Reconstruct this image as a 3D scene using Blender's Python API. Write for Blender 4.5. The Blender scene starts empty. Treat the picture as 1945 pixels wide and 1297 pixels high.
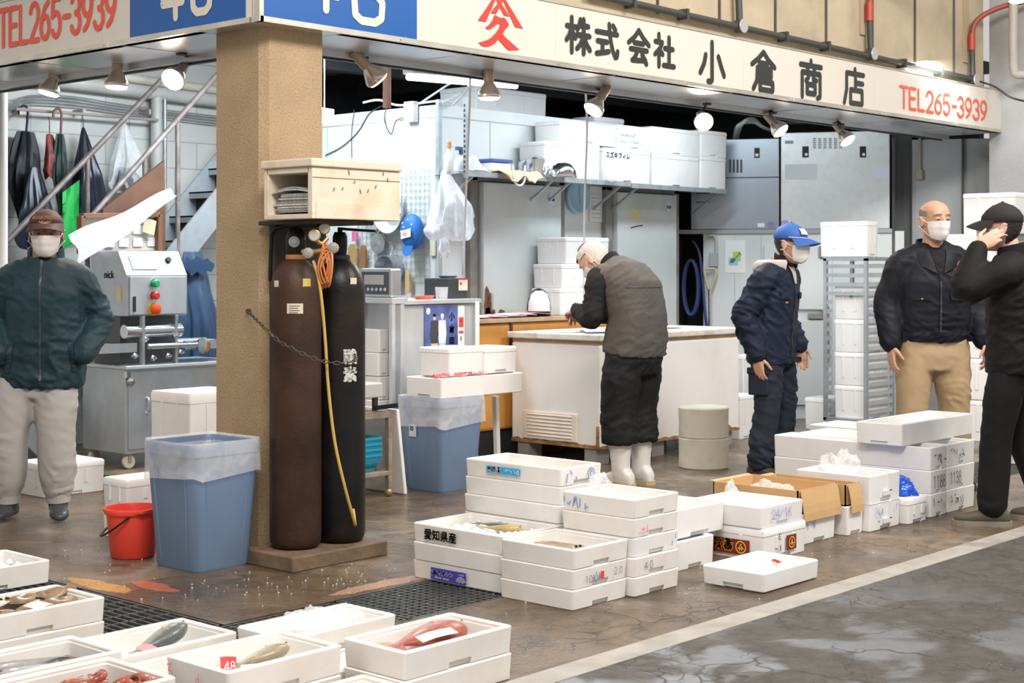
import bpy, bmesh, math, random
from math import sin, cos, pi, radians as R, atan2, sqrt
from mathutils import Vector as V, Matrix, noise
from mathutils.bvhtree import BVHTree
SC = bpy.context.scene
COL = SC.collection
random.seed(48)

# ---------------------------------------------------------------- camera
FPX, CAMH, YH, CX = 2900.0, 1.33, 505.0, 972.5      # focal length in px, lens height, horizon row, centre column (1945x1297)
FW = (cos(R(42)), sin(R(42))); RT = (sin(R(42)), -cos(R(42)))
CAM = (-4.43886, -5.53148)
cd = bpy.data.cameras.new('camera'); cam = bpy.data.objects.new('camera', cd); COL.objects.link(cam)
cam.location = (CAM[0], CAM[1], CAMH); cam.rotation_euler = (R(90), 0, R(42-90))
cd.sensor_width = 36.0; cd.lens = FPX/1945*36.0; cd.shift_y = -(648.5-YH)/1945
cd.clip_start = .05; cd.clip_end = 100
cd.dof.use_dof = True; cd.dof.focus_distance = 7.2; cd.dof.aperture_fstop = 6.3
SC.camera = cam
# ---------------------------------------------------------------- world, view, large lights
SC.view_settings.view_transform = 'Standard'; SC.view_settings.look = 'None'
SC.view_settings.gamma = 1.0; SC.view_settings.exposure = .42; SC.view_settings.use_curve_mapping = False
W = bpy.data.worlds.new('hall_ambient'); SC.world = W; W.use_nodes = True
W.node_tree.nodes['Background'].inputs[0].default_value = (1.0, .95, .90, 1)
W.node_tree.nodes['Background'].inputs[1].default_value = .46
def area_light(name, loc, target, sx, sy, power, color):
    l = bpy.data.lights.new(name, 'AREA'); l.shape = 'RECTANGLE'; l.size = sx; l.size_y = sy; l.energy = power; l.color = color
    o = bpy.data.objects.new(name, l); COL.objects.link(o); o.location = loc
    o.rotation_euler = (V(target)-V(loc)).to_track_quat('-Z', 'Y').to_euler(); return o
area_light('lane_light', (-2.6, -4.2, 5.2), (-.2, -.6, 0), 3.0, 1.2, 250, (1, .92, .85))
area_light('lane_light', (3.4, -4.6, 5.2), (4.0, -1.0, .4), 3.0, 1.2, 250, (1, .95, .90))
area_light('stall_light', (4.6, 1.1, 2.92), (4.6, 1.2, 0), 2.6, .25, 50, (.84, .93, 1.0))
area_light('stall_light', (2.2, 2.6, 2.92), (2.2, 2.6, 0), 1.6, .25, 36, (.82, .92, 1.0))
area_light('stall_light', (1.9, 2.4, 2.9), (1.9, 3.6, 1.4), 1.6, .3, 40, (.86, .94, 1.0))
area_light('stall_light', (6.3, .1, 2.9), (6.6, .4, 1.0), 1.2, .25, 26, (.88, .95, 1.0))

# ---------------------------------------------------------------- helpers: from the photograph's rows and columns to places in the hall
def D(px, py, d):
    X = (px-CX)/FPX*d
    return V((CAM[0]+d*FW[0]+X*RT[0], CAM[1]+d*FW[1]+X*RT[1], CAMH+(YH-py)/FPX*d))
def Z(px, py, z=0): return D(px, py, (CAMH-z)*FPX/(py-YH))
def PX(px, py, x): return D(px, py, (x-CAM[0])/(FW[0]+(px-CX)/FPX*RT[0]))
def PY(px, py, y): return D(px, py, (y-CAM[1])/(FW[1]+(px-CX)/FPX*RT[1]))
def heading(right, away): return atan2(right*RT[1]+away*FW[1], right*RT[0]+away*FW[0])

# ---------------------------------------------------------------- materials
MATS = {}
def mat(name, col, rough=.5, metal=0., var=0., vscale=8., dirt=None, dscale=3., damt=.5, emit=0., alpha=1., bump=0., bscale=40., spec=.5, coat=0., sss=0.):
    if name in MATS: return MATS[name]
    m = bpy.data.materials.new(name); m.use_nodes = True; nt = m.node_tree; b = nt.nodes['Principled BSDF']
    c = (*col, 1); b.inputs['Base Color'].default_value = c; b.inputs['Roughness'].default_value = rough; b.inputs['Metallic'].default_value = metal
    b.inputs['Specular IOR Level'].default_value = spec; b.inputs['Coat Weight'].default_value = coat
    if alpha < 1: b.inputs['Alpha'].default_value = alpha
    if emit: b.inputs['Emission Color'].default_value = c; b.inputs['Emission Strength'].default_value = emit
    if sss: b.inputs['Subsurface Weight'].default_value = sss; b.inputs['Subsurface Radius'].default_value = (.01, .005, .003)
    if var or dirt or bump:
        tc = nt.nodes.new('ShaderNodeTexCoord'); out = None
        def nz(scale, det=4.):
            n = nt.nodes.new('ShaderNodeTexNoise'); n.inputs['Scale'].default_value = scale; n.inputs['Detail'].default_value = det
            nt.links.new(tc.outputs['Object'], n.inputs['Vector']); return n
        if var:
            n = nz(vscale); r = nt.nodes.new('ShaderNodeValToRGB')
            r.color_ramp.elements[0].position = .3; r.color_ramp.elements[1].position = .7
            r.color_ramp.elements[0].color = (*[max(0, x*(1-var)) for x in col], 1); r.color_ramp.elements[1].color = (*[min(1, x*(1+var)) for x in col], 1)
            nt.links.new(n.outputs['Fac'], r.inputs['Fac']); out = r.outputs['Color']
        if dirt:
            n = nz(dscale, 8.); r = nt.nodes.new('ShaderNodeValToRGB')
            r.color_ramp.elements[0].position = .5; r.color_ramp.elements[1].position = .72
            r.color_ramp.elements[0].color = (0, 0, 0, 1); r.color_ramp.elements[1].color = (damt, damt, damt, 1)
            nt.links.new(n.outputs['Fac'], r.inputs['Fac'])
            mx = nt.nodes.new('ShaderNodeMix'); mx.data_type = 'RGBA'
            nt.links.new(r.outputs['Color'], mx.inputs['Factor'])
            if out: nt.links.new(out, mx.inputs['A'])
            else: mx.inputs['A'].default_value = c
            mx.inputs['B'].default_value = (*dirt, 1); out = mx.outputs['Result']
        if out: nt.links.new(out, b.inputs['Base Color'])
        if bump:
            n = nz(bscale, 6.); bp = nt.nodes.new('ShaderNodeBump'); bp.inputs['Strength'].default_value = bump; bp.inputs['Distance'].default_value = .02
            nt.links.new(n.outputs['Fac'], bp.inputs['Height']); nt.links.new(bp.outputs['Normal'], b.inputs['Normal'])
    MATS[name] = m; return m
def film(name, col, cover, rough=.25):          # thin see-through plastic
    if name in MATS: return MATS[name]
    m = bpy.data.materials.new(name); m.use_nodes = True; nt = m.node_tree; b = nt.nodes['Principled BSDF']
    b.inputs['Base Color'].default_value = (*col, 1); b.inputs['Roughness'].default_value = rough
    tc = nt.nodes.new('ShaderNodeTexCoord'); n = nt.nodes.new('ShaderNodeTexNoise'); n.inputs['Scale'].default_value = 9; n.inputs['Distortion'].default_value = .6
    nt.links.new(tc.outputs['Object'], n.inputs['Vector'])
    mr = nt.nodes.new('ShaderNodeMapRange'); mr.inputs['From Min'].default_value = .35; mr.inputs['From Max'].default_value = .65
    mr.inputs['To Min'].default_value = cover*.80; mr.inputs['To Max'].default_value = min(1, cover*1.2)
    nt.links.new(n.outputs['Fac'], mr.inputs['Value']); nt.links.new(mr.outputs['Result'], b.inputs['Alpha'])
    bp = nt.nodes.new('ShaderNodeBump'); bp.inputs['Strength'].default_value = .5; bp.inputs['Distance'].default_value = .02
    nt.links.new(n.outputs['Fac'], bp.inputs['Height']); nt.links.new(bp.outputs['Normal'], b.inputs['Normal'])
    MATS[name] = m; return m

FOAM = mat('foam_white', (.80, .80, .80), .55, var=.03, vscale=5, dirt=(.62, .60, .56), dscale=5, damt=.35, bump=.08, bscale=220)
FOAM2 = mat('foam_warm', (.78, .765, .73), .6, var=.04, vscale=5, dirt=(.55, .50, .42), dscale=4, damt=.45, bump=.08, bscale=220)
FOAM_OLD = mat('foam_aged', (.72, .63, .50), .65, var=.05, vscale=4, dirt=(.52, .36, .18), dscale=6, damt=.55, bump=.08, bscale=150)
STEEL = mat('brushed_steel', (.52, .56, .60), .34, .75, var=.1, vscale=6, dirt=(.30, .31, .32), dscale=2.5, damt=.5)
STEEL_L = mat('bright_steel', (.66, .70, .73), .38, .6, var=.08, vscale=4, dirt=(.50, .52, .52), dscale=7, damt=.4)
CHROME = mat('chrome', (.75, .76, .78), .15, 1.)
DARKM = mat('dark_metal', (.05, .05, .055), .45, .4)
GALV = mat('galvanised', (.42, .43, .43), .45, .6, var=.15, vscale=20)
BLACK = mat('black_plastic', (.008, .008, .009), .4, spec=.3)
WHITE_P = mat('white_plastic', (.80, .80, .79), .35)
PAPER = mat('paper', (.84, .84, .83), .7)
RED = mat('red_ink', (.75, .05, .05), .5)
PINK_INK = mat('pink_ink', (.85, .18, .38), .6)
BLUE_INK = mat('blue_ink', (.10, .22, .62), .6)
BLACK_INK = mat('black_ink', (.02, .02, .025), .6)
CARD = mat('cardboard', (.56, .36, .17), .75, var=.06, vscale=6)
WOOD = mat('old_wood', (.17, .115, .07), .7, var=.3, vscale=9, dirt=(.06, .045, .03), dscale=5, damt=.7, bump=.3, bscale=25)
BAG = film('clear_film', (.93, .94, .96), .34)
BAG_W = film('milky_film', (.88, .90, .94), .55, .35)
ICE = mat('crushed_ice', (.86, .90, .93), .18, spec=.6)

# ---------------------------------------------------------------- mesh helpers
class MB:
    def __init__(s): s.v = []; s.f = []; s.mi = []; s.m = 0
    def add(s, vs, fs):
        b = len(s.v); s.v += [V(p) for p in vs]
        for f in fs: s.f.append([i+b for i in f]); s.mi.append(s.m)
        return s
    def box(s, x0, x1, y0, y1, z0, z1, M=None):
        vs = [V((x, y, z)) for z in (z0, z1) for x, y in ((x0, y0), (x1, y0), (x1, y1), (x0, y1))]
        if M is not None: vs = [M @ p for p in vs]
        return s.add(vs, [(3, 2, 1, 0), (4, 5, 6, 7), (0, 1, 5, 4), (1, 2, 6, 5), (2, 3, 7, 6), (3, 0, 4, 7)])
    def bar(s, a, b, w, h=None, up=(0, 0, 1)):      # rectangular bar from a to b
        a, b = V(a), V(b); d = (b-a); L = d.length; d.normalize(); h = h or w
        u = V(up); u = V((1, 0, 0)) if abs(u.dot(d)) > .98 else u
        x = d.cross(u).normalized(); y = x.cross(d)
        M = Matrix(((x[0], y[0], d[0], a[0]), (x[1], y[1], d[1], a[1]), (x[2], y[2], d[2], a[2]), (0, 0, 0, 1)))
        return s.box(-w/2, w/2, -h/2, h/2, 0, L, M)
    def rings(s, rs, close=True, cap0=True, cap1=True):
        n = len(rs[0]); vs = [p for r in rs for p in r]; fs = []
        for i in range(len(rs)-1):
            for j in range(n if close else n-1):
                k = (j+1) % n; fs.append((i*n+j, i*n+k, (i+1)*n+k, (i+1)*n+j))
        if cap0: fs.append(tuple(range(n-1, -1, -1)))
        if cap1: fs.append(tuple(range((len(rs)-1)*n, len(rs)*n)))
        return s.add(vs, fs)
    def lathe(s, prof, c=(0, 0, 0), n=24, M=None, cap0=True, cap1=True):
        rs = [[V((r*cos(2*pi*j/n), r*sin(2*pi*j/n), z)) for j in range(n)] for r, z in prof]
        c = V(c); rs = [[(M @ p if M is not None else p)+c for p in r] for r in rs]
        return s.rings(rs, True, cap0, cap1)
    def tube(s, pts, r, n=8, sm=0, cap=True):
        pts = [V(p) for p in pts]
        if sm: pts = smooth_path(pts, sm)
        rs = []; prev = None
        for i, p in enumerate(pts):
            t = (pts[min(i+1, len(pts)-1)]-pts[max(i-1, 0)]).normalized()
            if prev is None: prev = t.orthogonal().normalized()
            u = (prev-t*prev.dot(t)).normalized(); prev = u; w = t.cross(u)
            rr = r[i] if isinstance(r, (list, tuple)) else r
            rs.append([p+u*rr*cos(2*pi*j/n)+w*rr*sin(2*pi*j/n) for j in range(n)])
        return s.rings(rs, True, cap, cap)
    def grid(s, g, thick=0., flip=False):           # g[i][j] points; thick > 0 closes it into a sheet
        ni, nj = len(g), len(g[0]); vs = [V(p) for r in g for p in r]
        fs = [(i*nj+j, i*nj+j+1, (i+1)*nj+j+1, (i+1)*nj+j) for i in range(ni-1) for j in range(nj-1)]
        if flip: fs = [f[::-1] for f in fs]
        if not thick: return s.add(vs, fs)
        nr = [V() for _ in vs]
        for f in fs:
            n = (vs[f[1]]-vs[f[0]]).cross(vs[f[3]]-vs[f[0]])
            for k in f: nr[k] += n
        N = len(vs); v2 = [p-(n.normalized() if n.length else n)*thick for p, n in zip(vs, nr)]
        bd = [j for j in range(nj)] + [i*nj+nj-1 for i in range(1, ni)] + [(ni-1)*nj+j for j in range(nj-2, -1, -1)] + [i*nj for i in range(ni-2, 0, -1)]
        side = [(bd[k], bd[k]+N, bd[(k+1) % len(bd)]+N, bd[(k+1) % len(bd)]) for k in range(len(bd))]
        if flip: side = [f[::-1] for f in side]
        return s.add(vs+v2, fs+[tuple(k+N for k in f[::-1]) for f in fs]+side)
    def ball(s, c, r, n=12, m=8, M=None):
        r = (r, r, r) if not isinstance(r, (list, tuple)) else r; rs = []
        for i in range(m+1):
            a = -pi/2+pi*min(max(i/m, .004), .996)
            rs.append([V((r[0]*cos(a)*cos(2*pi*j/n), r[1]*cos(a)*sin(2*pi*j/n), r[2]*sin(a))) for j in range(n)])
        c = V(c); return s.rings([[(M @ p if M is not None else p)+c for p in q] for q in rs])
    def mesh(s, name, mats, origin=(0, 0, 0), smooth=None):
        me = bpy.data.meshes.new(name); o = V(origin)
        me.from_pydata([p-o for p in s.v], [], s.f)
        for m in (mats if isinstance(mats, (list, tuple)) else [mats]): me.materials.append(m)
        me.polygons.foreach_set('material_index', s.mi)
        bm = bmesh.new(); bm.from_mesh(me); bmesh.ops.remove_doubles(bm, verts=bm.verts, dist=1e-5)
        bmesh.ops.recalc_face_normals(bm, faces=bm.faces); bm.to_mesh(me); bm.free()
        if smooth is not None: shade(me, smooth)
        me.update(); return me
    def build(s, name, mats, parent=None, origin=(0, 0, 0), smooth=None, bevel=0.):
        me = s.mesh(name, mats, origin, smooth); return link(name, me, parent, origin, bevel)
def shade(me, ang):
    me.polygons.foreach_set('use_smooth', [True]*len(me.polygons))
    if ang < 179:
        bm = bmesh.new(); bm.from_mesh(me); a = R(ang)
        for e in bm.edges:
            if len(e.link_faces) == 2 and e.calc_face_angle(0) > a: e.smooth = False
        bm.to_mesh(me); bm.free()
def link(name, me, parent=None, origin=(0, 0, 0), bevel=0.):
    o = bpy.data.objects.new(name, me); COL.objects.link(o)
    if parent is None: o.location = origin
    else: o.parent = parent
    if bevel:
        b = o.modifiers.new('edge', 'BEVEL'); b.width = bevel; b.segments = 2; b.limit_method = 'ANGLE'; b.angle_limit = R(40)
    return o
def smooth_path(pts, k):
    out = []; n = len(pts)
    for i in range(n-1):
        p0, p1, p2, p3 = pts[max(i-1, 0)], pts[i], pts[i+1], pts[min(i+2, n-1)]
        for j in range(k):
            t = j/k; out.append(.5*((2*p1)+(p2-p0)*t+(2*p0-5*p1+4*p2-p3)*t*t+(3*p1-p0-3*p2+p3)*t**3))
    out.append(pts[-1]); return out
def tag(o, label=None, cat=None, group=None, kind=None):
    for k, x in (('label', label), ('category', cat), ('group', group), ('kind', kind)):
        if x: o[k] = x
    return o
def thing(name, label, cat, loc=(0, 0, 0), rotz=0., group=None):
    o = bpy.data.objects.new(name, None); COL.objects.link(o); o.location = loc; o.rotation_euler = (0, 0, rotz); o.empty_display_size = .05
    return tag(o, label, cat, group)
def frame(origin, xdir, normal):                  # matrix: local x along xdir, local z along normal
    x = V(xdir).normalized(); z = V(normal).normalized(); y = z.cross(x).normalized(); x = y.cross(z)
    return Matrix(((x[0], y[0], z[0], origin[0]), (x[1], y[1], z[1], origin[1]), (x[2], y[2], z[2], origin[2]), (0, 0, 0, 1)))
FX = lambda p: frame(p, (0, -1, 0), (-1, 0, 0))   # writing on a face that looks towards -X (reads left to right)
FY = lambda p: frame(p, (1, 0, 0), (0, -1, 0))    # writing on a face that looks towards -Y

# ---------------------------------------------------------------- lettering
def strokes(mb, polys, M, w, cap=True, n=8):
    """painted strokes with round ends; every polyline is a list of 2-D points"""
    k = 0
    for pl in polys:
        k += 1; pts = [V((p[0], p[1], k*1.5e-4)) for p in pl]
        for a, b in zip(pts, pts[1:]):
            k += .12; d = b-a; a = a+V((0, 0, k*1.5e-4)); b = b+V((0, 0, k*1.5e-4))
            if d.length < 1e-6: continue
            q = V((-d.y, d.x, 0)).normalized()*w/2
            mb.add([M @ (a-q), M @ (b-q), M @ (b+q), M @ (a+q)], [(0, 1, 2, 3)])
        for p in pts:
            mb.add([M @ (p+V((cos(2*pi*j/n), sin(2*pi*j/n), 1.5e-4))*w/2) for j in range(n)], [tuple(range(n))])
def arc(cx, cy, rx, ry, a0, a1, n=9): return [(cx+rx*cos(R(a0+(a1-a0)*i/n)), cy+ry*sin(R(a0+(a1-a0)*i/n))) for i in range(n+1)]
G = {
 '株': [[(5, 73), (43, 73)], [(25, 98), (25, 2)], [(23, 68), (15, 48), (4, 34)], [(27, 60), (40, 42)], [(60, 96), (56, 82), (48, 68)], [(56, 80), (93, 80)], [(46, 53), (98, 53)], [(73, 98), (73, 2)], [(71, 50), (62, 30), (46, 14)], [(75, 50), (84, 30), (99, 14)]],
 '式': [[(6, 72), (95, 72)], [(60, 98), (62, 72), (68, 45), (76, 22), (86, 6), (93, 8), (96, 24)], [(76, 96), (87, 84)], [(10, 46), (52, 46)], [(31, 46), (31, 16)], [(6, 10), (34, 15), (58, 20)]],
 '会': [[(50, 97), (34, 78), (5, 57)], [(50, 97), (68, 78), (96, 57)], [(30, 59), (71, 59)], [(13, 40), (87, 40)], [(44, 38), (36, 22), (24, 9)], [(20, 8), (50, 9), (80, 12)], [(64, 28), (74, 16), (84, 1)]],
 '社': [[(24, 97), (24, 80)], [(6, 74), (41, 74), (30, 56), (5, 36)], [(24, 52), (24, 2)], [(29, 50), (43, 38)], [(52, 58), (93, 58)], [(73, 92), (73, 8)], [(46, 7), (99, 7)]],
 '小': [[(50, 98), (50, 8), (46, 4), (36, 4)], [(27, 66), (22, 46), (8, 22)], [(73, 66), (82, 46), (94, 22)]],
 '倉': [[(50, 98), (30, 80), (5, 64)], [(50, 98), (70, 80), (95, 64)], [(34, 70), (66, 70)], [(26, 58), (80, 58), (80, 36), (26, 36)], [(26, 47), (80, 47)], [(26, 58), (24, 26), (10, 4)], [(36, 24), (86, 24), (86, 4), (36, 4), (36, 24)]],
 '商': [[(50, 99), (50, 87)], [(5, 86), (95, 86)], [(33, 82), (38, 71)], [(67, 82), (62, 71)], [(12, 3), (12, 67), (89, 67), (89, 8), (78, 4)], [(42, 64), (38, 54), (28, 46)], [(60, 64), (60, 51), (74, 49)], [(33, 37), (67, 37), (67, 14), (33, 14), (33, 37)]],
 '店': [[(55, 99), (55, 88)], [(16, 86), (96, 86)], [(16, 86), (16, 42), (5, 4)], [(57, 76), (57, 42)], [(57, 62), (92, 62)], [(34, 42), (88, 42), (88, 6), (34, 6), (34, 42)]],
 'T': [[(0, 100), (60, 100)], [(30, 100), (30, 0)]], 'E': [[(54, 100), (6, 100), (6, 0), (56, 0)], [(6, 52), (48, 52)]], 'L': [[(6, 100), (6, 0), (54, 0)]],
 '2': [arc(30, 72, 26, 28, 170, -20)+[(48, 48), (4, 0), (58, 0)]], '6': [[(50, 96), (28, 84), (10, 56), (4, 32)], arc(30, 30, 26, 30, 0, 360, 14)],
 '5': [[(54, 100), (12, 100), (7, 54)]+arc(30, 32, 26, 32, 125, -150, 10)], '3': [arc(29, 75, 24, 25, 160, -85), arc(29, 27, 27, 27, 90, -160)], '9': [arc(30, 70, 26, 30, 0, 360, 14), [(56, 68), (50, 44), (32, 16), (12, 4)]],
 '-': [[(10, 48), (46, 48)]], '4': [[(44, 0), (44, 100), (2, 30), (62, 30)]], '8': [arc(30, 75, 22, 24, 0, 360, 14), arc(30, 26, 27, 27, 0, 360, 14)], '0': [arc(30, 50, 26, 50, 0, 360, 16)], '4b': [[(48, 0), (48, 100), (30, 100), (2, 34), (2, 28), (72, 28)], [(48, 6), (48, 60)]], '8b': [[(20, 0), (46, 0), (58, 10), (60, 40), (50, 52), (16, 52), (6, 40), (8, 10), (20, 0)], [(20, 52), (10, 62), (10, 90), (20, 100), (46, 100), (56, 90), (56, 62), (46, 52)]],
 '1': [[(14, 82), (32, 100), (32, 0)]],
 '7': [[(4, 100), (56, 100), (22, 0)]], '.': [[(10, 1), (11, 0)]], 'K': [[(6, 100), (6, 0)], [(52, 100), (8, 44)], [(20, 56), (54, 0)]], '/': [[(0, 0), (44, 100)]], ' ': [],
 'サ': [[(5, 66), (95, 66)], [(32, 92), (32, 38)], [(68, 92), (68, 50), (60, 22), (36, 4)]],
 'logo': [[(48, 100), (28, 76), (4, 56)], [(48, 100), (70, 74), (97, 57)], [(46, 86), (28, 62)], [(50, 84), (70, 62)], [(40, 58), (30, 44), (14, 32)], [(36, 46), (72, 46), (56, 24), (36, 8), (6, 0)], [(48, 30), (64, 14), (94, -2)]],
}
def glyph(mb, ch, M, h, w=None, sw=10, adv=None):
    w = w or h; S = Matrix.Diagonal((w/100, h/100, 1, 1))
    k = [[(p[0]*w/100, p[1]*h/100) for p in pl] for pl in G[ch]]
    strokes(mb, k, M, sw*h/100)
def write_strokes(mb, text, M, h, aspect=1., sw=12, step=.74):
    x = 0
    for ch in text:
        glyph(mb, ch, M @ Matrix.Translation((x, 0, 0)), h, h*aspect, sw); x += h*aspect*step*(.78 if ch == '-' else .45 if ch in './ ' else 1)
    return x
def text_mesh(mb, s, M, size, squeeze=1., bold=0., align='LEFT'):
    c = bpy.data.curves.new('t', 'FONT'); c.body = s; c.size = size; c.align_x = align; c.resolution_u = 3
    o = bpy.data.objects.new('t', c); COL.objects.link(o); dg = bpy.context.evaluated_depsgraph_get(); dg.update()
    me = bpy.data.meshes.new_from_object(o.evaluated_get(dg))
    vs = [v.co.copy() for v in me.vertices]; fs = [tuple(p.vertices) for p in me.polygons]
    for dx in ((0,) if not bold else (-bold, bold)):
        for dy in ((0,) if not bold else (-bold, bold)):
            mb.add([M @ V((p.x*squeeze+dx, p.y+dy, p.z)) for p in vs], fs)
    bpy.data.objects.remove(o); bpy.data.curves.remove(c); bpy.data.meshes.remove(me)
def scribble(mb, M, w, h, seed, sw=.006, n=3):     # hasty pen marks nobody could read
    rnd = random.Random(seed); pl = []
    for i in range(n):
        x = w*i/n; pl.append([(x+rnd.uniform(0, w/n), h*rnd.random()) for _ in range(rnd.choice((2, 3, 4)))])
    strokes(mb, pl, M, sw, n=6)
# ================================================================ the setting
def struct(o): o['kind'] = 'structure'; return o
def floor_material():
    m = bpy.data.materials.new('market_floor'); m.use_nodes = True; nt = m.node_tree; L = nt.links.new; b = nt.nodes['Principled BSDF']
    N = nt.nodes.new; tc = N('ShaderNodeTexCoord'); sep = N('ShaderNodeSeparateXYZ'); L(tc.outputs['Object'], sep.inputs[0])
    def noise_(sc, det=6, dist=0., vec=None):
        n = N('ShaderNodeTexNoise'); n.inputs['Scale'].default_value = sc; n.inputs['Detail'].default_value = det; n.inputs['Distortion'].default_value = dist
        L(vec or tc.outputs['Object'], n.inputs['Vector']); return n.outputs['Fac']
    def ramp(f, stops):
        r = N('ShaderNodeValToRGB'); e = r.color_ramp.elements
        while len(e) < len(stops): e.new(.5)
        for x, (p, c) in zip(e, stops): x.position = p; x.color = (*c, 1) if len(c) == 3 else c
        L(f, r.inputs['Fac']); return r.outputs['Color']
    def mix(f, a, c, mode='MIX'):
        x = N('ShaderNodeMix'); x.data_type = 'RGBA'; x.blend_type = mode
        for k, v_ in (('Factor', f), ('A', a), ('B', c)):
            if isinstance(v_, (int, float)): x.inputs[k].default_value = v_
            elif isinstance(v_, tuple): x.inputs[k].default_value = (*v_, 1)
            else: L(v_, x.inputs[k])
        return x.outputs['Result']
    def math_(op, a, c, clamp=False):
        x = N('ShaderNodeMath'); x.operation = op; x.use_clamp = clamp
        for i, v_ in enumerate((a, c)):
            if isinstance(v_, (int, float)): x.inputs[i].default_value = v_
            else: L(v_, x.inputs[i])
        return x.outputs[0]
    # stall side: worn brown concrete, wet; lane side: cracked grey asphalt with pale dried patches
    conc = ramp(noise_(1.6, 8, .6), [(.28, (.075, .054, .034)), (.5, (.150, .105, .066)), (.72, (.26, .195, .13))])
    conc = mix(ramp(noise_(7, 8, 1.2), [(.48, (0, 0, 0)), (.66, (.6, .6, .6))]), conc, (.060, .046, .032))
    conc = mix(ramp(noise_(2.3, 5, 1.), [(.58, (0, 0, 0)), (.70, (.35, .35, .35))]), conc, (.36, .35, .34))
    asp = ramp(noise_(14, 8), [(.3, (.050, .047, .042)), (.7, (.092, .087, .078))])
    pale = ramp(noise_(2.6, 12, .5), [(.49, (0, 0, 0)), (.57, (1, 1, 1))])
    xf = N('ShaderNodeMapRange'); L(sep.outputs['X'], xf.inputs['Value']); xf.inputs['From Min'].default_value = 1.6; xf.inputs['From Max'].default_value = -.6
    pale_f = math_('MULTIPLY', pale, math_('MULTIPLY', xf.outputs[0], .9))
    asp = mix(pale_f, asp, (.27, .295, .33))
    lane = N('ShaderNodeMapRange'); L(sep.outputs['Y'], lane.inputs['Value']); lane.inputs['From Min'].default_value = -2.30; lane.inputs['From Max'].default_value = -2.34
    # cracks
    wv = N('ShaderNodeVectorMath'); wv.operation = 'ADD'
    nn = N('ShaderNodeTexNoise'); nn.inputs['Scale'].default_value = 6; L(tc.outputs['Object'], nn.inputs['Vector'])
    sc_ = N('ShaderNodeVectorMath'); sc_.operation = 'SCALE'; sc_.inputs['Scale'].default_value = .22; L(nn.outputs['Color'], sc_.inputs[0])
    L(tc.outputs['Object'], wv.inputs[0]); L(sc_.outputs[0], wv.inputs[1])
    cracks = None
    for scl, wd in ((3.0, .026), (9.0, .045)):
        vo = N('ShaderNodeTexVoronoi'); vo.feature = 'DISTANCE_TO_EDGE'; vo.inputs['Scale'].default_value = scl; L(wv.outputs[0], vo.inputs['Vector'])
        c = ramp(vo.outputs['Distance'], [(0, (1, 1, 1)), (wd, (0, 0, 0))])
        c = math_('MULTIPLY', c, ramp(noise_(2.0 if scl < 5 else 3.5, 3), [(.42 if scl < 5 else .5, (0, 0, 0)), (.56 if scl < 5 else .6, (1, 1, 1))]))
        cracks = c if cracks is None else math_('MAXIMUM', cracks, c)
    crack_y = N('ShaderNodeMapRange'); L(sep.outputs['Y'], crack_y.inputs['Value']); crack_y.inputs['From Min'].default_value = -1.5; crack_y.inputs['From Max'].default_value = -2.1
    crk = math_('MULTIPLY', cracks, crack_y.outputs[0], True)
    col = mix(lane.outputs[0], conc, asp); col = mix(math_('MULTIPLY', crk, .95), col, (.035, .03, .026))
    # coloured paint left on the concrete beside the drain
    def patch(x, y, rx, ry, c, colr):
        dx = math_('DIVIDE', math_('SUBTRACT', sep.outputs['X'], x), rx); dy = math_('DIVIDE', math_('SUBTRACT', sep.outputs['Y'], y), ry)
        d = math_('ADD', math_('MULTIPLY', dx, dx), math_('MULTIPLY', dy, dy)); d = math_('ADD', d, math_('MULTIPLY', math_('SUBTRACT', noise_(9, 5), .5), 2.2))
        return mix(ramp(d, [(.75, (.8, .8, .8)), (1.1, (0, 0, 0))]), c, colr)
    col = patch(-.86, .00, .06, .23, col, (.62, .30, .05)); col = patch(-.72, -.18, .05, .16, col, (.55, .14, .07)); col = patch(-.02, -.86, .34, .055, col, (.50, .30, .20))
    L(col, b.inputs['Base Color'])
    wet = noise_(1.1, 5, .8)
    rc = ramp(wet, [(.38, (.05, .05, .05)), (.54, (.17, .17, .17)), (.68, (.5, .5, .5))]); ra = ramp(noise_(5, 6), [(.35, (.38, .38, .38)), (.65, (.7, .7, .7))])
    L(mix(lane.outputs[0], rc, ra), b.inputs['Roughness']); b.inputs['Specular IOR Level'].default_value = .5
    bp = N('ShaderNodeBump'); bp.inputs['Strength'].default_value = .5; bp.inputs['Distance'].default_value = .016
    h = math_('SUBTRACT', math_('ADD', math_('ADD', noise_(60, 8), math_('MULTIPLY', noise_(150, 3), .35)), math_('MULTIPLY', noise_(10, 4), .8)), math_('MULTIPLY', crk, .8))
    L(h, bp.inputs['Height']); L(bp.outputs['Normal'], b.inputs['Normal']); return m
FLOOR = floor_material()
GX0, GX1, GY0, GY1 = -1.385, -.945, -1.40, -.95          # the drain runs round the stall's corner
mb = MB()
def rect(x0, x1, y0, y1, z=0): mb.add([(x0, y0, z), (x1, y0, z), (x1, y1, z), (x0, y1, z)], [(0, 1, 2, 3)])
rect(-9, 14, -9, GY0); rect(-9, GX0, GY0, 9); rect(GX1, 14, GY1, 9)
struct(mb.build('floor', FLOOR))
mb = MB(); mb.box(GX0-.02, 14, GY0-.02, GY1+.02, -.30, -.28); mb.box(GX0-.02, GX1+.02, GY1, 9, -.30, -.28)
for a in ((GX0-.02, 14, GY0-.02, GY0), (GX1, 14, GY1, GY1+.02), (GX0-.02, GX0, GY0, 9), (GX1, GX1+.02, GY1+.02, 9)): mb.box(*a, -.30, -.002)
struct(mb.build('floor_drain_channel', mat('drain_dark', (.03, .03, .028), .5)))
GRATE = mat('grating_iron', (.16, .17, .165), .38, .6, var=.3, vscale=30)
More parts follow.
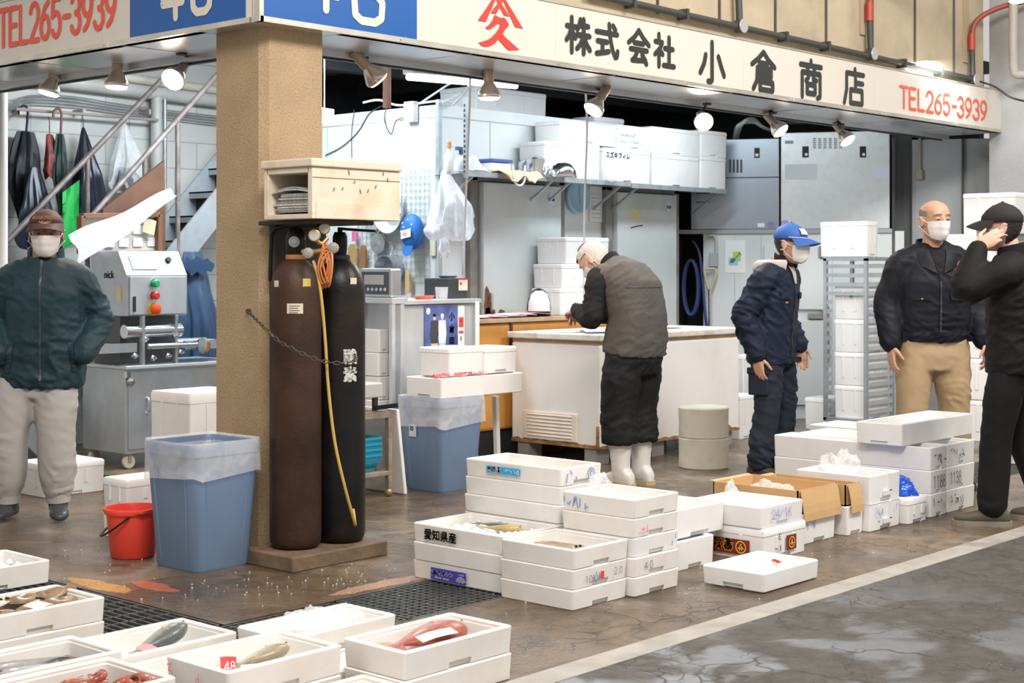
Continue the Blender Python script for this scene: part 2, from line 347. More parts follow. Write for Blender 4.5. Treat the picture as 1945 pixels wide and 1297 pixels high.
def grating(x0, x1, y0, y1, along, label):
    o = MB(); g = .008; x0 += g; x1 -= g; y0 += g; y1 -= g
    for a in ((x0, x1, y0, y0+.008), (x0, x1, y1-.008, y1), (x0, x0+.008, y0, y1), (x1-.008, x1, y0, y1)): o.box(*a, -.03, -.001)
    if along == 'y':
        n = int((x1-x0)/.036)
        for i in range(1, n): x = x0+(x1-x0)*i/n; o.box(x-.003, x+.003, y0, y1, -.028, -.0015)
        n = int((y1-y0)/.10)
        for i in range(1, n): y = y0+(y1-y0)*i/n; o.box(x0, x1, y-.003, y+.003, -.016, -.002)
    else:
        n = int((y1-y0)/.036)
        for i in range(1, n): y = y0+(y1-y0)*i/n; o.box(x0, x1, y-.003, y+.003, -.028, -.0015)
        n = int((x1-x0)/.036)
        for i in range(1, n): x = x0+(x1-x0)*i/n; o.box(x-.003, x+.003, y0, y1, -.016, -.002)
    c = ((x0+x1)/2, (y0+y1)/2, 0)
    tag(o.build('drain_grating', GRATE, None, c), label, 'grating', 'drain gratings round the stall')
grating(GX0, GX1, GY1, .0, 'y', 'dark iron drain grating between the yellow floor mark and the fish boxes')
grating(GX0, GX1, .0, .96, 'y', 'dark iron drain grating at the frame edge behind the leftmost ice box')
grating(GX0, -.42, GY0, GY1, 'x', 'dark iron drain grating at the bend, mostly under fish boxes')
grating(-.42, .56, GY0, GY1, 'x', 'square mesh drain grating in front of the wooden block')
for i in range(4): grating(.56+i*.98, .56+(i+1)*.98, GY0, GY1, 'x', 'square mesh drain grating hidden under the row of white boxes')
for i, lb in enumerate(('square mesh drain grating behind the feet of the man in black', 'square mesh drain grating at the far end by the right frame edge')):
    grating(4.48+i*.98, 4.48+(i+1)*.98, GY0, GY1, 'x', lb)
LINE = mat('lane_paint', (.37, .345, .31), .5, var=.15, vscale=9, dirt=(.22, .20, .18), dscale=5, damt=.8, bump=.3, bscale=60)
mb = MB(); mb.box(-9, 14, -2.375, -2.255, 0, .0025); struct(mb.build('trim_lane_line', LINE))

# pillar
CONC = mat('pillar_concrete', (.42, .305, .18), .85, var=.10, vscale=3.5, dirt=(.16, .115, .07), dscale=120, damt=.55, bump=.25, bscale=90)
px1, py1, ch = .355, .35, .035
mb = MB(); pr = [(ch, 0), (px1, 0), (px1, py1), (0, py1), (0, ch)]
mb.rings([[V((x, y, z)) for x, y in pr] for z in (0, 2.44)])
struct(mb.build('pillar', CONC))
# soffit, signs
SOFF = mat('soffit_sheet', (.62, .65, .68), .28, .55, var=.06, vscale=3)
ALU = mat('trim_aluminium', (.70, .66, .58), .3, .8, var=.15, vscale=5)
SIGNW = mat('sign_white', (.68, .635, .555), .3, coat=.2); SIGNB = mat('sign_blue', (.004, .095, .36), .35); SIGNN = mat('sign_number_cream', (.72, .66, .56), .4)
SIGNK = mat('sign_black', (.025, .028, .025), .4); SIGNR = mat('sign_red', (.72, .045, .03), .4); SIGNO = mat('sign_orange_red', (.82, .09, .04), .4)
mb = MB()
mb.box(.40, 7.63, -.085, .40, 2.43, 2.445); mb.box(-.085, .40, .36, 4.5, 2.43, 2.445); mb.box(-.085, .40, -.085, .36, 2.431, 2.446)
for x in (1.3, 2.5, 3.7, 4.9, 6.1, 7.0): mb.box(x, x+.004, -.085, .36, 2.427, 2.43)
for y in (1.0, 1.9, 2.8): mb.box(-.085, .36, y, y+.004, 2.427, 2.43)
mb.box(.36, 7.63, .36, .40, 2.40, 2.43); mb.box(.36, .40, .36, 4.5, 2.40, 2.43)
struct(mb.build('trim_soffit', SOFF))
mb = MB(); mb.box(.36, 7.6, .405, .43, 2.39, 2.43); mb.box(.405, .43, .43, 4.5, 2.39, 2.43); struct(mb.build('trim_soffit_rail', DARKM))
ST = 2.775
def sign(name, label, mk, M, length, blue, letters):
    t = thing(name, label, 'sign', M.translation)
    O = M.translation
    def bx(x0, x1, y0, y1, z0, z1): b = MB(); b.box(x0, x1, y0, y1, z0, z1, M); return b
    bx(0, length, .025, ST-2.43, -.05, 0).build('panel', SIGNW, t, O)
    bx(blue[0], blue[1], .025, ST-2.43, -.02, .002).build('blue_panel', SIGNB, t, O)
    b = bx(0, length, 0, .025, -.06, .006); b.box(0, length, ST-2.433, ST-2.425, -.06, .006, M)
    x = .9
    while x < length: b.box(x, x+.003, 0, .03, .006, .008, M); b.ball(M @ V((x-.03, .012, .007)), .006, 6, 4); x += 1.2
    b.build('trim', ALU, t, O)
    b = MB()
    for x in (2.05, 3.9, 5.6): 
        if x < length: b.box(x, x+.003, .03, ST-2.435, .0, .0012, M)
    if b.v: b.build('panel_joint', mat('sign_joint', (.6, .58, .53), .4), t, O)
    for nm, mt, fn in letters:
        b = MB(); fn(b); b.build(nm, mt, t, O)
    return t
MY = FY((-.1, -.1, 2.43)); MX = frame((-.1, 3.2, 2.43), (0, -1, 0), (-1, 0, 0))
T = lambda M, x, y, z=.004: M @ Matrix.Translation((x, y, z))
KAN = [('株', 2.14, .215), ('式', 2.40, .215), ('会', 2.70, .215), ('社', 2.95, .205), ('小', 3.45, .30), ('倉', 4.035, .30), ('商', 4.625, .30), ('店', 5.205, .30)]
def kanji(ch, x, w): return lambda b: glyph(b, ch, T(MY, x+.1-w/2, .085 if w < .25 else .035), .20 if w < .25 else .26, w, 15.5 if w < .25 else 14)
CREST = [[(215, 455), (693, -247), (1220, 640), (1045, 605), (688, -184), (385, 490)], [(495, 290), (655, 75), (620, -20), (700, 5), (790, -20), (745, 85), (920, 370), (800, 345), (702, 165), (620, 310)],
 [(580, 340), (625, 345), (670, 385), (740, 400), (790, 390), (830, 420), (905, 545), (890, 590), (820, 660), (772, 750), (800, 810), (1140, 1115), (920, 1130), (870, 1105), (672, 880), (600, 960), (520, 1020), (400, 1050), (310, 1030), (225, 955), (400, 905), (500, 850), (600, 750), (680, 640), (712, 550), (680, 525), (640, 540), (500, 650), (430, 660), (380, 620), (470, 545), (540, 450)]]
def crest(b):                                  # mountain roof over a brushed character, cut out of red sheet
    for pl in CREST: b.rings([[PY(890+x/11.79, y/11.79, -.1-k) for x, y in pl] for k in (.0015, .004)])
def phone_r(b): write_strokes(b, 'TEL265-3939', T(MY, 5.985, .075), .155, 1.27, 15, .70)
sign('sign_board', 'long white shop sign above the stall front with black lettering and red crest', 0, MY, 7.73, (0, .985),
     [('painted_character', SIGNK, kanji(*k)) for k in KAN]+[('crest', SIGNR, crest),
      ('corner_trim', ALU, lambda b: b.box(-.006, .018, 0, .345, -.03, .006, MY)),
      ('telephone_number', SIGNO, phone_r),
      ('stall_number', SIGNN, lambda b: (glyph(b, '4b', T(MY, .245, .10), .25, .30, 16), glyph(b, '8b', T(MY, .545, .075), .25, .34, 16)))])
sign('sign_board', 'white and blue sign round the corner above the umbrellas with red telephone number', 1, MX, 3.232, (2.29, 3.2),
     [('telephone_number', SIGNO, lambda b: write_strokes(b, 'TEL265-3939', T(MX, 1.045, .10), .195, .775, 15, .70)),
      ('stall_number', SIGNN, lambda b: (glyph(b, '4b', T(MX, 2.565, .085), .25, .22, 16), glyph(b, '8b', T(MX, 2.79, .09), .25, .25, 16)))])
# facade above the sign
FAC = mat('facade_concrete', (.48, .40, .28), .8, var=.10, vscale=2.2, dirt=(.30, .24, .16), dscale=3, damt=.5, bump=.2, bscale=30)
mb = MB(); mb.box(-.04, 7.55, .02, .38, 2.78, 5.0)
x = .4
while x < 7.5: mb.box(x, x+.012, .012, .02, 2.86, 5.0); x += .66
mb.box(-.06, 7.6, -.05, .02, 2.778, 2.788); mb.box(-.04, .32, .38, 4.5, 2.78, 5.0)
struct(mb.build('wall_facade', FAC))
mb = MB(); 
for x in [.4+.66*i for i in range(11)]: mb.box(x-.006, x+.006, .005, .019, 2.86, 5.0)
struct(mb.build('trim_board_joints', mat('facade_joint', (.10, .09, .07), .8)))
GREYC = mat('grey_concrete', (.42, .42, .42), .8, var=.1, vscale=2.5, dirt=(.30, .29, .28), dscale=2, damt=.6, bump=.2, bscale=40)
mb = MB(); mb.box(7.62, 9.2, -.30, .0, 1.3, 5.0); struct(mb.build('wall_column', GREYC))

# stall interior
BLOCK = bpy.data.materials.new('painted_block'); BLOCK.use_nodes = True
nt = BLOCK.node_tree; bk = nt.nodes.new('ShaderNodeTexBrick'); tc = nt.nodes.new('ShaderNodeTexCoord'); mp = nt.nodes.new('ShaderNodeMapping')
mp.inputs['Rotation'].default_value = (R(90), 0, 0); nt.links.new(tc.outputs['Object'], mp.inputs['Vector']); nt.links.new(mp.outputs['Vector'], bk.inputs['Vector'])
bk.inputs['Color1'].default_value = (.60, .60, .57, 1); bk.inputs['Color2'].default_value = (.54, .55, .53, 1); bk.inputs['Mortar'].default_value = (.36, .37, .37, 1)
bk.inputs['Scale'].default_value = 1.; bk.inputs['Brick Width'].default_value = .42; bk.inputs['Row Height'].default_value = .21; bk.inputs['Mortar Size'].default_value = .006; bk.inputs['Mortar Smooth'].default_value = .4
nt.links.new(bk.outputs['Color'], nt.nodes['Principled BSDF'].inputs['Base Color']); nt.nodes['Principled BSDF'].inputs['Roughness'].default_value = .7
mb = MB(); mb.box(-.4, 3.36, 4.5, 4.6, 0, 3.05); struct(mb.build('wall_back', BLOCK))
STORE = mat('store_panel', (.66, .70, .70), .5, var=.04, vscale=2, dirt=(.36, .36, .34), dscale=1.6, damt=.45)
DOORM = mat('store_door', (.56, .60, .60), .45, .1, var=.05, vscale=2.5, dirt=(.40, .41, .40), dscale=3, damt=.35)
SX, SY = 3.36, 2.2
mb = MB(); mb.box(SX, 6.26, SY, 4.6, 0, 2.49); struct(mb.build('wall_cold_store', STORE))
mb = MB()
for x in (3.9, 4.85, 5.9): mb.box(x, x+.006, SY-.003, SY, 1.98, 2.40)
mb.box(SX-.004, 6.26, SY-.004, SY, 2.40, 2.408); mb.box(SX-.004, SX, SY, 4.5, 2.40, 2.408)
for y in (2.75, 3.4): mb.box(SX-.004, SX, y, y+.006, 0, 2.40)
mb.box(SX-.006, SX+.03, SY-.006, SY+.03, 0, 2.49)
struct(mb.build('trim_store_seams', mat('seam_grey', (.42, .45, .46), .5)))
JAMB = mat('door_jamb', (.24, .235, .22), .5, .3, var=.3, vscale=5, dirt=(.16, .08, .04), dscale=4, damt=.6)
def store_door(name, x0, x1, z1, rust):
    t = thing(name, None, None, (x0, SY, 0)); t['kind'] = 'structure'; O = (x0, SY, 0)
    b = MB()
    for a in ((x0-.10, x0-.02, z1+.06), (x1+.02, x1+.09, z1+.06)): b.box(a[0], a[1], SY-.05, SY-.001, 0, a[2])
    b.box(x0-.10, x1+.09, SY-.05, SY-.001, z1+.01, z1+.07); struct(b.build('door_frame', JAMB, t, O, bevel=.004))
    b = MB(); b.box(x0, x1, SY-.09, SY-.004, .08, z1); struct(b.build('door_panel', DOORM, t, O, bevel=.006))
    b = MB(); b.bar((x0+.05, SY-.12, .95), (x0+.05, SY-.12, 1.13), .02); b.bar((x0+.05, SY-.09, .97), (x0+.05, SY-.12, .97), .015); b.bar((x0+.05, SY-.09, 1.11), (x0+.05, SY-.12, 1.11), .015)
    b.build('door_handle', CHROME, t, O)
    b = MB(); Md = FY((x1-.12, SY-.092, z1-.10))
    b.lathe([(.045, -.001), (.045, .001)], n=20, M=Md.to_3x3().to_4x4(), c=Md.translation); b.build('round_sticker', mat('sticker_pale', (.62, .66, .75), .5), t, O)
    b = MB(); text_mesh(b, 'DGB' if rust else 'DGB', T(FY((x1-.155, SY-.094, z1-.115)), 0, 0, .001), .034, 1, .001); b.build('lettering', BLUE_INK, t, O)
    return t
d1 = store_door('door_1', 3.74, 4.62, 1.945, True); d2 = store_door('door_2', 5.33, 6.14, 1.93, False)
b = MB(); M2 = FY((5.47, SY-.0915, 1.62)); strokes(b, [arc(.10, .13, .035, .045, 40, 380, 10)+[(.02, .10)], [(.02, .16), (.07, .19)]], M2, .012); b.build('yellow_mark', mat('yellow_paint', (.75, .62, .08), .5), d2, (5.33, SY, 0))
b = MB(); strokes(b, [[(.03, .02), (.10, .035), (.19, .045)]], M2, .01); b.build('black_mark', BLACK_INK, d2, (5.33, SY, 0))
RUST = mat('rust', (.16, .07, .03), .8, var=.4, vscale=20)
b = MB()
for cx_, cz_, sx_, sz_ in ((3.775, 1.06, .034, .12), (3.80, .985, .06, .04), (3.93, .985, .035, .022)):
    b.rings([[V((cx_+sx_*cos(2*pi*j/11)*(1+.16*sin(j*2.2)), y, cz_+sz_*sin(2*pi*j/11)*(1+.12*cos(j*1.7)))) for j in range(11)] for y in (SY-.0905, SY-.0935)])
b.build('rust_patch', RUST, d1, (3.74, SY, 0))
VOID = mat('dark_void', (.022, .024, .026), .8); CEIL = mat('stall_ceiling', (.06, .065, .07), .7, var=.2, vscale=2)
mb = MB(); mb.box(.42, 8.6, .42, 7.0, 3.05, 3.15); mb.box(-.4, .42, .42, 7.0, 3.06, 3.14); struct(mb.build('ceiling', CEIL))
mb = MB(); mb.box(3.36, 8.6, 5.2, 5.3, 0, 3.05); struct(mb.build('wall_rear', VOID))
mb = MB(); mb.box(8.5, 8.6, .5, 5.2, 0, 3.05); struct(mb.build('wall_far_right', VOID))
mb = MB()
for x in (3.9, 5.3, 6.7): mb.box(x, x+.12, .45, 5.2, 2.92, 3.05)
mb.box(3.36, 8.5, 3.4, 3.5, 2.85, 2.98)
struct(mb.build('ceiling_beams', mat('beam_dark', (.05, .052, .055), .6)))
# pale ceiling slab over the stairs
mb = MB(); mb.box(.43, 3.36, .45, 4.5, 2.98, 3.04); struct(mb.build('ceiling_slab', mat('slab_grey', (.46, .50, .52), .7, var=.1, vscale=2)))
# right-hand side wall, turned a little towards the lane
def WD(px): return 13.55-.42*(px-1310)/380
def WP(px, py, off=0.): return D(px, py, WD(px)-off)
WA, WB = WP(1310, 505), WP(1690, 505); WU = (WB-WA); WL = WU.length; WU.normalize(); WN = V((WU.y, -WU.x, 0)); WN = WN if WN.dot(V((CAM[0], CAM[1], 0))-V((WA.x, WA.y, 0))) > 0 else -WN
WM = lambda p, off=0.: frame(V(p)+WN*off, WU, WN)        # x along the wall, y up, z out of the wall
WO = frame((WA.x, WA.y, 0), WU, WN)
def wx(px): p = WP(px, 505); return (V((p.x, p.y, 0))-V((WA.x, WA.y, 0))).dot(WU)
def wz(px, py): return WP(px, py).z
def wbox(b, x0, x1, z0, z1, d0, d1): return b.box(x0, x1, z0, z1, d0, d1, WO)
CABW = mat('cabin_white', (.64, .68, .68), .5, var=.05, vscale=2, dirt=(.48, .47, .44), dscale=2, damt=.4)
b = MB(); wbox(b, wx(1336), WL+.12, 0, 1.63, -.85, 0); struct(b.build('wall_right', CABW))
b = MB(); wbox(b, wx(1282), WL+.02, 1.615, 1.65, -.85, .02); struct(b.build('trim_wall_cap', mat('cap_grey', (.34, .36, .37), .5)))
b = MB(); wbox(b, wx(1285), wx(1334), 0, 1.6, -.6, -.55); wbox(b, wx(1285), wx(1289), 0, 1.6, -.55, 0); struct(b.build('wall_recess', VOID))
b = MB()
for p in (1395, 1445, 1580): wbox(b, wx(p), wx(p)+.006, .02, 1.6, 0, .003)
struct(b.build('trim_panel_seams', mat('seam_grey2', (.45, .48, .49), .5)))
t = thing('door_3', None, None, WO @ V((wx(1452), 0, 0))); t['kind'] = 'structure'; O3 = t.location
b = MB(); wbox(b, wx(1452), wx(1571), .95, 1.51, 0, .035); wbox(b, wx(1452), wx(1571), .12, .86, 0, .035); struct(b.build('door_panel', CABW, t, O3, bevel=.006))
b = MB(); wbox(b, wx(1535), wx(1575), .87, .92, 0, .05); wbox(b, wx(1560), wx(1575), .5, .98, 0, .03); wbox(b, wx(1556), wx(1570), 1.40, 1.50, .03, .06); b.build('door_handle', JAMB, t, O3, bevel=.004)
ENDM = mat('end_panel', (.36, .38, .38), .6, var=.06, vscale=1.5, dirt=(.28, .28, .27), dscale=2, damt=.4)
b = MB(); wbox(b, wx(1733), wx(1829), 0, 2.43, -.30, -.25); wbox(b, wx(1834), wx(2080), 0, 2.43, -.30, -.25); struct(b.build('wall_end', ENDM))
b = MB(); wbox(b, wx(1829), wx(1834), 0, 2.43, -.30, -.22); wbox(b, wx(1694), wx(1700), 1.3, 2.43, -.02, 0.0); struct(b.build('trim_end', DARKM))
b = MB(); wbox(b, wx(1694), wx(1733), 0, 2.60, -.75, -.3); struct(b.build('wall_gap', mat('gap_dark', (.10, .105, .11), .7)))
# ================================================================ foam boxes
def rr(hx, hy, r, notch=0., depth=0., n=3, side=0):   # rounded rectangle; optional finger notches in the ends across x (side 0) or y
    pts = []
    for sx, sy, a0 in ((1, 1, 0), (-1, 1, 90), (-1, -1, 180), (1, -1, 270)):
        if notch:
            if side == 0 and a0 in (0, 180): s = 1 if a0 == 0 else -1; pts += [(s*hx, -s*notch), (s*(hx-depth), -s*notch), (s*(hx-depth), s*notch), (s*hx, s*notch)]
            if side == 1 and a0 in (90, 270): s = 1 if a0 == 90 else -1; pts += [(s*notch, s*hy), (s*notch, s*(hy-depth)), (-s*notch, s*(hy-depth)), (-s*notch, s*hy)]
        cx, cy = sx*(hx-r), sy*(hy-r)
        pts += [(cx+r*cos(R(a0+90*i/n)), cy+r*sin(R(a0+90*i/n))) for i in range(n+1)]
    return pts
def lift(p, z): return [V((x, y, z)) for x, y in p]
def tray_mesh(b, lx, ly, h, wall=.022, base=.018, r=.012, z0=0., notch=.045, nh=.022, side=0):
    hx, hy = lx/2, ly/2; e = .004; d = .010
    def O(i, nd): return rr(hx-i, hy-i, r, notch, nd, side=side)
    rs = [lift(O(e+.004, d), z0), lift(O(.004, d), z0+e), lift(O(.003, d), z0+nh), lift(O(.003, 0), z0+nh), lift(O(0, 0), z0+h-e), lift(O(e, 0), z0+h)]
    k = len(rs[0])
    rs += [lift(rr(hx-wall+e, hy-wall+e, r, notch, 0, side=side), z0+h), lift(rr(hx-wall, hy-wall, r, notch, 0, side=side), z0+h-e), lift(rr(hx-wall, hy-wall, r, notch, 0, side=side), z0+h-.012), lift(rr(hx-wall-.004, hy-wall-.004, r, notch, 0, side=side), z0+h-.014),
           lift(rr(hx-wall-.010, hy-wall-.010, r, notch, 0, side=side), z0+base)]
    b.rings(rs)
def lid_mesh(b, lx, ly, h, z0, t=.03):
    hx, hy = lx/2, ly/2
    rs = [lift(rr(hx, hy, .014), z0), lift(rr(hx, hy, .014), z0+t*.75), lift(rr(hx-.006, hy-.006, .014), z0+t), lift(rr(hx-.045, hy-.045, .01), z0+t), lift(rr(hx-.05, hy-.05, .01), z0+t-.006)]
    b.rings(rs)
FOAMS = []
def foam_tray(x0, x1, y0, y1, z0, h, label, group=None, m=None, rot=0., notch=.05, side=1, wall=.022, jit=0.):
    """an open-topped box between these bounds, standing at z0"""
    b = MB(); lx, ly = x1-x0, y1-y0; tray_mesh(b, lx, ly, h, wall, notch=min(notch, lx*.3, ly*.3), side=side)
    o = b.build('foam_box', m or FOAM, None, (0, 0, 0), smooth=35); o.location = ((x0+x1)/2, (y0+y1)/2, z0); o.rotation_euler = (0, 0, R(rot))
    return tag(o, label, 'foam box', group)
def foam_closed(x0, x1, y0, y1, z0, h, label, group=None, m=None, rot=0., lid=.035, handle=True, body_only=False):
    lx, ly = x1-x0, y1-y0; t = thing('foam_box', label, 'foam box', ((x0+x1)/2, (y0+y1)/2, z0), R(rot), group)
    b = MB(); tray_mesh(b, lx, ly, h-lid, .03, r=.014, notch=min(.05, lx*.25), side=1)
    if handle:      # raised rib above the finger grip on the two ends
        for s in (-1, 1):
            b.box(-lx*.22, -lx*.17, s*ly/2-.004, s*ly/2+.0015, h*.35, h-lid-.01); b.box(lx*.17, lx*.22, s*ly/2-.004, s*ly/2+.0015, h*.35, h-lid-.01)
            b.box(s*lx/2-.004, s*lx/2+.0015, -ly*.22, -ly*.17, h*.25, h-lid); b.box(s*lx/2-.004, s*lx/2+.0015, ly*.17, ly*.22, h*.25, h-lid)
    b.build('box_body', m or FOAM, t, smooth=35)
    b = MB(); lid_mesh(b, lx+.004, ly+.004, h, h-lid, lid); b.build('lid', m or FOAM, t, smooth=35)
    return t
def marks(o, name, m, fn):                   # ink or a label belonging to one box, written in place and carried by it
    b = MB(); fn(b); Mi = o.matrix_basis.inverted(); b.v = [Mi @ p for p in b.v]; return b.build(name, m, o)
def decal(o, name, m, M, w, h):
    return marks(o, name, m, lambda b: b.add([M @ V(p) for p in ((0, 0, 0), (w, 0, 0), (w, h, 0), (0, h, 0))], [(0, 1, 2, 3)]))
def face_x(o, y, z): bb = o.location; return y, z
P = .0785                                     # pitch of the nested fish trays

# ---- the stepped stack beside the mesh grating
GS = 'white fish boxes stacked beside the drain'
def stack(x0, x1, y0, y1, n, labels, group, z0=0., pitch=P, m=None, side=1, jit=.004, seed=1):
    rnd = random.Random(seed); out = []
    for i in range(n):
        j = rnd.uniform(-jit, jit); k = rnd.uniform(-jit, jit)
        out.append(foam_tray(x0+j, x1+j, y0+k, y1+k, z0+i*pitch, pitch-.0005, labels[i], group, m or (FOAM2 if rnd.random() < .5 else FOAM), side=side))
    return out
s1 = stack(.125, .485, -1.375, -.85, 3, ['white fish box with blue wave label, lowest of its stack on the drain grating', 'plain white fish box between the blue wave label and the black lettered box', 'open white fish box with four black characters on its side'], GS, m=FOAM2, seed=2)
s2 = stack(.085, .43, -1.775, -1.39, 3, ['plain white fish box at the bottom, under the flatfish box', 'white fish box marked 2.0 on its side, second from the floor', 'open white fish box holding a brown flatfish, front of the stepped stack'], GS, m=FOAM2, seed=3)
s4 = stack(.436, .745, -1.80, -1.42, 5, ['white fish box on the floor at the right foot of the stepped stack', 'white fish box marked 4.0, second from the floor', 'white fish box third from the floor with a small black squiggle', 'white fish box with pink pen marks just below the box marked 148', 'open white fish box with clear wrap and 148 written inside'], GS, seed=4)
s3 = stack(.495, .775, -1.36, -.80, 6, ['white fish box hidden lowest under the light blue label stack', 'white fish box hidden second from the floor under the light blue label', 'white fish box hidden behind the box with black characters', 'plain white fish box two below the light blue label', 'plain white fish box directly under the one with the light blue label', 'open white fish box with light blue label, highest of the stepped stack'], GS, m=FOAM2, seed=5)
LBLUE = mat('label_light_blue', (.03, .36, .66), .5); LVIO = mat('label_violet', (.06, .05, .36), .5); LWHITE = mat('label_white', (.86, .86, .88), .5)
y = -.99
decal(s1[0], 'printed_label', LVIO, FX((.1205, -.965, .010)), .205, .050)
marks(s1[0], 'printed_lettering', LWHITE, lambda b: (text_mesh(b, '(有)マルシン', FX((.1175, -.97, .032)), .024, .95, .0007), text_mesh(b, '活鮮魚介類・冷凍水産物', FX((.1175, -.99, .018)), .0085, .9), [strokes(b, [arc(.178, .0, r, r, 20, 160, 8)], FX((.1175, -.965, .012)), .002) for r in (.010, .016, .022, .028)], text_mesh(b, 'キロ正味', FX((.1175, -1.13, .046)), .008)))
marks(s1[2], 'printed_lettering', BLACK_INK, lambda b: text_mesh(b, '愛知県産', FX((.119, -.925, P*2+.022)), .047, 1.02, .0013))
marks(s2[1], 'pen_mark', BLACK_INK, lambda b: (write_strokes(b, '2.0', FY((.335, -1.779, P+.028)), .026, 1.2, 7), write_strokes(b, '10K', FY((.155, -1.779, P+.018)), .028, 1.1, 7)))
marks(s2[1], 'blue_pen_mark', BLUE_INK, lambda b: scribble(b, FY((.20, -1.779, P+.02)), .05, .035, 3, .0035))
decal(s2[1], 'red_sticker', RED, FY((.25, -1.7785, P+.022)), .022, .03)
marks(s4[1], 'pen_mark', BLACK_INK, lambda b: write_strokes(b, '4.0', FY((.50, -1.806, P+.026)), .03, 1.1, 7))
marks(s4[2], 'pen_mark', BLACK_INK, lambda b: scribble(b, FY((.68, -1.806, P*2+.02)), .05, .045, 8, .0035, 2))
marks(s4[3], 'pen_mark', PINK_INK, lambda b: scribble(b, FY((.475, -1.806, P*3+.012)), .05, .05, 12, .005, 2))
marks(s4[4], 'blue_pen_mark', BLUE_INK, lambda b: scribble(b, FX((.431, -1.43, P*4+.015)), .14, .05, 21, .004, 6))
marks(s4[4], 'pen_mark', BLACK_INK, lambda b: write_strokes(b, '148', FY((.60, -1.4455, P*4+.035)), .03, 1.1, 6))
decal(s3[5], 'printed_label', LBLUE, FX((.4905, -.94, P*5+.028)), .20, .030)
marks(s3[5], 'printed_lettering', LWHITE, lambda b: (text_mesh(b, '大阪湾', FX((.4885, -.945, P*5+.033)), .030, .9, .001), scribble(b, FX((.4885, -1.05, P*5+.034)), .085, .02, 5, .0025, 5)))
marks(s3[5], 'pen_mark', BLUE_INK, lambda b: (scribble(b, FY((.53, -1.366, P*5+.015)), .08, .05, 31, .005, 3), strokes(b, [arc(.17, .035, .022, .024, 0, 360, 14), arc(.17, .035, .008, .012, 40, 320, 8)], FY((.53, -1.366, P*5+.005)), .004)))

# ---- row of boxes along the drain towards the right
GR = 'white boxes in the row along the lane'
foam_tray(.955, 1.25, -1.63, -1.30, 0, .13, 'plain white foam box under the wider open one, right of the stepped stack', GR)
foam_tray(.99, 1.375, -1.60, -1.19, .13, .13, 'open empty white foam box standing on a narrower one beside the stepped stack', GR, notch=.07)
r1b = foam_closed(1.40, 1.765, -1.79, -1.40, 0, .148, 'white foam box with dark red labels and the letters K 3', GR)
r1t = foam_tray(1.39, 1.75, -1.785, -1.385, .148, .098, 'open white foam box lined with clear film, 24 in blue pen', GR)
LRED = mat('label_dark_red', (.22, .02, .015), .5); LGOLD = mat('label_gold', (.80, .50, .05), .5)
decal(r1b, 'printed_label', LRED, FX((1.3945, -1.44, .022)), .28, .068); decal(r1b, 'printed_label', LRED, FY((1.585, -1.7955, .03)), .085, .068)
def maru(b, M, r): strokes(b, [arc(0, 0, r, r, 0, 360, 18)], M, r*.22); glyph(b, 'サ', M @ Matrix.Translation((-r*.6, -r*.6, 0)), r*1.2, r*1.2, 16)
UP = Matrix.Rotation(pi, 4, 'Z')              # this box stands upside down, its print with it
marks(r1b, 'printed_lettering', LGOLD, lambda b: (maru(b, FX((1.392, -1.675, .056)) @ UP, .026), maru(b, FY((1.6275, -1.798, .064)) @ UP, .024), text_mesh(b, '巻たい', FX((1.392, -1.635, .082)) @ UP, .058, 1.0, .002)))
marks(r1b, 'pen_mark', BLACK_INK, lambda b: (write_strokes(b, '3', FY((1.535, -1.798, .115)) @ UP, .028, 1.0, 14), write_strokes(b, 'K', FY((1.535, -1.798, .062)) @ UP, .026, .9, 14)))
marks(r1t, 'pen_mark', BLUE_INK, lambda b: write_strokes(b, '24/ 1K', FY((1.47, -1.791, .185)), .042, 1.15, 7))
r2 = foam_tray(1.885, 2.19, -1.70, -1.22, 0, .145, 'white foam box under the nearer cardboard box with blue pen marks', GR, side=1)
marks(r2, 'pen_mark', BLUE_INK, lambda b: scribble(b, FY((1.90, -1.703, .05)), .09, .075, 41, .004, 3))
r3 = foam_tray(2.245, 2.40, -1.735, -1.25, 0, .145, 'white foam box under the farther cardboard box with a grip notch', GR)
def cardbox(x0, x1, y0, y1, z0, h, label, flap):
    t = thing('cardboard_box', label, 'cardboard box', (x0, y0, z0), 0, 'open cardboard boxes on foam boxes'); w = .006; O = (x0, y0, z0)
    b = MB(); z1 = z0+h; b.box(x0, x1, y0, y1, z0, z0+w)
    for a in ((x0, x1, y0, y0+w), (x0, x1, y1-w, y1), (x0, x0+w, y0, y1), (x1-w, x1, y0, y1)): b.box(*a, z0, z1)
    b.build('carton', CARD, t, O)
    b = MB(); b.grid([[(x0+.012+(x1-x0-.02)*i/6, y0-.004-.022*sin(k/4*1.6), z1-.002-flap*k/4) for i in range(7)] for k in range(5)], .004); b.build('flap', CARD, t, O)
    b = MB(); b.grid([[(x0-.003-.010*sin(k/4*1.5), y0+.03+(.05)*i/2, z1-.06-(flap-.06)*k/4) for i in range(3)] for k in range(5)], .004); b.build('flap', CARD, t, O)
    b = MB(); b.grid([[(x0+.012+(x1-x0-.02)*i/6, y1-.004+.03*k/3, z1-.002+.006*k/3) for i in range(7)] for k in range(4)], .004); b.build('flap', CARD, t, O)
    return t
cardbox(1.865, 2.225, -1.685, -1.20, .145, .115, 'open cardboard box with folded down flap, in front of the other cardboard box', .145)
cardbox(2.25, 2.385, -1.72, -1.24, .145, .105, 'narrow open cardboard box between the other cardboard box and the bag topped foam box', .135)
GH = mat('foam_shadow', (.70, .71, .73), .6)
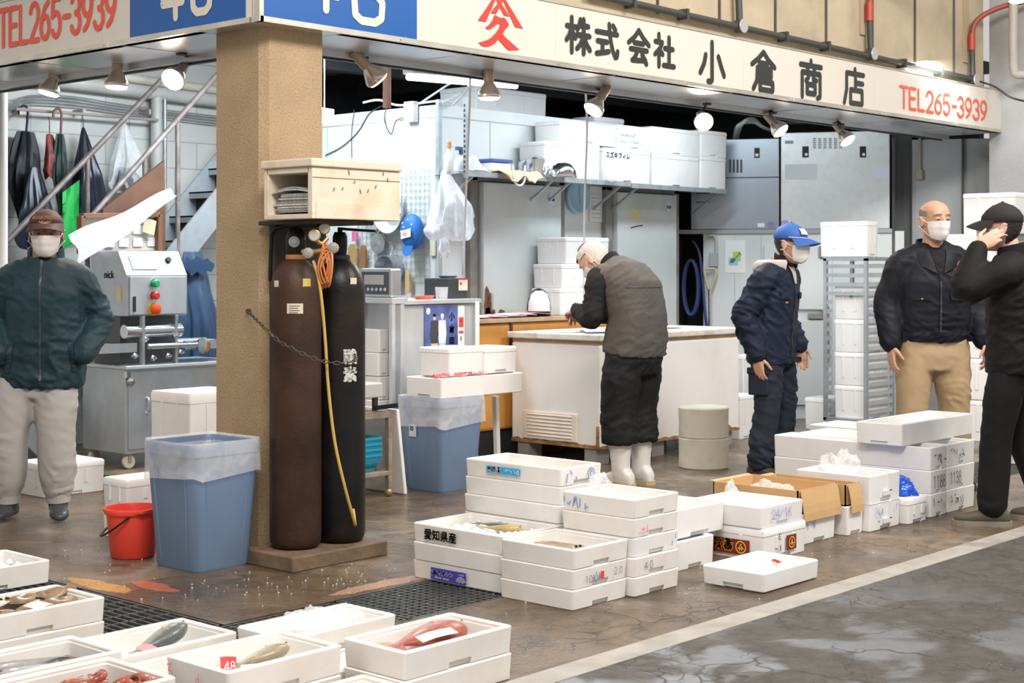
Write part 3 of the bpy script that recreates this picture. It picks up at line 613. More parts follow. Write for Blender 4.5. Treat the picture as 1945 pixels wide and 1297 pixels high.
for k in range(2):
    o = foam_closed(2.41, 2.73, -1.765, -1.34, k*.14, .14, ('white foam box with blue pen scrawls and a grip slot, under the bag filled one', 'open white foam box with a clear bag bulging out, behind the cardboard boxes')[k], GR, lid=.002) if k == 0 else foam_tray(2.41, 2.73, -1.765, -1.34, .14, .14, 'open white foam box with a clear bag bulging out, behind the cardboard boxes', GR)
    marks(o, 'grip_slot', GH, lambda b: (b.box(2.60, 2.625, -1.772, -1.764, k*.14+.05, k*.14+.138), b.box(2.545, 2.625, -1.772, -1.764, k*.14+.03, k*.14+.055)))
    if k == 0: marks(o, 'pen_mark', BLUE_INK, lambda b: (scribble(b, FY((2.45, -1.776, .05)), .07, .07, 51, .004, 3), scribble(b, FY((2.66, -1.776, .05)), .03, .07, 52, .004, 2)))
r5 = foam_closed(2.745, 2.955, -1.80, -1.42, 0, .135, 'small lidded white foam box under the blue plastic bag', GR)
marks(r5, 'pen_mark', BLACK_INK, lambda b: scribble(b, FY((2.88, -1.808, .03)), .05, .05, 61, .004, 2))
r6 = [foam_tray(3.02, 3.215, -1.785, -.82, k*.1235, .123, l, GR, notch=.03) for k, l in enumerate(('long white fish box on the floor beside the blue bag', 'long white fish box with 188 in pen, middle of its stack beside the blue bag', 'long open white fish box, topmost of its stack behind the bag filled box'))]
for k, s in enumerate(('1', '188', '1')):
    marks(r6[k], 'pen_mark', BLACK_INK, lambda b: (scribble(b, FY((3.045, -1.79, k*.1235+.03)), .15, .07, 70+k, .005, 4)) if k != 1 else write_strokes(b, '1188', FY((3.045, -1.79, .1235+.03)), .065, .75, 7))
r7 = [foam_tray(3.225, 3.56, -1.78, -.86, k*.1235, .123, l, GR, notch=.03) for k, l in enumerate(('long white fish box on the floor behind the shoe of the man in black', 'long white fish box with 138 in pen, next to the one marked 188', 'long white fish box under the crosswise one, nearest the man in black'))]
for k in range(3): marks(r7[k], 'pen_mark', BLACK_INK, lambda b: write_strokes(b, '1138', FY((3.245, -1.786, k*.1235+.03)), .065, .72, 7) if k == 1 else scribble(b, FY((3.245, -1.786, k*.1235+.03)), .17, .07, 80+k, .005, 5))
foam_tray(2.955, 3.80, -1.655, -1.38, .371, .118, 'long shallow white foam box lying crosswise on top of the long fish boxes', GR, side=0, notch=.05)
foam_tray(4.74, 5.12, -.42, -.02, 0, .24, 'open white foam box behind the long fish boxes, before the rack', GR)
t_lane = foam_tray(.835, 1.265, -2.155, -1.85, .004, .078, 'single open white foam tray on the floor nearest the lane line', None, side=0)

# ---- foreground fish boxes
GF = 'open fish boxes in the foreground'
def pair(x0, x1, y0, y1, h, n, labels, m=None):
    return [foam_tray(x0, x1, y0, y1, i*h/n, h/n-.0005, labels[i], GF, m or FOAM2, side=1) for i in range(n)]
pair(-1.46, -.97, .20, .56, .097, 1, ['open white fish box of ice at the left frame edge, behind the flatfish box'])
pair(-1.92, -1.41, -.885, -.565, .17, 2, ['plain white fish box under the box full of flatfish', 'open white fish box full of brown flatfish'])
pair(-2.30, -1.795, -1.57, -1.285, .17, 1, ['open white fish box with dark silvery fish, below the flatfish box'])
pair(-1.79, -1.29, -1.475, -1.165, .12, 1, ['open white fish box with ice and a fish tail sticking up'])
pair(-2.38, -1.865, -1.94, -1.60, .17, 1, ['open white fish box of reddish brown shellfish at the bottom frame edge'])
pair(-1.80, -1.40, -1.735, -1.49, .10, 1, ['low white fish box with a trace of orange, beside the shellfish box'])
fd = pair(-1.77, -1.335, -2.045, -1.75, .18, 2, ['plain white fish box under the one with the red tag', 'open white fish box with one pale fish and a red tag'])
pair(-1.325, -.85, -1.775, -1.51, .15, 2, ['plain white fish box under the one heaped with clear wrap', 'open white fish box heaped with crumpled clear wrap'])
ff = pair(-1.265, -.785, -2.245, -1.965, .175, 2, ['plain white fish box under the red sea bream', 'open white fish box with a red sea bream'])
pair(-1.76, -1.275, -2.40, -2.07, .085, 1, ['open white fish box at the bottom frame edge beside the sea bream box'])
pair(-1.325, -.845, -1.955, -1.785, .07, 1, ['low white fish box wedged behind the sea bream box with a silver fish'])
marks(fd[1], 'pen_mark', PINK_INK, lambda b: (strokes(b, [[(0, .045), (.02, .052)], [(.02, .052), (.006, .028)]+arc(.014, .016, .012, .014, 120, -140)+[(.0, .0)]], FX((-1.778, -1.77, .112)), .0035), scribble(b, FX((-1.778, -1.90, .10)), .03, .06, 93, .003, 3)))

# ---- boxes further back
GB = 'white foam boxes on the stall floor'
foam_closed(.26, .66, 2.30, 2.62, 0, .19, 'plain white foam box on the floor behind the man in the teal jacket', GB)
for k, l in enumerate(('white foam box on the floor behind the red bucket', 'lidded white foam box on top, behind the red bucket')): foam_closed(-.20, .15, .79, 1.0, k*.147, .145, l, GB)
foam_closed(.80, 1.22, 1.66, 2.04, 0, .60, 'tall lidded white foam box between the slicer and the pillar', GB, lid=.06)
# ================================================================ round the pillar
b = MB(); b.box(-.165, .40, -.405, -.06, 0, .066)
wb = b.build('wooden_block', WOOD, None, (.1, -.25, 0), bevel=.006); tag(wb, 'thick worn wooden block on the floor carrying the two gas cylinders', 'wooden block')
RUSTB = mat('cylinder_rust', (.050, .024, .014), .5, .1, var=.45, vscale=3, dirt=(.012, .010, .009), dscale=2.6, damt=.9, bump=.1, bscale=60, spec=.3)
CYLB = mat('cylinder_black', (.008, .0075, .0075), .38, .0, var=.3, vscale=6, dirt=(.040, .022, .013), dscale=2.2, damt=.6, bump=.08, bscale=60, spec=.28)
BRASS = mat('brass', (.55, .36, .16), .4, .8); GLASSW = mat('dial_white', (.50, .49, .45), .3); ORANGE = mat('orange_hose', (.62, .22, .07), .5); YELLOWH = mat('yellow_hose', (.52, .34, .08), .45)
STK = mat('aged_label', (.66, .58, .46), .6, var=.1, vscale=20, dirt=(.35, .25, .15), dscale=10, damt=.5); STKY = mat('yellow_label', (.60, .48, .10), .6)
def cylinder(x, y, m, label, collar):
    t = thing('gas_cylinder', label, 'gas cylinder', (x, y, .066), 0, 'tall gas cylinders chained to the pillar'); r = .116; b = MB()
    b.lathe([(.085, 0), (.104, .006), (.114, .03), (r, .06), (r, 1.14), (.112, 1.18), (.100, 1.225), (.080, 1.262), (.058, 1.285), (.045, 1.295)], n=40); b.build('body', m, t, smooth=50)
    b = MB(); b.lathe([(.042, 1.285), (.046, 1.29), (.046, 1.312), (.040, 1.316)], n=24); b.build('neck_ring', collar, t, smooth=40)
    return t
c1 = cylinder(.02, -.205, RUSTB, 'rusty brown gas cylinder with paper label, nearer the pillar', mat('orange_paint', (.50, .20, .05), .5))
c2 = cylinder(.262, -.232, CYLB, 'black gas cylinder with white characters and a yellow hose', DARKM)
CF = V((-.743, -.669, 0))                     # towards the viewer's side of the lane
def guard(t, h, open_):
    b = MB(); n = 24; pr = [(.040, 1.31), (.046, 1.33), (.046, 1.31+h*.6), (.040, 1.31+h*.85), (.024, 1.31+h), (.008, 1.31+h+.002)]
    b.lathe(pr, n=n); g = b.build('valve_guard', BLACK, t, smooth=40); return g
guard(c1, .125, 1)
b = MB(); Mv = frame(CF*.047+V((0, 0, 1.372)), (.669, -.743, 0), CF); b.lathe([(.025, -.004), (.025, .001), (.018, .003), (.018, .001), (.012, .001), (.012, .006), (.003, .007)], n=20, M=Mv.to_3x3().to_4x4(), c=Mv.translation); b.build('valve', mat('valve_grey', (.42, .42, .42), .4, .5), c1, smooth=40)
b = MB(); b.lathe([(.030, 1.31), (.034, 1.36), (.034, 1.40), (.026, 1.42)], n=20); b.box(-.008, .008, -.008, .008, 1.41, 1.442); b.tube([(-.01, -.01, 1.435), (.06, -.05, 1.430), (.13, -.10, 1.425)], .0065); b.build('valve_key', BLACK, c2, smooth=40)
def wrap_label(t, ang, z, w, h, m, name='paper_label', tilt=0., r=.1175, lines=0):
    b = MB(); g = []
    for i in range(7):
        a = ang+(i/6-.5)*w/r; g.append([(r*cos(a), r*sin(a), z+(k-.5)*h+tilt*(i/6-.5)*w) for k in (0, 1)])
    b.grid(g, .0008, True); return b.build(name, m, t)
A0 = atan2(-.669, -.743)
wrap_label(c1, A0+.12, 1.075, .072, .045, STK)
b = MB()
for k in range(4):
    a = A0+.12; strokes(b, [[(-.026, 0), (.02-.008*(k % 2), 0)]], frame((.1192*cos(a), .1192*sin(a), 1.087-.010*k), (-sin(a), cos(a), 0), (cos(a), sin(a), 0)) @ Matrix.Translation((0, 0, .0006)), .0022)
b.build('label_text', BLACK_INK, c1)
wrap_label(c1, A0-.72, 1.185, .03, .028, STK, r=.113); wrap_label(c1, A0+.60, 1.19, .038, .036, STKY, r=.1125); wrap_label(c2, A0+.70, 1.195, .034, .03, STK, r=.1115)
aw = A0+.55
def onc(a, z): return frame((.1172*cos(a), .1172*sin(a), z), (-sin(a), cos(a), 0), (cos(a), sin(a), 0))
b = MB(); text_mesh(b, '酸', onc(aw, .825) @ Matrix.Translation((-.037, 0, 0)), .072, .95, .0028); text_mesh(b, '素', onc(aw, .745) @ Matrix.Translation((-.037, 0, 0)), .072, .95, .0028)
k = []                                        # bend the flat lettering onto the round wall
for p in b.v:
    q = onc(aw, 0).inverted() @ p; a = aw+q.x/.1172; k.append(V((.1178*cos(a), .1178*sin(a), p.z)))
b.v = k; b.build('painted_characters', mat('stencil_white', (.62, .62, .60), .6, dirt=(.06, .055, .05), dscale=60, damt=.9), c2)
# regulator with two dials, coiled hose, long hose
t = thing('pressure_regulator', 'brass pressure regulator with two round dials between the gas cylinders', 'regulator', (.15, -.32, 1.40)); O = t.location
for c, r in ((D(597, 447, 6.70), .026), (D(616, 434, 6.74), .024)):
    Mg = frame(c, (.669, -.743, 0), CF); b = MB(); b.lathe([(r, -.022), (r*1.04, 0), (r*.9, .002)], n=24, M=Mg.to_3x3().to_4x4(), c=c); g = b.build('gauge', BRASS, t, O, smooth=40)
    b = MB(); b.lathe([(r*.88, .001), (r*.86, .003)], n=24, M=Mg.to_3x3().to_4x4(), c=c); strokes(b, [[(0, -.002), (r*.5, r*.4)]], Mg @ Matrix.Translation((0, 0, .0035)), .002); b.build('dial', GLASSW, g, O); g.matrix_parent_inverse = Matrix()
b = MB(); b.tube([D(597, 452, 6.72), D(610, 463, 6.74), D(622, 452, 6.76)], .010, sm=3); b.tube([D(575, 478, 6.76), D(600, 478, 6.72), D(640, 472, 6.72)], .012); b.build('manifold', BRASS, t, O, smooth=60)
for c in (D(585, 481, 6.70), D(633, 471, 6.68)):
    b = MB(); Mg = frame(c, (.669, -.743, 0), CF).to_3x3().to_4x4(); b.lathe([(.022, -.012), (.026, 0), (.022, .012), (.010, .016)], n=10, M=Mg, c=c); b.build('knob', mat('knob_cream', (.30, .28, .23), .5), t, O)
b = MB(); pts = []
for k in range(9):
    xo = (k % 3-1)*7; pts += [D(620+xo, 462+k*2, 6.72-.006*k), D(627+xo*.6, 505, 6.70-.006*k), D(618+xo*.8, 548-k*1.5, 6.71-.006*k), D(609+xo*.7, 505, 6.70-.006*k)]
b.tube(pts, .0048, 6, sm=5); o = b.build('hose', ORANGE, None, pts[0], smooth=60); tag(o, 'thin orange hose hung in loops between the two gas cylinders', 'hose')
b = MB(); b.tube([D(595, 496, 6.72), D(605, 530, 6.68), D(612, 580, 6.67), D(618, 650, 6.67), D(624, 740, 6.66), D(636, 840, 6.65), D(655, 925, 6.66), D(673, 990, 6.72), D(674, 992, 6.76), D(671, 968, 6.85)], .0068, 8, sm=6)
o = b.build('hose', YELLOWH, None, (.2, -.35, .7), smooth=60); tag(o, 'long yellow hose hanging down in front of the black gas cylinder', 'hose')
# chain
b = MB(); CH = mat('chain_iron', (.13, .11, .09), .5, .7); cp = smooth_path([V((-.012, .10, 1.12)), D(502, 622, 6.72), D(530, 648, 6.66), D(560, 664, 6.62), D(592, 679, 6.62), D(625, 688, 6.63), D(655, 689, 6.67), D(676, 682, 6.78), V((.40, -.14, .955)), V((.40, -.01, 1.0))], 12)
acc = 0; links = []
for p, q in zip(cp, cp[1:]):
    acc += (q-p).length
    if acc > .0215: links.append(((p+q)/2, (q-p).normalized())); acc = 0
for i, (p, d) in enumerate(links):
    sd = d.cross(V((0, 0, 1))).normalized(); up = sd.cross(d); w = sd if i % 2 else up
    ring = [p+d*.015*cos(2*pi*j/10)+w*.0075*sin(2*pi*j/10) for j in range(11)]; b.tube(ring, .0026, 5, cap=False)
o = b.build('chain', CH, None, (-.01, .1, 1.0), smooth=60); tag(o, 'rusty iron chain slung from the pillar round both gas cylinders', 'chain')
b = MB(); b.lathe([(.012, 0), (.012, .014)], n=12, M=Matrix.Rotation(R(-90), 4, 'Y'), c=(0, .10, 1.12)); b.build('anchor', CH, o, o.location)
# shelf, foam box, newspapers
t = thing('wall_shelf', 'dark wooden bracket shelf on the pillar above the gas cylinders', 'shelf', (.15, -.02, 1.5)); O = t.location; DWOOD = mat('dark_wood', (.045, .030, .022), .6, var=.3, vscale=9)
b = MB(); b.box(-.03, .30, -.42, -.002, 1.515, 1.534); b.build('board', DWOOD, t, O, bevel=.003)
b = MB(); b.box(.03, .34, -.045, -.006, 1.20, 1.515); b.build('back_panel', mat('panel_dark', (.060, .048, .036), .6, var=.2, vscale=5), t, O)
b = MB(); b.tube([(.0, -.38, 1.512), (.0, -.10, 1.505), (.0, -.06, 1.42), (-.0, -.05, 1.26)], .010, sm=4); b.build('bracket', BLACK, t, O, smooth=60)
fx0, fx1, fy0, fy1, fz = -.105, .42, -.465, -.135, 1.536
t = thing('foam_box', 'aged foam box lying open on its side on the shelf, newspapers inside', 'foam box', (fx0, fy0, fz)); O = t.location
b = MB(); w = .03
for a in ((fx0+.0, fx1, fy0, fy1, fz, fz+w*.7), (fx0, fx1, fy0, fy0+w, fz+.02, fz+.225), (fx0, fx1, fy1-w, fy1, fz+.02, fz+.225), (fx1-w, fx1, fy0+.02, fy1-.02, fz+.01, fz+.225), (fx0, fx1, fy0+.02, fy1-.02, fz+.2, fz+.225)): b.box(*a)
b.box(fx0+.02, fx1-.01, fy0-.004, fy0+.002, fz+.0, fz+.075); b.build('box_body', FOAM_OLD, t, O, bevel=.004)
b = MB(); b.box(fx0-.012, fx1+.006, fy0-.012, fy1+.012, fz+.226, fz+.262); b.build('lid', FOAM_OLD, t, O, bevel=.006)
b = MB(); b.box(fx0+.002, fx1, fy0-.0022, fy0, fz+.178, fz+.181)
for i in range(9):
    x = fx0+.12+.042*i+random.uniform(-.01, .01); z = fz+.11+random.random()*.10; b.bar((x, fy0-.002, z), (x+random.uniform(-.006, .01), fy0-.002, z+random.uniform(.008, .03)), .004)
b.build('scratch', mat('scratch_brown', (.30, .19, .08), .8), t, O)
NEWS = [mat('newsprint_%d' % i, c, .8, var=.25, vscale=60) for i, c in enumerate(((.50, .49, .46), (.30, .31, .31), (.60, .58, .53)))]
z = fz+.0225
for i in range(11):
    h = .006+.004*random.random(); b = MB(); x0, x1 = fx0+.015+random.uniform(0, .03), fx0+.34; y0, y1 = fy0+w+.005+random.uniform(0, .018), fy1-w-.005-random.uniform(0, .05)
    bend = random.uniform(-.003, .006)+(.012 if i > 8 else 0)
    g = [[(x0+(x1-x0)*p/5, y0+(y1-y0)*q/6, z+h+bend*(1-p/5)*sin(q/6*pi)*(1 if i > 8 else .3)) for q in range(7)] for p in range(6)]
    b.grid(g, h); o = b.build('newspaper', NEWS[i % 3], None, (x0, y0, z), smooth=40)
    tag(o, 'folded newspaper lying in the pile inside the aged foam box', 'newspaper', 'newspapers in the aged foam box'); z += h+.0015
# bins
BLUEP = mat('bin_blue', (.155, .235, .37), .45, var=.05, vscale=4, dirt=(.10, .13, .17), dscale=4, damt=.35)
def bin_(x, y, label, w=.385, h=.555, seed=1, liner_cut=.75):
    t = thing('waste_bin', label, 'bin', (x, y, 0), 0, 'square blue waste bins'); b = MB(); f = .80
    def sq(s, z, r=.05, k=1.): return lift(rr(w/2*s*k, w/2*s*k, r*s, n=4), z)
    b.rings([sq(f-.03, 0), sq(f, .012), sq(.965, h-.055), sq(.965, h-.055), sq(1.0, h-.05), sq(1.0, h-.012), sq(.985, h), sq(.95, h), sq(.93, h-.01), sq(f-.04, .02)])
    b.build('tub', BLUEP, t, smooth=35)
    b = MB()
    for s in (-1, 1):      # raised ribs near the corners of each wall
        for q in (-1, 1):
            for k in range(2):
                p0 = V((s*w/2*f*.985, q*w/2*f*.60, .03)); p1 = V((s*w/2*.966, q*w/2*.62, h-.07))
                if k: p0 = V((p0.y, p0.x, p0.z)); p1 = V((p1.y, p1.x, p1.z))
                b.tube([p0, p1], .004, 5)
    b.build('rib', BLUEP, t, smooth=60)
    rnd = random.Random(seed); b = MB(); n = 64; rs = []
    ph = [rnd.uniform(0, 6.28) for _ in range(6)]
    prof = [(.80, -.20, 0), (.90, -.05, .3), (.955, .004, .1), (1.005, .010, .0), (1.018, -.02, .4), (1.012, -.06, .8), (1.02, -.11, 1.2), (1.025, -.155, 1.5)]
    for s, dz, wv in prof:
        base = rr(w/2*s, w/2*s, .05, n=15)
        ring = []
        for j, (px_, py_) in enumerate(base):
            a = atan2(py_, px_); e = 1+wv*.009*(sin(7*a+ph[0])+.7*sin(13*a+ph[1])+.5*sin(23*a+ph[2]))
            ring.append(V((px_*e, py_*e, h+dz+(wv*.012*(sin(3*a+ph[3])+.6*sin(9*a+ph[4]))))))
        rs.append(ring)
    b.rings(rs, True, False, False); b.build('bin_liner', BAG, t, smooth=80)
    return t
bin_(-.305, .045, 'square blue waste bin with clear liner, left of the gas cylinders', seed=3)
b2 = bin_(2.07, .90, 'square blue waste bin with clear liner under a white foam tray', w=.39, h=.55, seed=8)
b = MB(); M2 = FX((1.884, .985, .32)); b.add([M2 @ V(p) for p in ((0, 0, 0), (.062, 0, 0), (.062, .075, 0), (0, .075, 0))], [(0, 1, 2, 3)]); b.build('paper_label', mat('label_grey', (.55, .58, .60), .6), b2, (2.07, .90, 0))
b = MB(); text_mesh(b, '70', FX((1.883, .98, .355)), .04, .8, .001); b.build('label_number', BLACK_INK, b2, (2.07, .90, 0))
# red bucket
REDP = mat('bucket_red', (.84, .07, .045), .35, sss=.0); t = thing('bucket', 'bright red plastic bucket on the wet floor beside the blue bin', 'bucket', (-.40, .445, 0))
b = MB(); n = 40
rs = [[V((r*cos(2*pi*j/n), r*sin(2*pi*j/n), z)) for j in range(n)] for r, z in ((.092, 0), (.10, .006), (.118, .20), (.128, .202), (.132, .214), (.130, .226), (.122, .226), (.116, .21), (.096, .012))]
for i in (4, 5, 6):
    for j in range(n):
        d = abs((j/n*2*pi-R(255)+pi) % (2*pi)-pi)
        if d < .22: rs[i][j] += V((cos(2*pi*j/n), sin(2*pi*j/n), 0))*.022*(1-d/.22)
b.rings(rs); b.build('tub', REDP, t, smooth=50)
b = MB(); b.tube([V((.13*cos(a), .13*sin(a), .20)) if k in (0, 12) else V((.142*cos(a), .142*sin(a), .20-.10*sin(pi*k/12))) for k in range(13) for a in [R(60+170*k/12)]], .005, sm=2); b.build('handle', BLACK, t, smooth=60)
# ================================================================ left bay: stairs, hanging rainwear, slicing machine
STAIR = mat('stair_paint', (.33, .365, .39), .5, .2, var=.12, vscale=5, dirt=(.22, .15, .11), dscale=5, damt=.6); RAILM = mat('rail_paint', (.20, .165, .15), .5, .2, var=.3, vscale=9, dirt=(.32, .28, .27), dscale=9, damt=.6)
YN, YF = 3.72, 4.10
t = thing('staircase', 'grey steel staircase with pipe handrails behind the slicing machine', 'staircase', (2.6, 3.95, 0)); O = t.location
n0, n1 = PY(338, 486, YN), PY(413, 392, YN); dn = (n1-n0)/(n1.x-n0.x)
def nl(x, y=YN): p = n0+dn*(x-n0.x); return V((x, y, p.z))
xa = n0.x-n0.z/dn.z+.12; xb = 3.28
for y in (YN, YF):
    b = MB(); b.bar(nl(xa, y), nl(xb, y), .02, .20, (0, 0, 1)); b.build('stringer', STAIR, t, O)
z = .20; k = 0
while z < nl(xb).z:
    x = n0.x+(z-n0.z)/dn.z; b = MB(); b.box(x-.10, x+.15, YN+.01, YF-.01, z-.012, z); b.box(x-.10, x-.092, YN+.01, YF-.01, z-.05, z); b.build('tread', STAIR, t, O); b = MB(); b.box(x+.145, x+.155, YN+.012, YF-.012, z, z+.17); b.build('riser_or_shade', mat('tread_shade_dark', (.02, .022, .024), .7), t, O); z += .188; k += 1  # near-black panels behind the treads, added to paint the shade between them
for y, a, c in ((YN, (214, 366), (409, 146)), (YF, (-20, 493), (322, 136))):
    pa, pc = PY(*a, y), PY(*c, y); d = (pc-pa).normalized(); b = MB(); b.tube([pa-d*.3, pc+d*.25], .021, 10); b.build('handrail', RAILM, t, O, smooth=60)
    ks = (.30, .62) if y == YN else (.52,)
    for q in ks: p = pa.lerp(pc, q); b = MB(); b.tube([p, V((p.x, p.y, max(.0, nl(p.x).z)))], .018, 8); b.build('post', RAILM, t, O, smooth=60)
# under-stair plate
# pipes and cables on the back wall
PIPE = mat('pvc_grey', (.50, .51, .48), .45, var=.06, vscale=4, dirt=(.35, .33, .30), dscale=3, damt=.4); YB = 4.44
def pipe(pts, r, label, m=PIPE, sm=0, nm='pipe', grp=None):
    b = MB(); b.tube(pts, r, 12, sm=sm); o = b.build(nm, m, None, pts[0], smooth=50); return tag(o, label, nm, grp)
pipe([PY(62, 150, 4.42), PY(120, 155, 4.42), PY(420, 192, 4.42)], .055, 'thick grey pipe along the back wall behind the lamps')
pipe([PY(96, 128, 4.38), PY(420, 172, 4.38)], .034, 'thinner cream pipe along the back wall above the thick one', mat('pipe_cream', (.58, .55, .46), .45))
pipe([PY(297, 182, 4.42), PY(297, 520, 4.42)], .045, 'vertical grey drain pipe on the back wall left of the stairs')
pipe([PY(313, 160, 4.40), PY(313, 470, 4.40)], .016, 'slim vertical steel conduit beside the drain pipe', GALV)
pipe([D(5, 148, 9.6), D(5, 900, 9.6)], .032, 'white vertical pipe at the left frame edge beside the umbrellas', mat('pipe_white', (.70, .70, .68), .4))
for i in range(4):
    pipe([PY(12, 225+i*4, 4.4), PY(22, 200+i*5, 4.41), PY(55, 182+i*5, 4.43), PY(140, 184+i*6, 4.45), PY(240, 200+i*5, 4.45), PY(420, 222+i*5, 4.45)], .0055, 'thin cable in the bundle running along the back wall', mat('cable_grey', (.20, .21, .22), .5), 5, 'cable', 'cables along the back wall')
b = MB(); b.tube([PY(30, 207, 4.36), PY(300, 228, 4.36)], .012, 8); 
for p in (40, 160, 285): b.box(PY(p, 200, 4.36).x-.01, PY(p, 200, 4.36).x+.01, 4.36, 4.5, PY(p, 215, 4.36).z-.01, PY(p, 215, 4.36).z+.03)
o = b.build('clothes_rail', mat('rail_rust', (.40, .35, .32), .5, .3), None, PY(160, 215, 4.36), smooth=40); tag(o, 'thin rusty hanging rail on the back wall carrying umbrellas and bags', 'rail')
# hanging things
def drape(name, label, cat, m, top, bottom_z, wt, wb, depth, seed, folds=6, shift=0., group=None, up=0.):
    """a limp thing hung from one point: a pinched top that widens into folds"""
    rnd = random.Random(seed); n = 48; N = 22; rs = []; ph = [rnd.uniform(0, 6.28) for _ in range(5)]; top = V(top); H = top.z-bottom_z
    for i in range(N+1):
        u = i/N; w = wt+(wb-wt)*(u**.75) if u < .85 else wb*(1-.25*((u-.85)/.15)**2); z = top.z-H*u
        ring = []
        for j in range(n):
            a = 2*pi*j/n; f = 1+min(u*2, 1)*(.20*sin(folds*a+ph[0]+1.2*u)+.12*sin((folds*2+1)*a+ph[1]-2*u)); q = noise.noise(V((cos(a)*2, sin(a)*2, u*6+seed)))*.10*min(1, u*3)
            ring.append(V((top.x+shift*u+(w/2)*cos(a)*(f+q), top.y-depth*.3*min(1, u*2)+depth/2*min(1, .2+u*1.5)*sin(a)*(f+q), z+.02*sin(3*a+ph[2])*u)))
        rs.append(ring)
    b = MB(); b.rings(rs); o = b.build(name, m, None, top, smooth=70); tag(o, label, cat, group)
    if up: b = MB(); b.tube([top-V((0, 0, .01)), top+V((0, .0, up*.6)), top+V((.0, .01, up))], .004, 6); b.build('strap', m, o, top)
    return o
RAINB = mat('rubber_navy', (.010, .015, .028), .32, spec=.4); RAINK = mat('umbrella_black', (.008, .011, .015), .5, spec=.3); GREEN_U = mat('umbrella_green', (.010, .030, .025), .5, spec=.3)
def umbrella(label, m, hook, tip, wid, hm, seed):
    hook, tip = V(hook), V(tip); t = thing('umbrella', label, 'umbrella', hook, 0, 'umbrellas on the wall rail'); O = hook
    ax = (tip-hook).normalized(); sd = ax.cross(V((0, 1, 0))).normalized(); b = MB(); h0 = hook+ax*.16
    b.tube([hook-sd*.055+ax*.04, hook-sd*.05-ax*.0, hook-sd*.025-ax*.022, hook+ax*-.018, hook+sd*.012+ax*.012, hook+sd*.012+ax*.05, h0+sd*.006], .0095, 8, sm=4); b.build('handle', hm, t, O, smooth=60)
    rs = []; n = 32; L = (tip-h0).length; fw_ = sd.cross(ax)
    for i in range(15):
        u = i/14; w = wid*(.22+.78*sin(pi*min(1, .08+u*.9))**.8)*(1 if u < .5 else 1-(u-.5)*1.5); rs.append([h0+ax*L*u+(sd*cos(2*pi*j/n)+fw_*sin(2*pi*j/n)*.6)*max(w, .008)/2*(1+.28*sin(8*2*pi*j/n+u*2.5)) for j in range(n)])
    b = MB(); b.rings(rs); b.build('canopy', m, t, O, smooth=60); b = MB(); b.tube([tip-ax*.02, tip+ax*.07], .004, 6); b.build('tip', GALV, t, O)
    return t
umbrella('black umbrella with dark hooked handle, leftmost on the wall rail', RAINK, PY(50, 208, 4.37), PY(42, 440, 4.36), .22, BLACK, 1)
umbrella('slim dark green umbrella with brown hooked handle', GREEN_U, PY(114, 213, 4.28), PY(114, 420, 4.24), .10, mat('handle_brown', (.16, .06, .03), .4), 2)
drape('rain_coat', 'black rubber raincoat hanging low below the black umbrella', 'raincoat', RAINB, PY(66, 318, 4.22), PY(66, 470, 4.2).z, .06, .30, .10, 11, 5)
drape('apron', 'shiny navy rubber apron hung from a point between umbrella and handrail', 'apron', RAINB, PY(158, 242, 4.36), PY(158, 420, 4.3).z, .01, .30, .15, 5, 4, .02, up=.085)
drape('cloth_bag', 'dark red bag hanging between the two umbrellas', 'bag', mat('bag_red', (.20, .035, .03), .5, var=.6, vscale=7), PY(94, 255, 4.33), PY(94, 336, 4.3).z, .05, .13, .10, 7, 3, up=.13)
drape('plastic_bag', 'clear plastic bag with dark contents hanging left of the stairs', 'plastic bag', BAG, PY(236, 232, 4.38), PY(236, 362, 4.3).z, .01, .31, .16, 9, 7, up=.03)
drape('bundle', 'dark grey bundle inside the clear bag left of the stairs', 'bundle', mat('cloth_grey', (.12, .14, .17), .7), PY(236, 318, 4.34), PY(236, 357, 4.3).z, .12, .24, .12, 4, 3)
b = MB(); b.grid([[PY(118+i*8, 366+k*22-6*i, 4.20+.02*sin(i*2+k)) for i in range(5)] for k in range(6)], .004)
o = b.build('towel', mat('towel_green', (.03, .50, .10), .6), None, PY(130, 400, 4.2), smooth=60); tag(o, 'bright green towel hanging under the navy apron', 'towel')
# navy waterproof hung on the stair rail
NAVY = mat('waterproof_navy', (.025, .060, .125), .35, coat=.15)
jk = drape('rain_jacket', 'navy waterproof jacket bunched on the stair rail beside the pillar', 'raincoat', NAVY, PY(366, 478, 3.66), PY(368, 735, 3.66).z, .16, .36, .20, 21, 4)
b = MB(); c = PY(366, 505, 3.60); b.rings([[c+V((.15*cos(2*pi*j/20)*k, -.05*k, .055*sin(2*pi*j/20)*k+(.02*sin(3*j))*k)) for j in range(20)] for k in (1.05, .9, .75, .5)]); b.build('hood', NAVY, jk, jk.location, smooth=60)
b = MB(); b.ball(PY(350, 532, 3.53), (.022, .012, .045)); b.build('green_tab', mat('towel_green', (.03, .5, .1)), jk, jk.location, smooth=60)
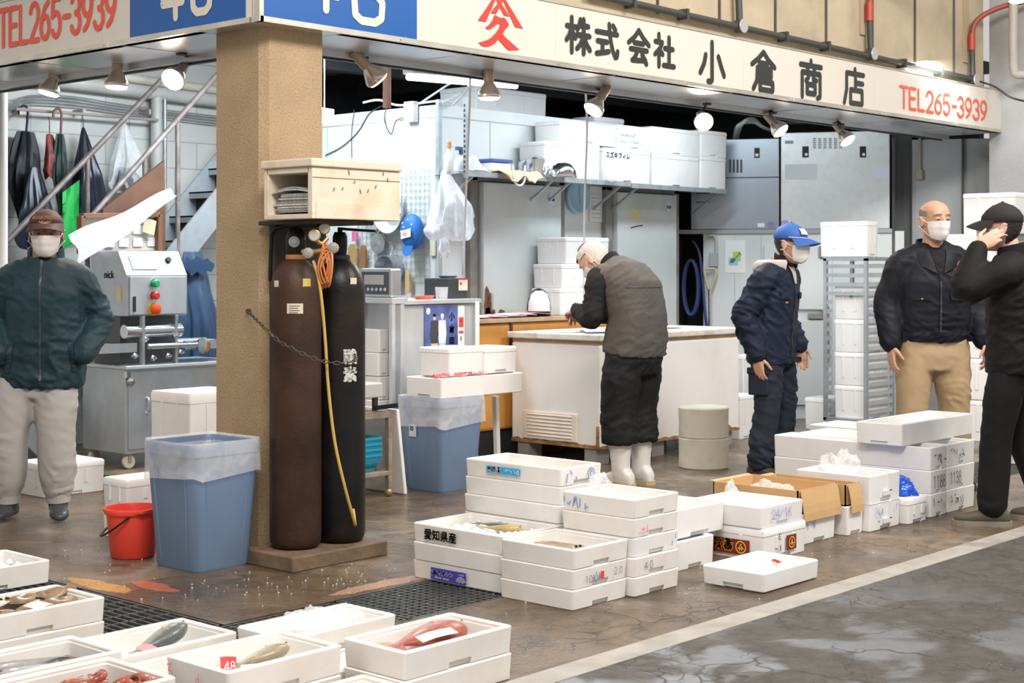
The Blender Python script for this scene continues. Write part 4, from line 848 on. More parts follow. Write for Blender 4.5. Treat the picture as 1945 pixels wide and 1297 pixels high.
# notice board with rows of cards and a draped plastic sheet
YBD = 3.62
t = thing('notice_board', 'brown wooden board with a framed tray of white cards behind the slicing machine', 'notice board', PY(235, 470, YBD)); O = t.location; BW = mat('board_brown', (.13, .058, .032), .5, var=.2, vscale=6)
b = MB(); pl = [PY(x, y, YBD) for x, y in ((196, 500), (196, 398), (235, 366), (313, 305), (315, 500))]; b.rings([[p+V((0, k, 0)) for p in pl] for k in (0, .03)]); b.build('panel', BW, t, O)
fr = [PY(x, y, YBD-.10) for x, y in ((154, 482), (154, 410), (300, 408), (300, 480))]; b = MB()
for p, q in zip(fr, fr[1:]+fr[:1]): b.bar(p, q, .035, .06, (0, 1, 0))
b.build('frame', mat('frame_wood', (.20, .095, .05), .5), t, O, bevel=.003)
b = MB(); b.add([p+V((0, .02, 0)) for p in fr], [(0, 1, 2, 3)]); b.build('backing', mat('backing_cream', (.62, .58, .50), .6), t, O)
for r in range(2):
    for c in range(5 if r else 4):
        p = PY(172+c*27, 446+r*24-c*.6, YBD-.095+.01*random.random()); b = MB(); b.grid([[p+V((.078*i/2, -.004*sin(i*1.6), .062*k)) for i in range(3)] for k in (0, 1)], .0015); b.build('card', PAPER, t, O)
b = MB(); p = PY(270, 440, YBD-.11); b.grid([[p+V((.085*i/2+.01*k, -.01*i, .05*k-.012*i)) for i in range(3)] for k in range(3)], .0015); b.build('note', mat('note_yellow', (.72, .66, .42), .6), t, O)
b = MB(); g = []
for i in range(15):
    u = i/14; a = PY(318, 359, YBD-.17).lerp(PY(134, 448, YBD-.17), u); g.append([a+V((.02*sin(5*u+q), -.02*q, -.026*q*(.30+u)+.010*sin(9*u+2*q))) for q in range(7)])
b.grid(g, .002); o = b.build('plastic_sheet', BAG, None, PY(230, 400, YBD-.1), smooth=70); tag(o, 'milky plastic sheet draped slantwise over the brown notice board', 'plastic sheet')
# slicing machine
sx0, sx1, sy0, sy1 = 1.27, 2.20, 3.0, 3.50
t = thing('slicing_machine', 'stainless fish slicing machine on casters with coloured push buttons', 'machine', (sx0, sy0, 0)); O = t.location
b = MB(); b.box(sx0, sx1-.03, sy0, sy1, .10, .655); b.build('cabinet', STEEL, t, O, bevel=.004)
b = MB(); b.box(sx0+.02, sx1-.40, sy0-.012, sy0, .13, .63); d_ = b.build('door', STEEL, t, O, bevel=.003)
b = MB(); b.tube([(sx0+.16, sy0-.012, .36), (sx0+.16, sy0-.03, .37), (sx0+.16, sy0-.03, .45), (sx0+.16, sy0-.012, .46)], .007, sm=3); h_ = b.build('handle', CHROME, d_, O, smooth=60)
for x in (sx0+.03, sx1-.12):
    b = MB(); b.lathe([(.026, 0), (.028, .012), (.012, .016), (.010, .03)], n=16, M=Matrix.Rotation(R(90), 4, 'X'), c=(x, sy0-.012, .575)); b.bar((x-.02, sy0-.012, .64), (x-.02, sy0-.012, .60), .03); b.build('latch', CHROME, t, O, smooth=40)
b = MB(); b.box(sx0-.02, sx1+.02, sy0-.04, sy1+.02, .655, .678); b.build('table_top', STEEL_L, t, O, bevel=.004)
for x, y in ((sx0+.05, sy0+.04), (sx1-.1, sy0+.04), (sx0+.05, sy1-.06), (sx1-.1, sy1-.06)):
    b = MB(); b.lathe([(.042, -.014), (.045, -.010), (.045, .010), (.042, .014)], n=18, M=Matrix.Rotation(R(90), 4, 'X'), c=(x, y, .046)); w_ = b.build('caster', mat('caster_cream', (.55, .52, .42), .5), t, O, smooth=40)
    b = MB(); b.box(x-.03, x+.03, y-.022, y+.022, .092, .10); b.box(x-.012, x+.012, y+.016, y+.02, .04, .095); b.box(x-.012, x+.012, y-.02, y-.016, .04, .095); b.build('caster_fork', GALV, w_, O)
hx0, hx1, hy0, hy1 = 1.28, 1.76, 3.0, 3.42
b = MB(); pr = [(hy0, 1.0), (hy0, 1.27), (hy0+.10, 1.43), (hy1, 1.43), (hy1, 1.0)]; b.rings([[V((x, y, z)) for y, z in pr] for x in (hx0, hx1)]); b.build('housing', STEEL, t, O, bevel=.008)
b = MB(); b.box(hx0+.02, hx1-.02, hy0-.012, hy0, 1.01, 1.26); cp_ = b.build('control_panel', STEEL_L, t, O, bevel=.003)
def sl(x, k): return V((x, hy0-.002+.10*k, 1.27+.16*k))
b = MB(); b.add([sl(hx0+.02, .05), sl(hx1-.02, .05), sl(hx1-.02, .95), sl(hx0+.02, .95)], [(0, 1, 2, 3)]); b.build('sloped_cover', mat('clear_cover', (.70, .74, .78), .15, .2), t, O)
b = MB(); b.grid([[sl(hx0+.06+.19*i, .25+.55*k)-V((0, .012, 0)) for i in (0, 1)] for k in (0, 1)], .012); b.build('display', WHITE_P, t, O); b = MB(); b.grid([[sl(hx0+.075+.16*i, .33+.40*k)-V((0, .014, 0)) for i in (0, 1)] for k in (0, 1)], .001); b.build('display_screen', mat('lcd', (.55, .62, .60), .3), t, O)
b = MB(); b.lathe([(.022, 0), (.02, .02)], n=14, M=Matrix.Rotation(R(60), 4, 'X'), c=sl(hx1-.12, .6)); b.build('dial', BLACK, t, O)
for z, m_, r in ((1.215, mat('button_green', (.02, .45, .16), .35), .026), (1.135, mat('button_red', (.75, .04, .03), .35), .026), (1.045, mat('button_stop', (.80, .10, .02), .35), .036)):
    b = MB(); b.lathe([(r*.7, 0), (r*.7, .02), (r, .024), (r, .038), (r*.7, .045)], n=20, M=Matrix.Rotation(R(90), 4, 'X'), c=(hx0+.20, hy0-.012, z)); b.build('push_button', m_, cp_, O, smooth=40)
    b = MB(); b.lathe([(r*1.25, 0), (r*1.2, .006)], n=20, M=Matrix.Rotation(R(90), 4, 'X'), c=(hx0+.20, hy0-.012, z)); b.build('button_ring', mat('ring_yellow', (.75, .45, .03)) if r > .03 else CHROME, cp_, O)
b = MB(); b.bar((hx0+.05, hy0-.016, 1.03), (hx0+.05, hy0-.016, 1.13), .018, .008, (0, 1, 0)); b.build('lever_slot', DARKM, cp_, O)
b = MB(); text_mesh(b, 'nick', FX((hx0-.002, hy0+.26, 1.25)), .07, 1, .001); b.build('lettering', BLUE_INK, t, O)
b = MB(); b.box(hx0-.003, hx0-.001, hy0+.06, hy0+.11, 1.10, 1.20); b.build('warning_label', mat('warn_cream', (.75, .62, .30), .5), t, O)
# works between table and housing
b = MB(); b.box(hx0+.03, hx1-.03, hy0+.12, hy1, .678, 1.0); b.build('works_box', mat('works_dark', (.10, .105, .11), .4, .5), t, O)
for x in (hx0+.12, hx1-.10): b = MB(); b.bar((x, hy0+.0, .678), (x, hy0+.0, 1.0), .035, .02); b.build('post', STEEL, t, O, bevel=.002)
b = MB(); b.lathe([(.045, -.22), (.045, .22)], n=20, M=Matrix.Rotation(R(90), 4, 'Y'), c=(1.50, hy0+.03, .90)); b.build('roller', CHROME, t, O, smooth=40)
b = MB(); b.lathe([(.02, -.20), (.02, .26)], n=14, M=Matrix.Rotation(R(90), 4, 'Y'), c=(1.62, hy0-.03, .80)); b.lathe([(.045, .0), (.055, .01), (.055, .03), (.03, .035)], n=18, M=Matrix.Rotation(R(90), 4, 'X'), c=(1.86, hy0-.02, .79)); b.build('drive_shaft', CHROME, t, O, smooth=40)
BELT = mat('belt_cream', (.70, .60, .46), .5)
for x0, x1 in ((1.02, 1.36), (1.74, 2.14)):
    b = MB(); b.box(x0, x1, hy0+.02, hy0+.30, .80, .815); b.build('belt', BELT if x0 < 1.3 else WHITE_P, t, O); b = MB(); b.box(x0, x1, hy0, hy0+.02, .765, .825); b.box(x0, x1, hy0+.30, hy0+.32, .765, .825); b.lathe([(.022, .0), (.022, .28)], n=14, M=Matrix.Rotation(R(-90), 4, 'X'), c=((x0 if x0 < 1.3 else x1), hy0+.02, .79)); b.build('conveyor_frame', STEEL, t, O)
for x, z in ((1.34, .74), (1.48, .72), (1.60, .73), (1.70, .75), (1.42, .85), (1.66, .86)):
    b = MB(); b.lathe([(.018, 0), (.02, .02), (.008, .024), (.008, .05)], n=12, M=Matrix.Rotation(R(90), 4, 'X'), c=(x, hy0+.01, z)); b.build('knob', CHROME, t, O, smooth=40)
pipe([V((.60, 2.50, .02)), V((.72, 2.56, .012)), V((.86, 2.62, .012)), V((.98, 2.72, .012)), V((.99, 2.85, .012)), V((.86, 2.95, .012)), V((.6, 3.0, .012))], .012, 'green garden hose curling on the floor behind the man in the teal jacket', mat('hose_green', (.05, .20, .07), .4), 5, 'hose')
# ================================================================ middle of the stall
RUSTF = mat('frame_rusty', (.36, .31, .24), .55, .4, var=.25, vscale=9, dirt=(.17, .075, .03), dscale=7, damt=.8)
t = thing('rolling_table', 'rusty steel table on casters behind the gas cylinders', 'table', (1.12, .88, 0)); O = t.location
for x in (1.14, 1.635):
    for y in (.895, 1.245):
        b = MB(); b.box(x-.014, x+.014, y-.014, y+.014, .05, .50); g = b.build('leg', RUSTF, t, O); b = MB(); b.ball((x, y, .026), .026, 12, 8); b.build('caster', mat('caster_brass', (.35, .28, .16), .4, .6), g, O, smooth=60)
b = MB(); b.box(1.12, 1.655, .88, 1.26, .455, .50); b.build('table_top', RUSTF, t, O, bevel=.004); b = MB(); b.box(1.12, 1.655, .88, 1.26, .125, .15); b.build('lower_shelf', RUSTF, t, O, bevel=.003)
t = thing('platform_scale', 'grey platform scale standing on the rusty table', 'scale', (1.4, 1.05, .50)); O = t.location
b = MB(); b.box(1.17, 1.585, .89, 1.21, .575, .66); b.build('platform', mat('scale_grey', (.52, .53, .53), .45, .3, var=.06), t, O, bevel=.008)
for x in (1.21, 1.55):
    for y in (.92, 1.18): b = MB(); b.lathe([(.018, .50), (.018, .58)], n=10, c=(x, y, 0)); b.build('foot', DARKM, t, O)
b = MB(); b.bar((1.50, .87, .52), (1.68, .87, .525), .012, .025); o = b.build('knife', BLACK, None, (1.6, .87, .52)); tag(o, 'knife with black handle on the front edge of the rusty table', 'knife')
BASK = mat('basket_blue', (.02, .30, .45), .4)
for i in range(4):
    b = MB(); z = .152+i*.032; n = 22
    for s, k in ((1, 0), (.93, 1)):
        pass
    rs = [lift(rr(.20*s, .14*s, .02), z+dz) for s, dz in ((.80, 0), (.82, .004), (.97, .085), (1.0, .085), (1.0, .10), (.96, .10), (.79, .008))]; b.rings(rs)
    b.v = [p+V((1.40, 1.04, 0)) for p in b.v]; o = b.build('basket', BASK, None, (1.4, 1.04, z), smooth=30)
    c = MB()
    for q in range(24): x = 1.245+.31*q/23; c.box(x-.003, x+.003, .918-.004, .9215, z+.02, z+.075)
    c.build('slots', mat('slot_dark', (.01, .10, .16), .6), o, (1.4, 1.04, z)); tag(o, ('lowest', 'second', 'third', 'topmost')[i]+' blue plastic basket in the nested pile under the rusty table', 'basket', 'nested blue baskets')
b = MB(); b.bar((1.735, 1.03, .012), (1.672, 1.03, .47), .34, .022, (0, 1, 0)) if False else b.rings([[V((x+dx, y, z)) for x, y, z in ((1.755, .875, 0), (1.755, 1.22, 0), (1.69, 1.22, .50), (1.69, .875, .50))] for dx in (-.012, .012)])
o = b.build('foam_board', FOAM, None, (1.73, 1.0, 0), bevel=.006); tag(o, 'white foam panel leaning upright against the rusty table', 'foam panel')
# steel stand, boxes inside, scale display
t = thing('steel_stand', 'tall stainless stand with open side carrying the scale display', 'stand', (1.97, 1.22, 0)); O = t.location
for x in (1.985, 2.06):
    for y in (1.235, 1.60): b = MB(); b.box(x-.014, x+.014, y-.014, y+.014, 0, 1.12); b.build('post', STEEL_L, t, O, bevel=.002)
b = MB(); b.box(1.965, 2.10, 1.215, 1.62, 1.10, 1.135); b.build('top', STEEL_L, t, O, bevel=.003); b = MB(); b.box(1.965, 2.10, 1.215, 1.62, .34, .36); b.build('shelf', STEEL, t, O)
b = MB(); b.box(2.08, 2.085, 1.24, 1.60, .36, 1.10); b.box(1.995, 2.08, 1.228, 1.232, .36, 1.10); b.build('side_panel', STEEL, t, O)
for k in range(4): foam_tray(1.975+.006*(k % 2), 2.075, 1.345, 1.58, .361+k*.145, .142, ('lowest', 'second', 'third', 'topmost')[k]+' white foam box in the steel stand under the scale display', 'white foam boxes in the steel stand', notch=.02)
t = thing('scale_display', 'grey weighing scale display with round buttons on the steel stand', 'scale', (2.04, 1.40, 1.136)); O = t.location
b = MB(); b.box(1.995, 2.085, 1.255, 1.535, 1.137, 1.315); b.build('case', STEEL, t, O, bevel=.012)
b = MB(); b.box(1.990, 1.996, 1.275, 1.515, 1.155, 1.295); f_ = b.build('front_plate', mat('display_navy', (.06, .07, .11), .4), t, O, bevel=.002)
b = MB(); b.box(1.988, 1.991, 1.315, 1.49, 1.215, 1.275); b.build('screen', mat('lcd_grey', (.42, .45, .42), .25), f_, O)
for k in range(6): b = MB(); b.lathe([(.011, 0), (.009, .004)], n=12, M=Matrix.Rotation(R(-90), 4, 'Y'), c=(1.990, 1.495-.038*k, 1.185)); b.build('button', mat('button_yellow', (.70, .60, .10)) if k == 5 else mat('button_grey', (.45, .46, .47)), f_, O)
# counter cabinet with poster
t = thing('counter_cabinet', 'stainless counter cabinet with a poster on its front', 'cabinet', (2.13, 1.30, 0)); O = t.location
b = MB(); b.box(2.13, 2.80, 1.30, 1.78, .06, 1.085); b.build('body', STEEL_L, t, O, bevel=.004); b = MB(); b.box(2.10, 2.82, 1.27, 1.80, 1.09, 1.118); b.build('worktop', STEEL_L, t, O, bevel=.004)
b = MB(); b.box(2.105, 2.128, 1.305, 1.75, 0, 1.085); b.build('side_board', mat('side_brown', (.10, .075, .06), .6), t, O)
b = MB(); b.box(2.32, 2.62, 1.292, 1.298, .70, 1.078); p_ = tag(b.build('poster', mat('poster_blue', (.09, .13, .33), .3, var=.5, vscale=9), None, (2.32, 1.29, .70)), 'blue shop poster of two standing people on the counter cabinet front', 'poster'); PO = (2.32, 1.29, .70)
def flat(nm, m, pts, y=1.2905): b = MB(); b.add([V((x, y, z)) for x, z in pts], [tuple(range(len(pts)))]); return b.build(nm, m, p_, PO)
SK = mat('print_skin', (.72, .50, .38), .5)
def oval(cx, cz, rx, rz): return [(cx+rx*cos(2*pi*j/16), cz+rz*sin(2*pi*j/16)) for j in range(16)]
flat('printed_floor', mat('print_pink', (.70, .52, .46), .5), [(2.345, .71), (2.525, .71), (2.525, .80), (2.345, .80)], 1.2914)
for cx_, top, leg, hair in ((2.405, mat('print_black', (.05, .05, .06), .5), mat('print_tan', (.62, .46, .36), .5), BLACK), (2.475, mat('print_pale', (.66, .72, .80), .5), mat('print_sky', (.45, .58, .76), .5), PAPER)):
    flat('printed_head', SK, oval(cx_, 1.005, .013, .018), 1.2902); flat('printed_hair', hair, oval(cx_, 1.017, .014, .011), 1.2900)
    flat('printed_shirt', top, [(cx_-.03, .985), (cx_+.03, .985), (cx_+.038, .90), (cx_+.03, .84), (cx_-.03, .84), (cx_-.038, .90)], 1.2904); flat('printed_trousers', leg, [(cx_-.03, .842), (cx_+.03, .842), (cx_+.026, .71), (cx_-.026, .71)], 1.2906)
b = MB()
for k, ch in enumerate('小倉商店'): text_mesh(b, ch, FY((2.535, 1.2895, .985-.078*k)), .058, .95, .0016)
b.build('printed_lettering', mat('print_ink_blue', (.08, .12, .45), .5), p_, PO)
flat('crest_disc', PAPER, oval(2.35, 1.045, .017, .02), 1.2904)
flat('white_strip', PAPER, [(2.625, .705), (2.685, .705), (2.685, 1.075), (2.625, 1.075)], 1.297)
flat('red_square', RED, [(2.633, .935), (2.677, .935), (2.677, 1.0), (2.633, 1.0)], 1.296); flat('red_bar', RED, [(2.633, .895), (2.677, .895), (2.677, .912), (2.633, .912)], 1.296)
b = MB(); text_mesh(b, 'd', FY((2.640, 1.2952, .965)), .03, 1, .001); b.build('printed_letter', PAPER, p_, PO); b = MB(); text_mesh(b, '5', FY((2.645, 1.296, .85)), .035, 1, .001); b.build('printed_digit', RED, p_, PO)
b = MB(); b.box(2.755, 2.79, 1.262, 1.268, .72, 1.10); o = b.build('paper_strip', PAPER, None, (2.77, 1.265, .72)); tag(o, 'long white paper strip hanging off the counter cabinet edge', 'paper')
def shallow(name, label, cat, c, rx, ry, h, m):
    b = MB(); n = 24; b.rings([[V((c[0]+rx*s*cos(2*pi*j/n), c[1]+ry*s*sin(2*pi*j/n), c[2]+z)) for j in range(n)] for s, z in ((.75, 0), (1, h), (.96, h), (.72, .006))]); return tag(b.build(name, m, None, c, smooth=40), label, cat)
shallow('tray', 'pale blue plastic tray on the counter beside the scale display', 'tray', (2.20, 1.50, 1.119), .075, .12, .028, mat('tray_blue', (.30, .40, .68), .4))
shallow('tray', 'red plastic tray on the counter cabinet', 'tray', (2.42, 1.40, 1.119), .08, .06, .022, mat('tray_red', (.72, .14, .10), .4))
shallow('tray', 'flat pink tray on the counter behind the red one', 'tray', (2.38, 1.62, 1.119), .10, .07, .016, mat('tray_pink', (.75, .38, .48), .4))
b = MB(); b.rings([lift(rr(s, s*.8, .006), z) for s, z in ((.032, 0), (.036, .075), (.033, .075), (.029, .004))]); b.v = [p+V((2.58, 1.40, 1.119)) for p in b.v]; o = b.build('tumbler', film('clear_acrylic', (.85, .88, .9), .25, .1), None, (2.58, 1.40, 1.119)); tag(o, 'clear square plastic cup on the counter cabinet', 'cup')
t = thing('cash_box', 'black card reader box with a red and white label on the counter', 'cash box', (2.72, 1.45, 1.119)); O = t.location
b = MB(); b.box(2.62, 2.80, 1.38, 1.60, 1.119, 1.25); b.build('case', mat('charcoal', (.035, .042, .045), .5), t, O, bevel=.006); b = MB(); b.box(2.715, 2.798, 1.376, 1.379, 1.17, 1.246); b.build('label', mat('label_pinkwhite', (.85, .66, .60), .5), t, O); b = MB(); b.box(2.715, 2.798, 1.374, 1.376, 1.238, 1.246); b.box(2.725, 2.742, 1.374, 1.376, 1.205, 1.225); b.build('label_print', RED, t, O)
shallow('tray', 'small blue dish lying on top of the black card reader box', 'tray', (2.72, 1.48, 1.2515), .07, .06, .014, mat('dish_blue', (.12, .32, .62), .4))
# tray across the second bin
w0 = foam_tray(1.90, 2.62, .73, 1.03, .5525, .12, 'long white foam tray laid across the second blue bin', None, side=0)
foam_closed(2.02, 2.32, .78, 1.04, .673, .17, 'white lidded foam box at left on the long foam tray', None, lid=.03, handle=False); foam_closed(2.33, 2.63, .79, 1.04, .673, .16, 'white lidded foam box at right on the long foam tray', None, lid=.03, handle=False)
rnd = random.Random(5); b = MB(); g = [[V((1.90+.40*i/14, .765+.05*k/5-.02*sin(i), .672+.028*abs(noise.noise(V((i*.6, k*.9, 1))))+.012*(k % 2))) for k in range(6)] for i in range(15)]; b.grid(g, .002)
o = b.build('plastic_bag', film('red_print_film', (.80, .16, .20), .7), None, (2.0, .79, .67), smooth=70); tag(o, 'crumpled red and clear plastic wrapper at the edge of the long foam tray', 'plastic bag')
t = thing('stool', 'white plastic stool half hidden beside the second blue bin', 'stool', (2.55, 1.0, 0)); O = t.location
for x in (2.42, 2.66):
    for y in (.98, 1.18): b = MB(); b.bar((x, y, 0), (x*.9+.254, y*.9+.108, .51), .035, .03); b.build('leg', WHITE_P, t, O, bevel=.004)
b = MB(); b.box(2.42, 2.66, 1.04, 1.2, .51, .545); b.build('seat', WHITE_P, t, O, bevel=.01)
# desk
DESK = mat('desk_orange', (.62, .30, .07), .45, var=.08, vscale=3, dirt=(.35, .15, .04), dscale=3, damt=.5)
t = thing('desk', 'orange wooden desk cabinet behind the chest freezer', 'desk', (3.02, 1.70, 0)); O = t.location
b = MB(); b.box(3.02, 4.95, 1.70, 2.08, .18, .93); b.build('carcass', DESK, t, O, bevel=.02); b = MB(); b.box(3.0, 4.97, 1.67, 2.09, .932, .962); b.build('desk_top', mat('desk_top_worn', (.40, .27, .17), .5, var=.2, vscale=7), t, O, bevel=.004)
b = MB(); b.box(3.03, 4.94, 1.73, 2.06, 0, .178); b.build('plinth', DARKM, t, O); b = MB(); b.box(3.565, 3.59, 1.69, 1.699, .72, .93); b.build('hinge', DARKM, t, O)
for k in range(5):
    b = MB(); x = 3.06+.16*k; b.grid([[V((x+.32*i/2+.02*q, 1.70+.22*q/2, .9645+.004*k+.01*(i == 1))) for q in range(3)] for i in range(3)], .003); o = b.build('paper_sheet', PAPER if k % 2 else mat('paper_pink', (.80, .33, .40), .6), None, (x, 1.7, .963)); tag(o, 'pink or white paper slip in the loose heap on the orange desk', 'paper', 'papers heaped on the orange desk')
t = thing('tape_dispenser', 'black and white rounded desk device on the orange desk', 'dispenser', (4.02, 1.82, .9635)); O = t.location
b = MB(); b.lathe([(.075, 0), (.085, .02), (.08, .10), (.06, .16), (.03, .185)], n=24, c=O); b.build('body', WHITE_P, t, O, smooth=50); b = MB(); b.lathe([(.088, 0), (.088, .035)], n=24, c=O); b.tube([O+V((.085*cos(a)*-.743, .085*cos(a)*.6, .04+.155*sin(a))) for a in [pi*i/12 for i in range(13)]], .009); b.build('band', BLACK, t, O, smooth=50)
for k, (x0, x1, z0, h, l) in enumerate(((4.22, 4.80, .963, .20, 'largest white foam box at the bottom of the stack on the orange desk'), (4.24, 4.74, 1.164, .18, 'white foam box in the middle of the stack on the orange desk'), (4.28, 4.80, 1.345, .20, 'white foam box with flat lid on top of the stack on the orange desk'))): foam_closed(x0, x1, 1.78, 2.07, z0, h, l, 'white foam boxes on the orange desk', lid=.03)
# chest freezer
FRZ = mat('freezer_white', (.78, .77, .75), .35, var=.03, vscale=2, dirt=(.60, .52, .45), dscale=2.5, damt=.35); RUSTE = mat('rust_edge', (.32, .16, .07), .75, var=.6, vscale=14)
t = thing('chest_freezer', 'white chest freezer with rusty lower edge, the bent man working at it', 'freezer', (3.50, .83, 0)); O = t.location
b = MB(); b.box(3.50, 5.16, .83, 1.62, .11, .80); b.build('body', FRZ, t, O, bevel=.012)
b = MB(); b.box(3.51, 5.15, .84, 1.61, .80, .828); b.build('gasket', mat('gasket_tan', (.50, .38, .28), .6, var=.2, vscale=8), t, O)
b = MB(); b.box(3.47, 5.19, .80, 1.64, .829, .872); b.build('lid', mat('lid_worn', (.70, .66, .60), .6, var=.08, vscale=8, dirt=(.40, .29, .19), dscale=9, damt=.7), t, O, bevel=.008)
b = MB()
for y0, y1, s in ((.83, 1.62, 0),):
    n = 26; b.grid([[V((3.4975, y0+.79*i/n, z)) for z in (.108, .13+.03*abs(noise.noise(V((i*.35, 0, 2)))))] for i in range(n+1)], .001); n = 50; b.grid([[V((3.50+1.66*i/n, .8275, z)) for z in (.108, .125+.075*abs(noise.noise(V((i*.3, 4, 2)))))] for i in range(n+1)], .001)
b.box(3.496, 3.50, .835, .86, .12, .26); b.build('rust_strip', RUSTE, t, O)
b = MB(); b.box(3.485, 3.50, 1.02, 1.50, .14, .33); v_ = b.build('vent_panel', mat('vent_cream', (.76, .68, .60), .5, var=.05), t, O, bevel=.004)
for k in range(7): b = MB(); b.tube([(3.484, 1.06, .165+.024*k), (3.484, 1.46, .165+.024*k)], .006, 8); b.build('louvre', mat('vent_cream', (.76, .68, .60)), v_, O, smooth=60)
for x in (3.58, 4.2, 5.05):
    for y in (.92, 1.52): b = MB(); b.box(x-.07, x+.07, y-.05, y+.05, 0, .108); b.build('foot', mat('block_grey', (.28, .26, .25), .8), t, O)
b = MB(); b.bar((3.56, 1.0, .879), (3.80, .92, .879), .05, .008); b.bar((3.60, 1.05, .885), (3.75, 1.2, .885), .012, .006); o = b.build('clipboard', mat('board_dark', (.08, .09, .11), .4), None, (3.7, 1.0, .873)); tag(o, 'small dark clip board lying on the chest freezer lid', 'clipboard')
for k in range(3):
    b = MB(); x, y = (3.58, 3.66, 4.6)[k], (1.15, .96, 1.05)[k]; b.grid([[V((x+.20*i/3, y+.15*q/2, .8745+.003*k+.003*sin(i))) for q in range(3)] for i in range(4)], .002); o = b.build('paper_sheet', PAPER, None, (x, y, .874)); tag(o, ('white paper at the left end of the chest freezer lid', 'white paper under the hands of the bent man', 'white paper on the right half of the chest freezer lid')[k], 'paper')
for k in range(2):
    b = MB(); z = k*.2005; b.lathe([(.160, 0), (.165, .006), (.163, .10), (.166, .192), (.158, .20), (.12, .20), (.115, .196)], n=44, c=(3.915, .285, z)); o = b.build('foam_drum', mat('foam_dirty', (.64, .60, .50), .6, var=.06, vscale=6, dirt=(.36, .33, .27), dscale=6, damt=.6), None, (3.915, .285, z), smooth=40); tag(o, ('lower grimy round foam drum beside the chest freezer', 'upper grimy round foam drum beside the chest freezer')[k], 'foam drum', 'round foam drums')
# ================================================================ on and around the cold store
WIRE = mat('wire_white', (.50, .53, .55), .4); XG = SX-.012
b = MB(); ya, yb, za, zb = 2.29, 3.05, 1.22, 2.03
for i in range(17): y = ya+(yb-ya)*i/16; b.tube([(XG, y, za), (XG, y, zb)], .0025, 5)
for i in range(18): z = za+(zb-za)*i/17; b.tube([(XG-.003, ya, z), (XG-.003, yb, z)], .0025, 5)
o = b.build('wire_grid', WIRE, None, (XG, 2.6, 1.2)); tag(o, 'white wire grid with hanging pans on the side of the cold store', 'wire grid')
MX_ = lambda p, tilt=0.: (Matrix.Rotation(R(-90), 4, 'Y') @ Matrix.Rotation(tilt, 4, 'X')).to_3x3().to_4x4()
def pan(label, px, py, r, h, prof, m, hk=True):
    c = PX(px, py, XG-.05); t = thing('pan', label, 'pan', c, 0, 'pans hanging on the wire grid'); b = MB(); b.lathe(prof, n=28, M=MX_(c), c=c); b.build('bowl', m, t, c, smooth=50); b = MB(); b.tube([c+V((0, 0, r)), c+V((.01, 0, r+h*.5)), c+V((.02, 0, r+h)), c+V((.04, 0, r+h+.02)), c+V((.045, 0, r+h))], .005, 6, sm=3); b.build('handle', GALV, t, c, smooth=60); return t
pan('large shiny steel wok hung behind the aged foam box', 745, 405, .15, .06, [(.10, -.02), (.15, .05), (.147, .05), (.095, -.012)], STEEL_L)
pan('steel saucepan with orange handle tie low on the wire grid', 742, 512, .105, .05, [(.09, -.03), (.105, -.025), (.105, .07), (.10, .07), (.098, -.02)], STEEL)
pan('flat grey metal lid with rings on the wire grid', 718, 462, .075, .03, [(.075, -.005), (.075, .004), (.05, .008), (.03, .004), (.012, .012)], GALV)
c = PX(710, 418, XG-.03); t = thing('strainer', 'triangular perforated metal strainer below the aged foam box', 'strainer', c); b = MB(); tri = [c+V((0, .12, .07)), c+V((0, -.12, .07)), c+V((0, -.035, -.10)), c+V((0, .035, -.10))]; b.rings([[p+V((k, 0, 0)) for p in tri] for k in (0, -.02)]); b.build('plate', STEEL_L, t, c, bevel=.003)
b = MB()
for i in range(3):
    for j in range(3-i//2): p = c+V((-.0205, .045-.04*j, .03-.035*i)); b.lathe([(.005, 0), (.005, .001)], n=8, M=MX_(0), c=p)
b.build('holes', DARKM, t, c)
for k, (px, py, w, h, col, l) in enumerate(((672, 485, .10, .17, (.42, .27, .12), 'brown wooden chopping board at left of the wire grid'), (692, 487, .06, .17, (.30, .15, .06), 'narrow dark wooden board beside the brown chopping board'), (777, 535, .045, .16, (.62, .44, .22), 'pale wooden scraper leaning below the blue cap'), (676, 448, .05, .08, (.65, .16, .30), 'pink plastic scraper at the left of the wire grid'), (762, 385, .03, .16, (.72, .74, .75), 'white ruler standing beside the steel wok'))):
    c = PX(px, py, XG-.03); b = MB(); b.rings([[V((c.x+d_*(1), c.y+y*w/2, c.z+z*h/2)) for y, z in ((-1, -1), (1, -1), (1, .6), (.5, 1), (-.5, 1), (-1, .6))] for d_ in (0, -.02)]); o = b.build('chopping_board' if k < 2 else 'scraper' if k < 4 else 'ruler', mat('kit_%d' % k, col, .5, var=.1), None, c, bevel=.003); tag(o, l, ('chopping board', 'chopping board', 'scraper', 'scraper', 'ruler')[k])
c = PX(783, 440, XG-.07); t = thing('cap', 'bright blue cap with a white 48 badge hanging on the wire grid', 'cap', c); CAPB = mat('cap_blue', (.02, .16, .52), .6, var=.08)
b = MB(); b.ball(c, (.07, .10, .13), 24, 14); b.build('crown', CAPB, t, c, smooth=80); b = MB(); g = [[c+V((-.045-.02*cos(a)*k/4, .055*sin(a)*(1-.12*k/4), -.10-.075*k/4*cos(a*.7))) for a in [R(-75+150*i/10) for i in range(11)]] for k in range(5)]; b.grid(g, .005); b.build('brim', CAPB, t, c, smooth=60)
b = MB(); Mb = FX(c+V((-.0755, .040, -.055))); b.add([Mb @ V(p) for p in ((0, 0, 0), (.10, .018, 0), (.10, .078, 0), (0, .06, 0))], [(0, 1, 2, 3)]); g_ = b.build('badge', PAPER, t, c); b = MB(); Mc = Mb @ Matrix.Rotation(R(10), 4, 'Z'); write_strokes(b, '48', Mc @ Matrix.Translation((.022, .014, .001)), .034, .95, 9); b.build('badge_number', RED, g_, c)
b = MB()
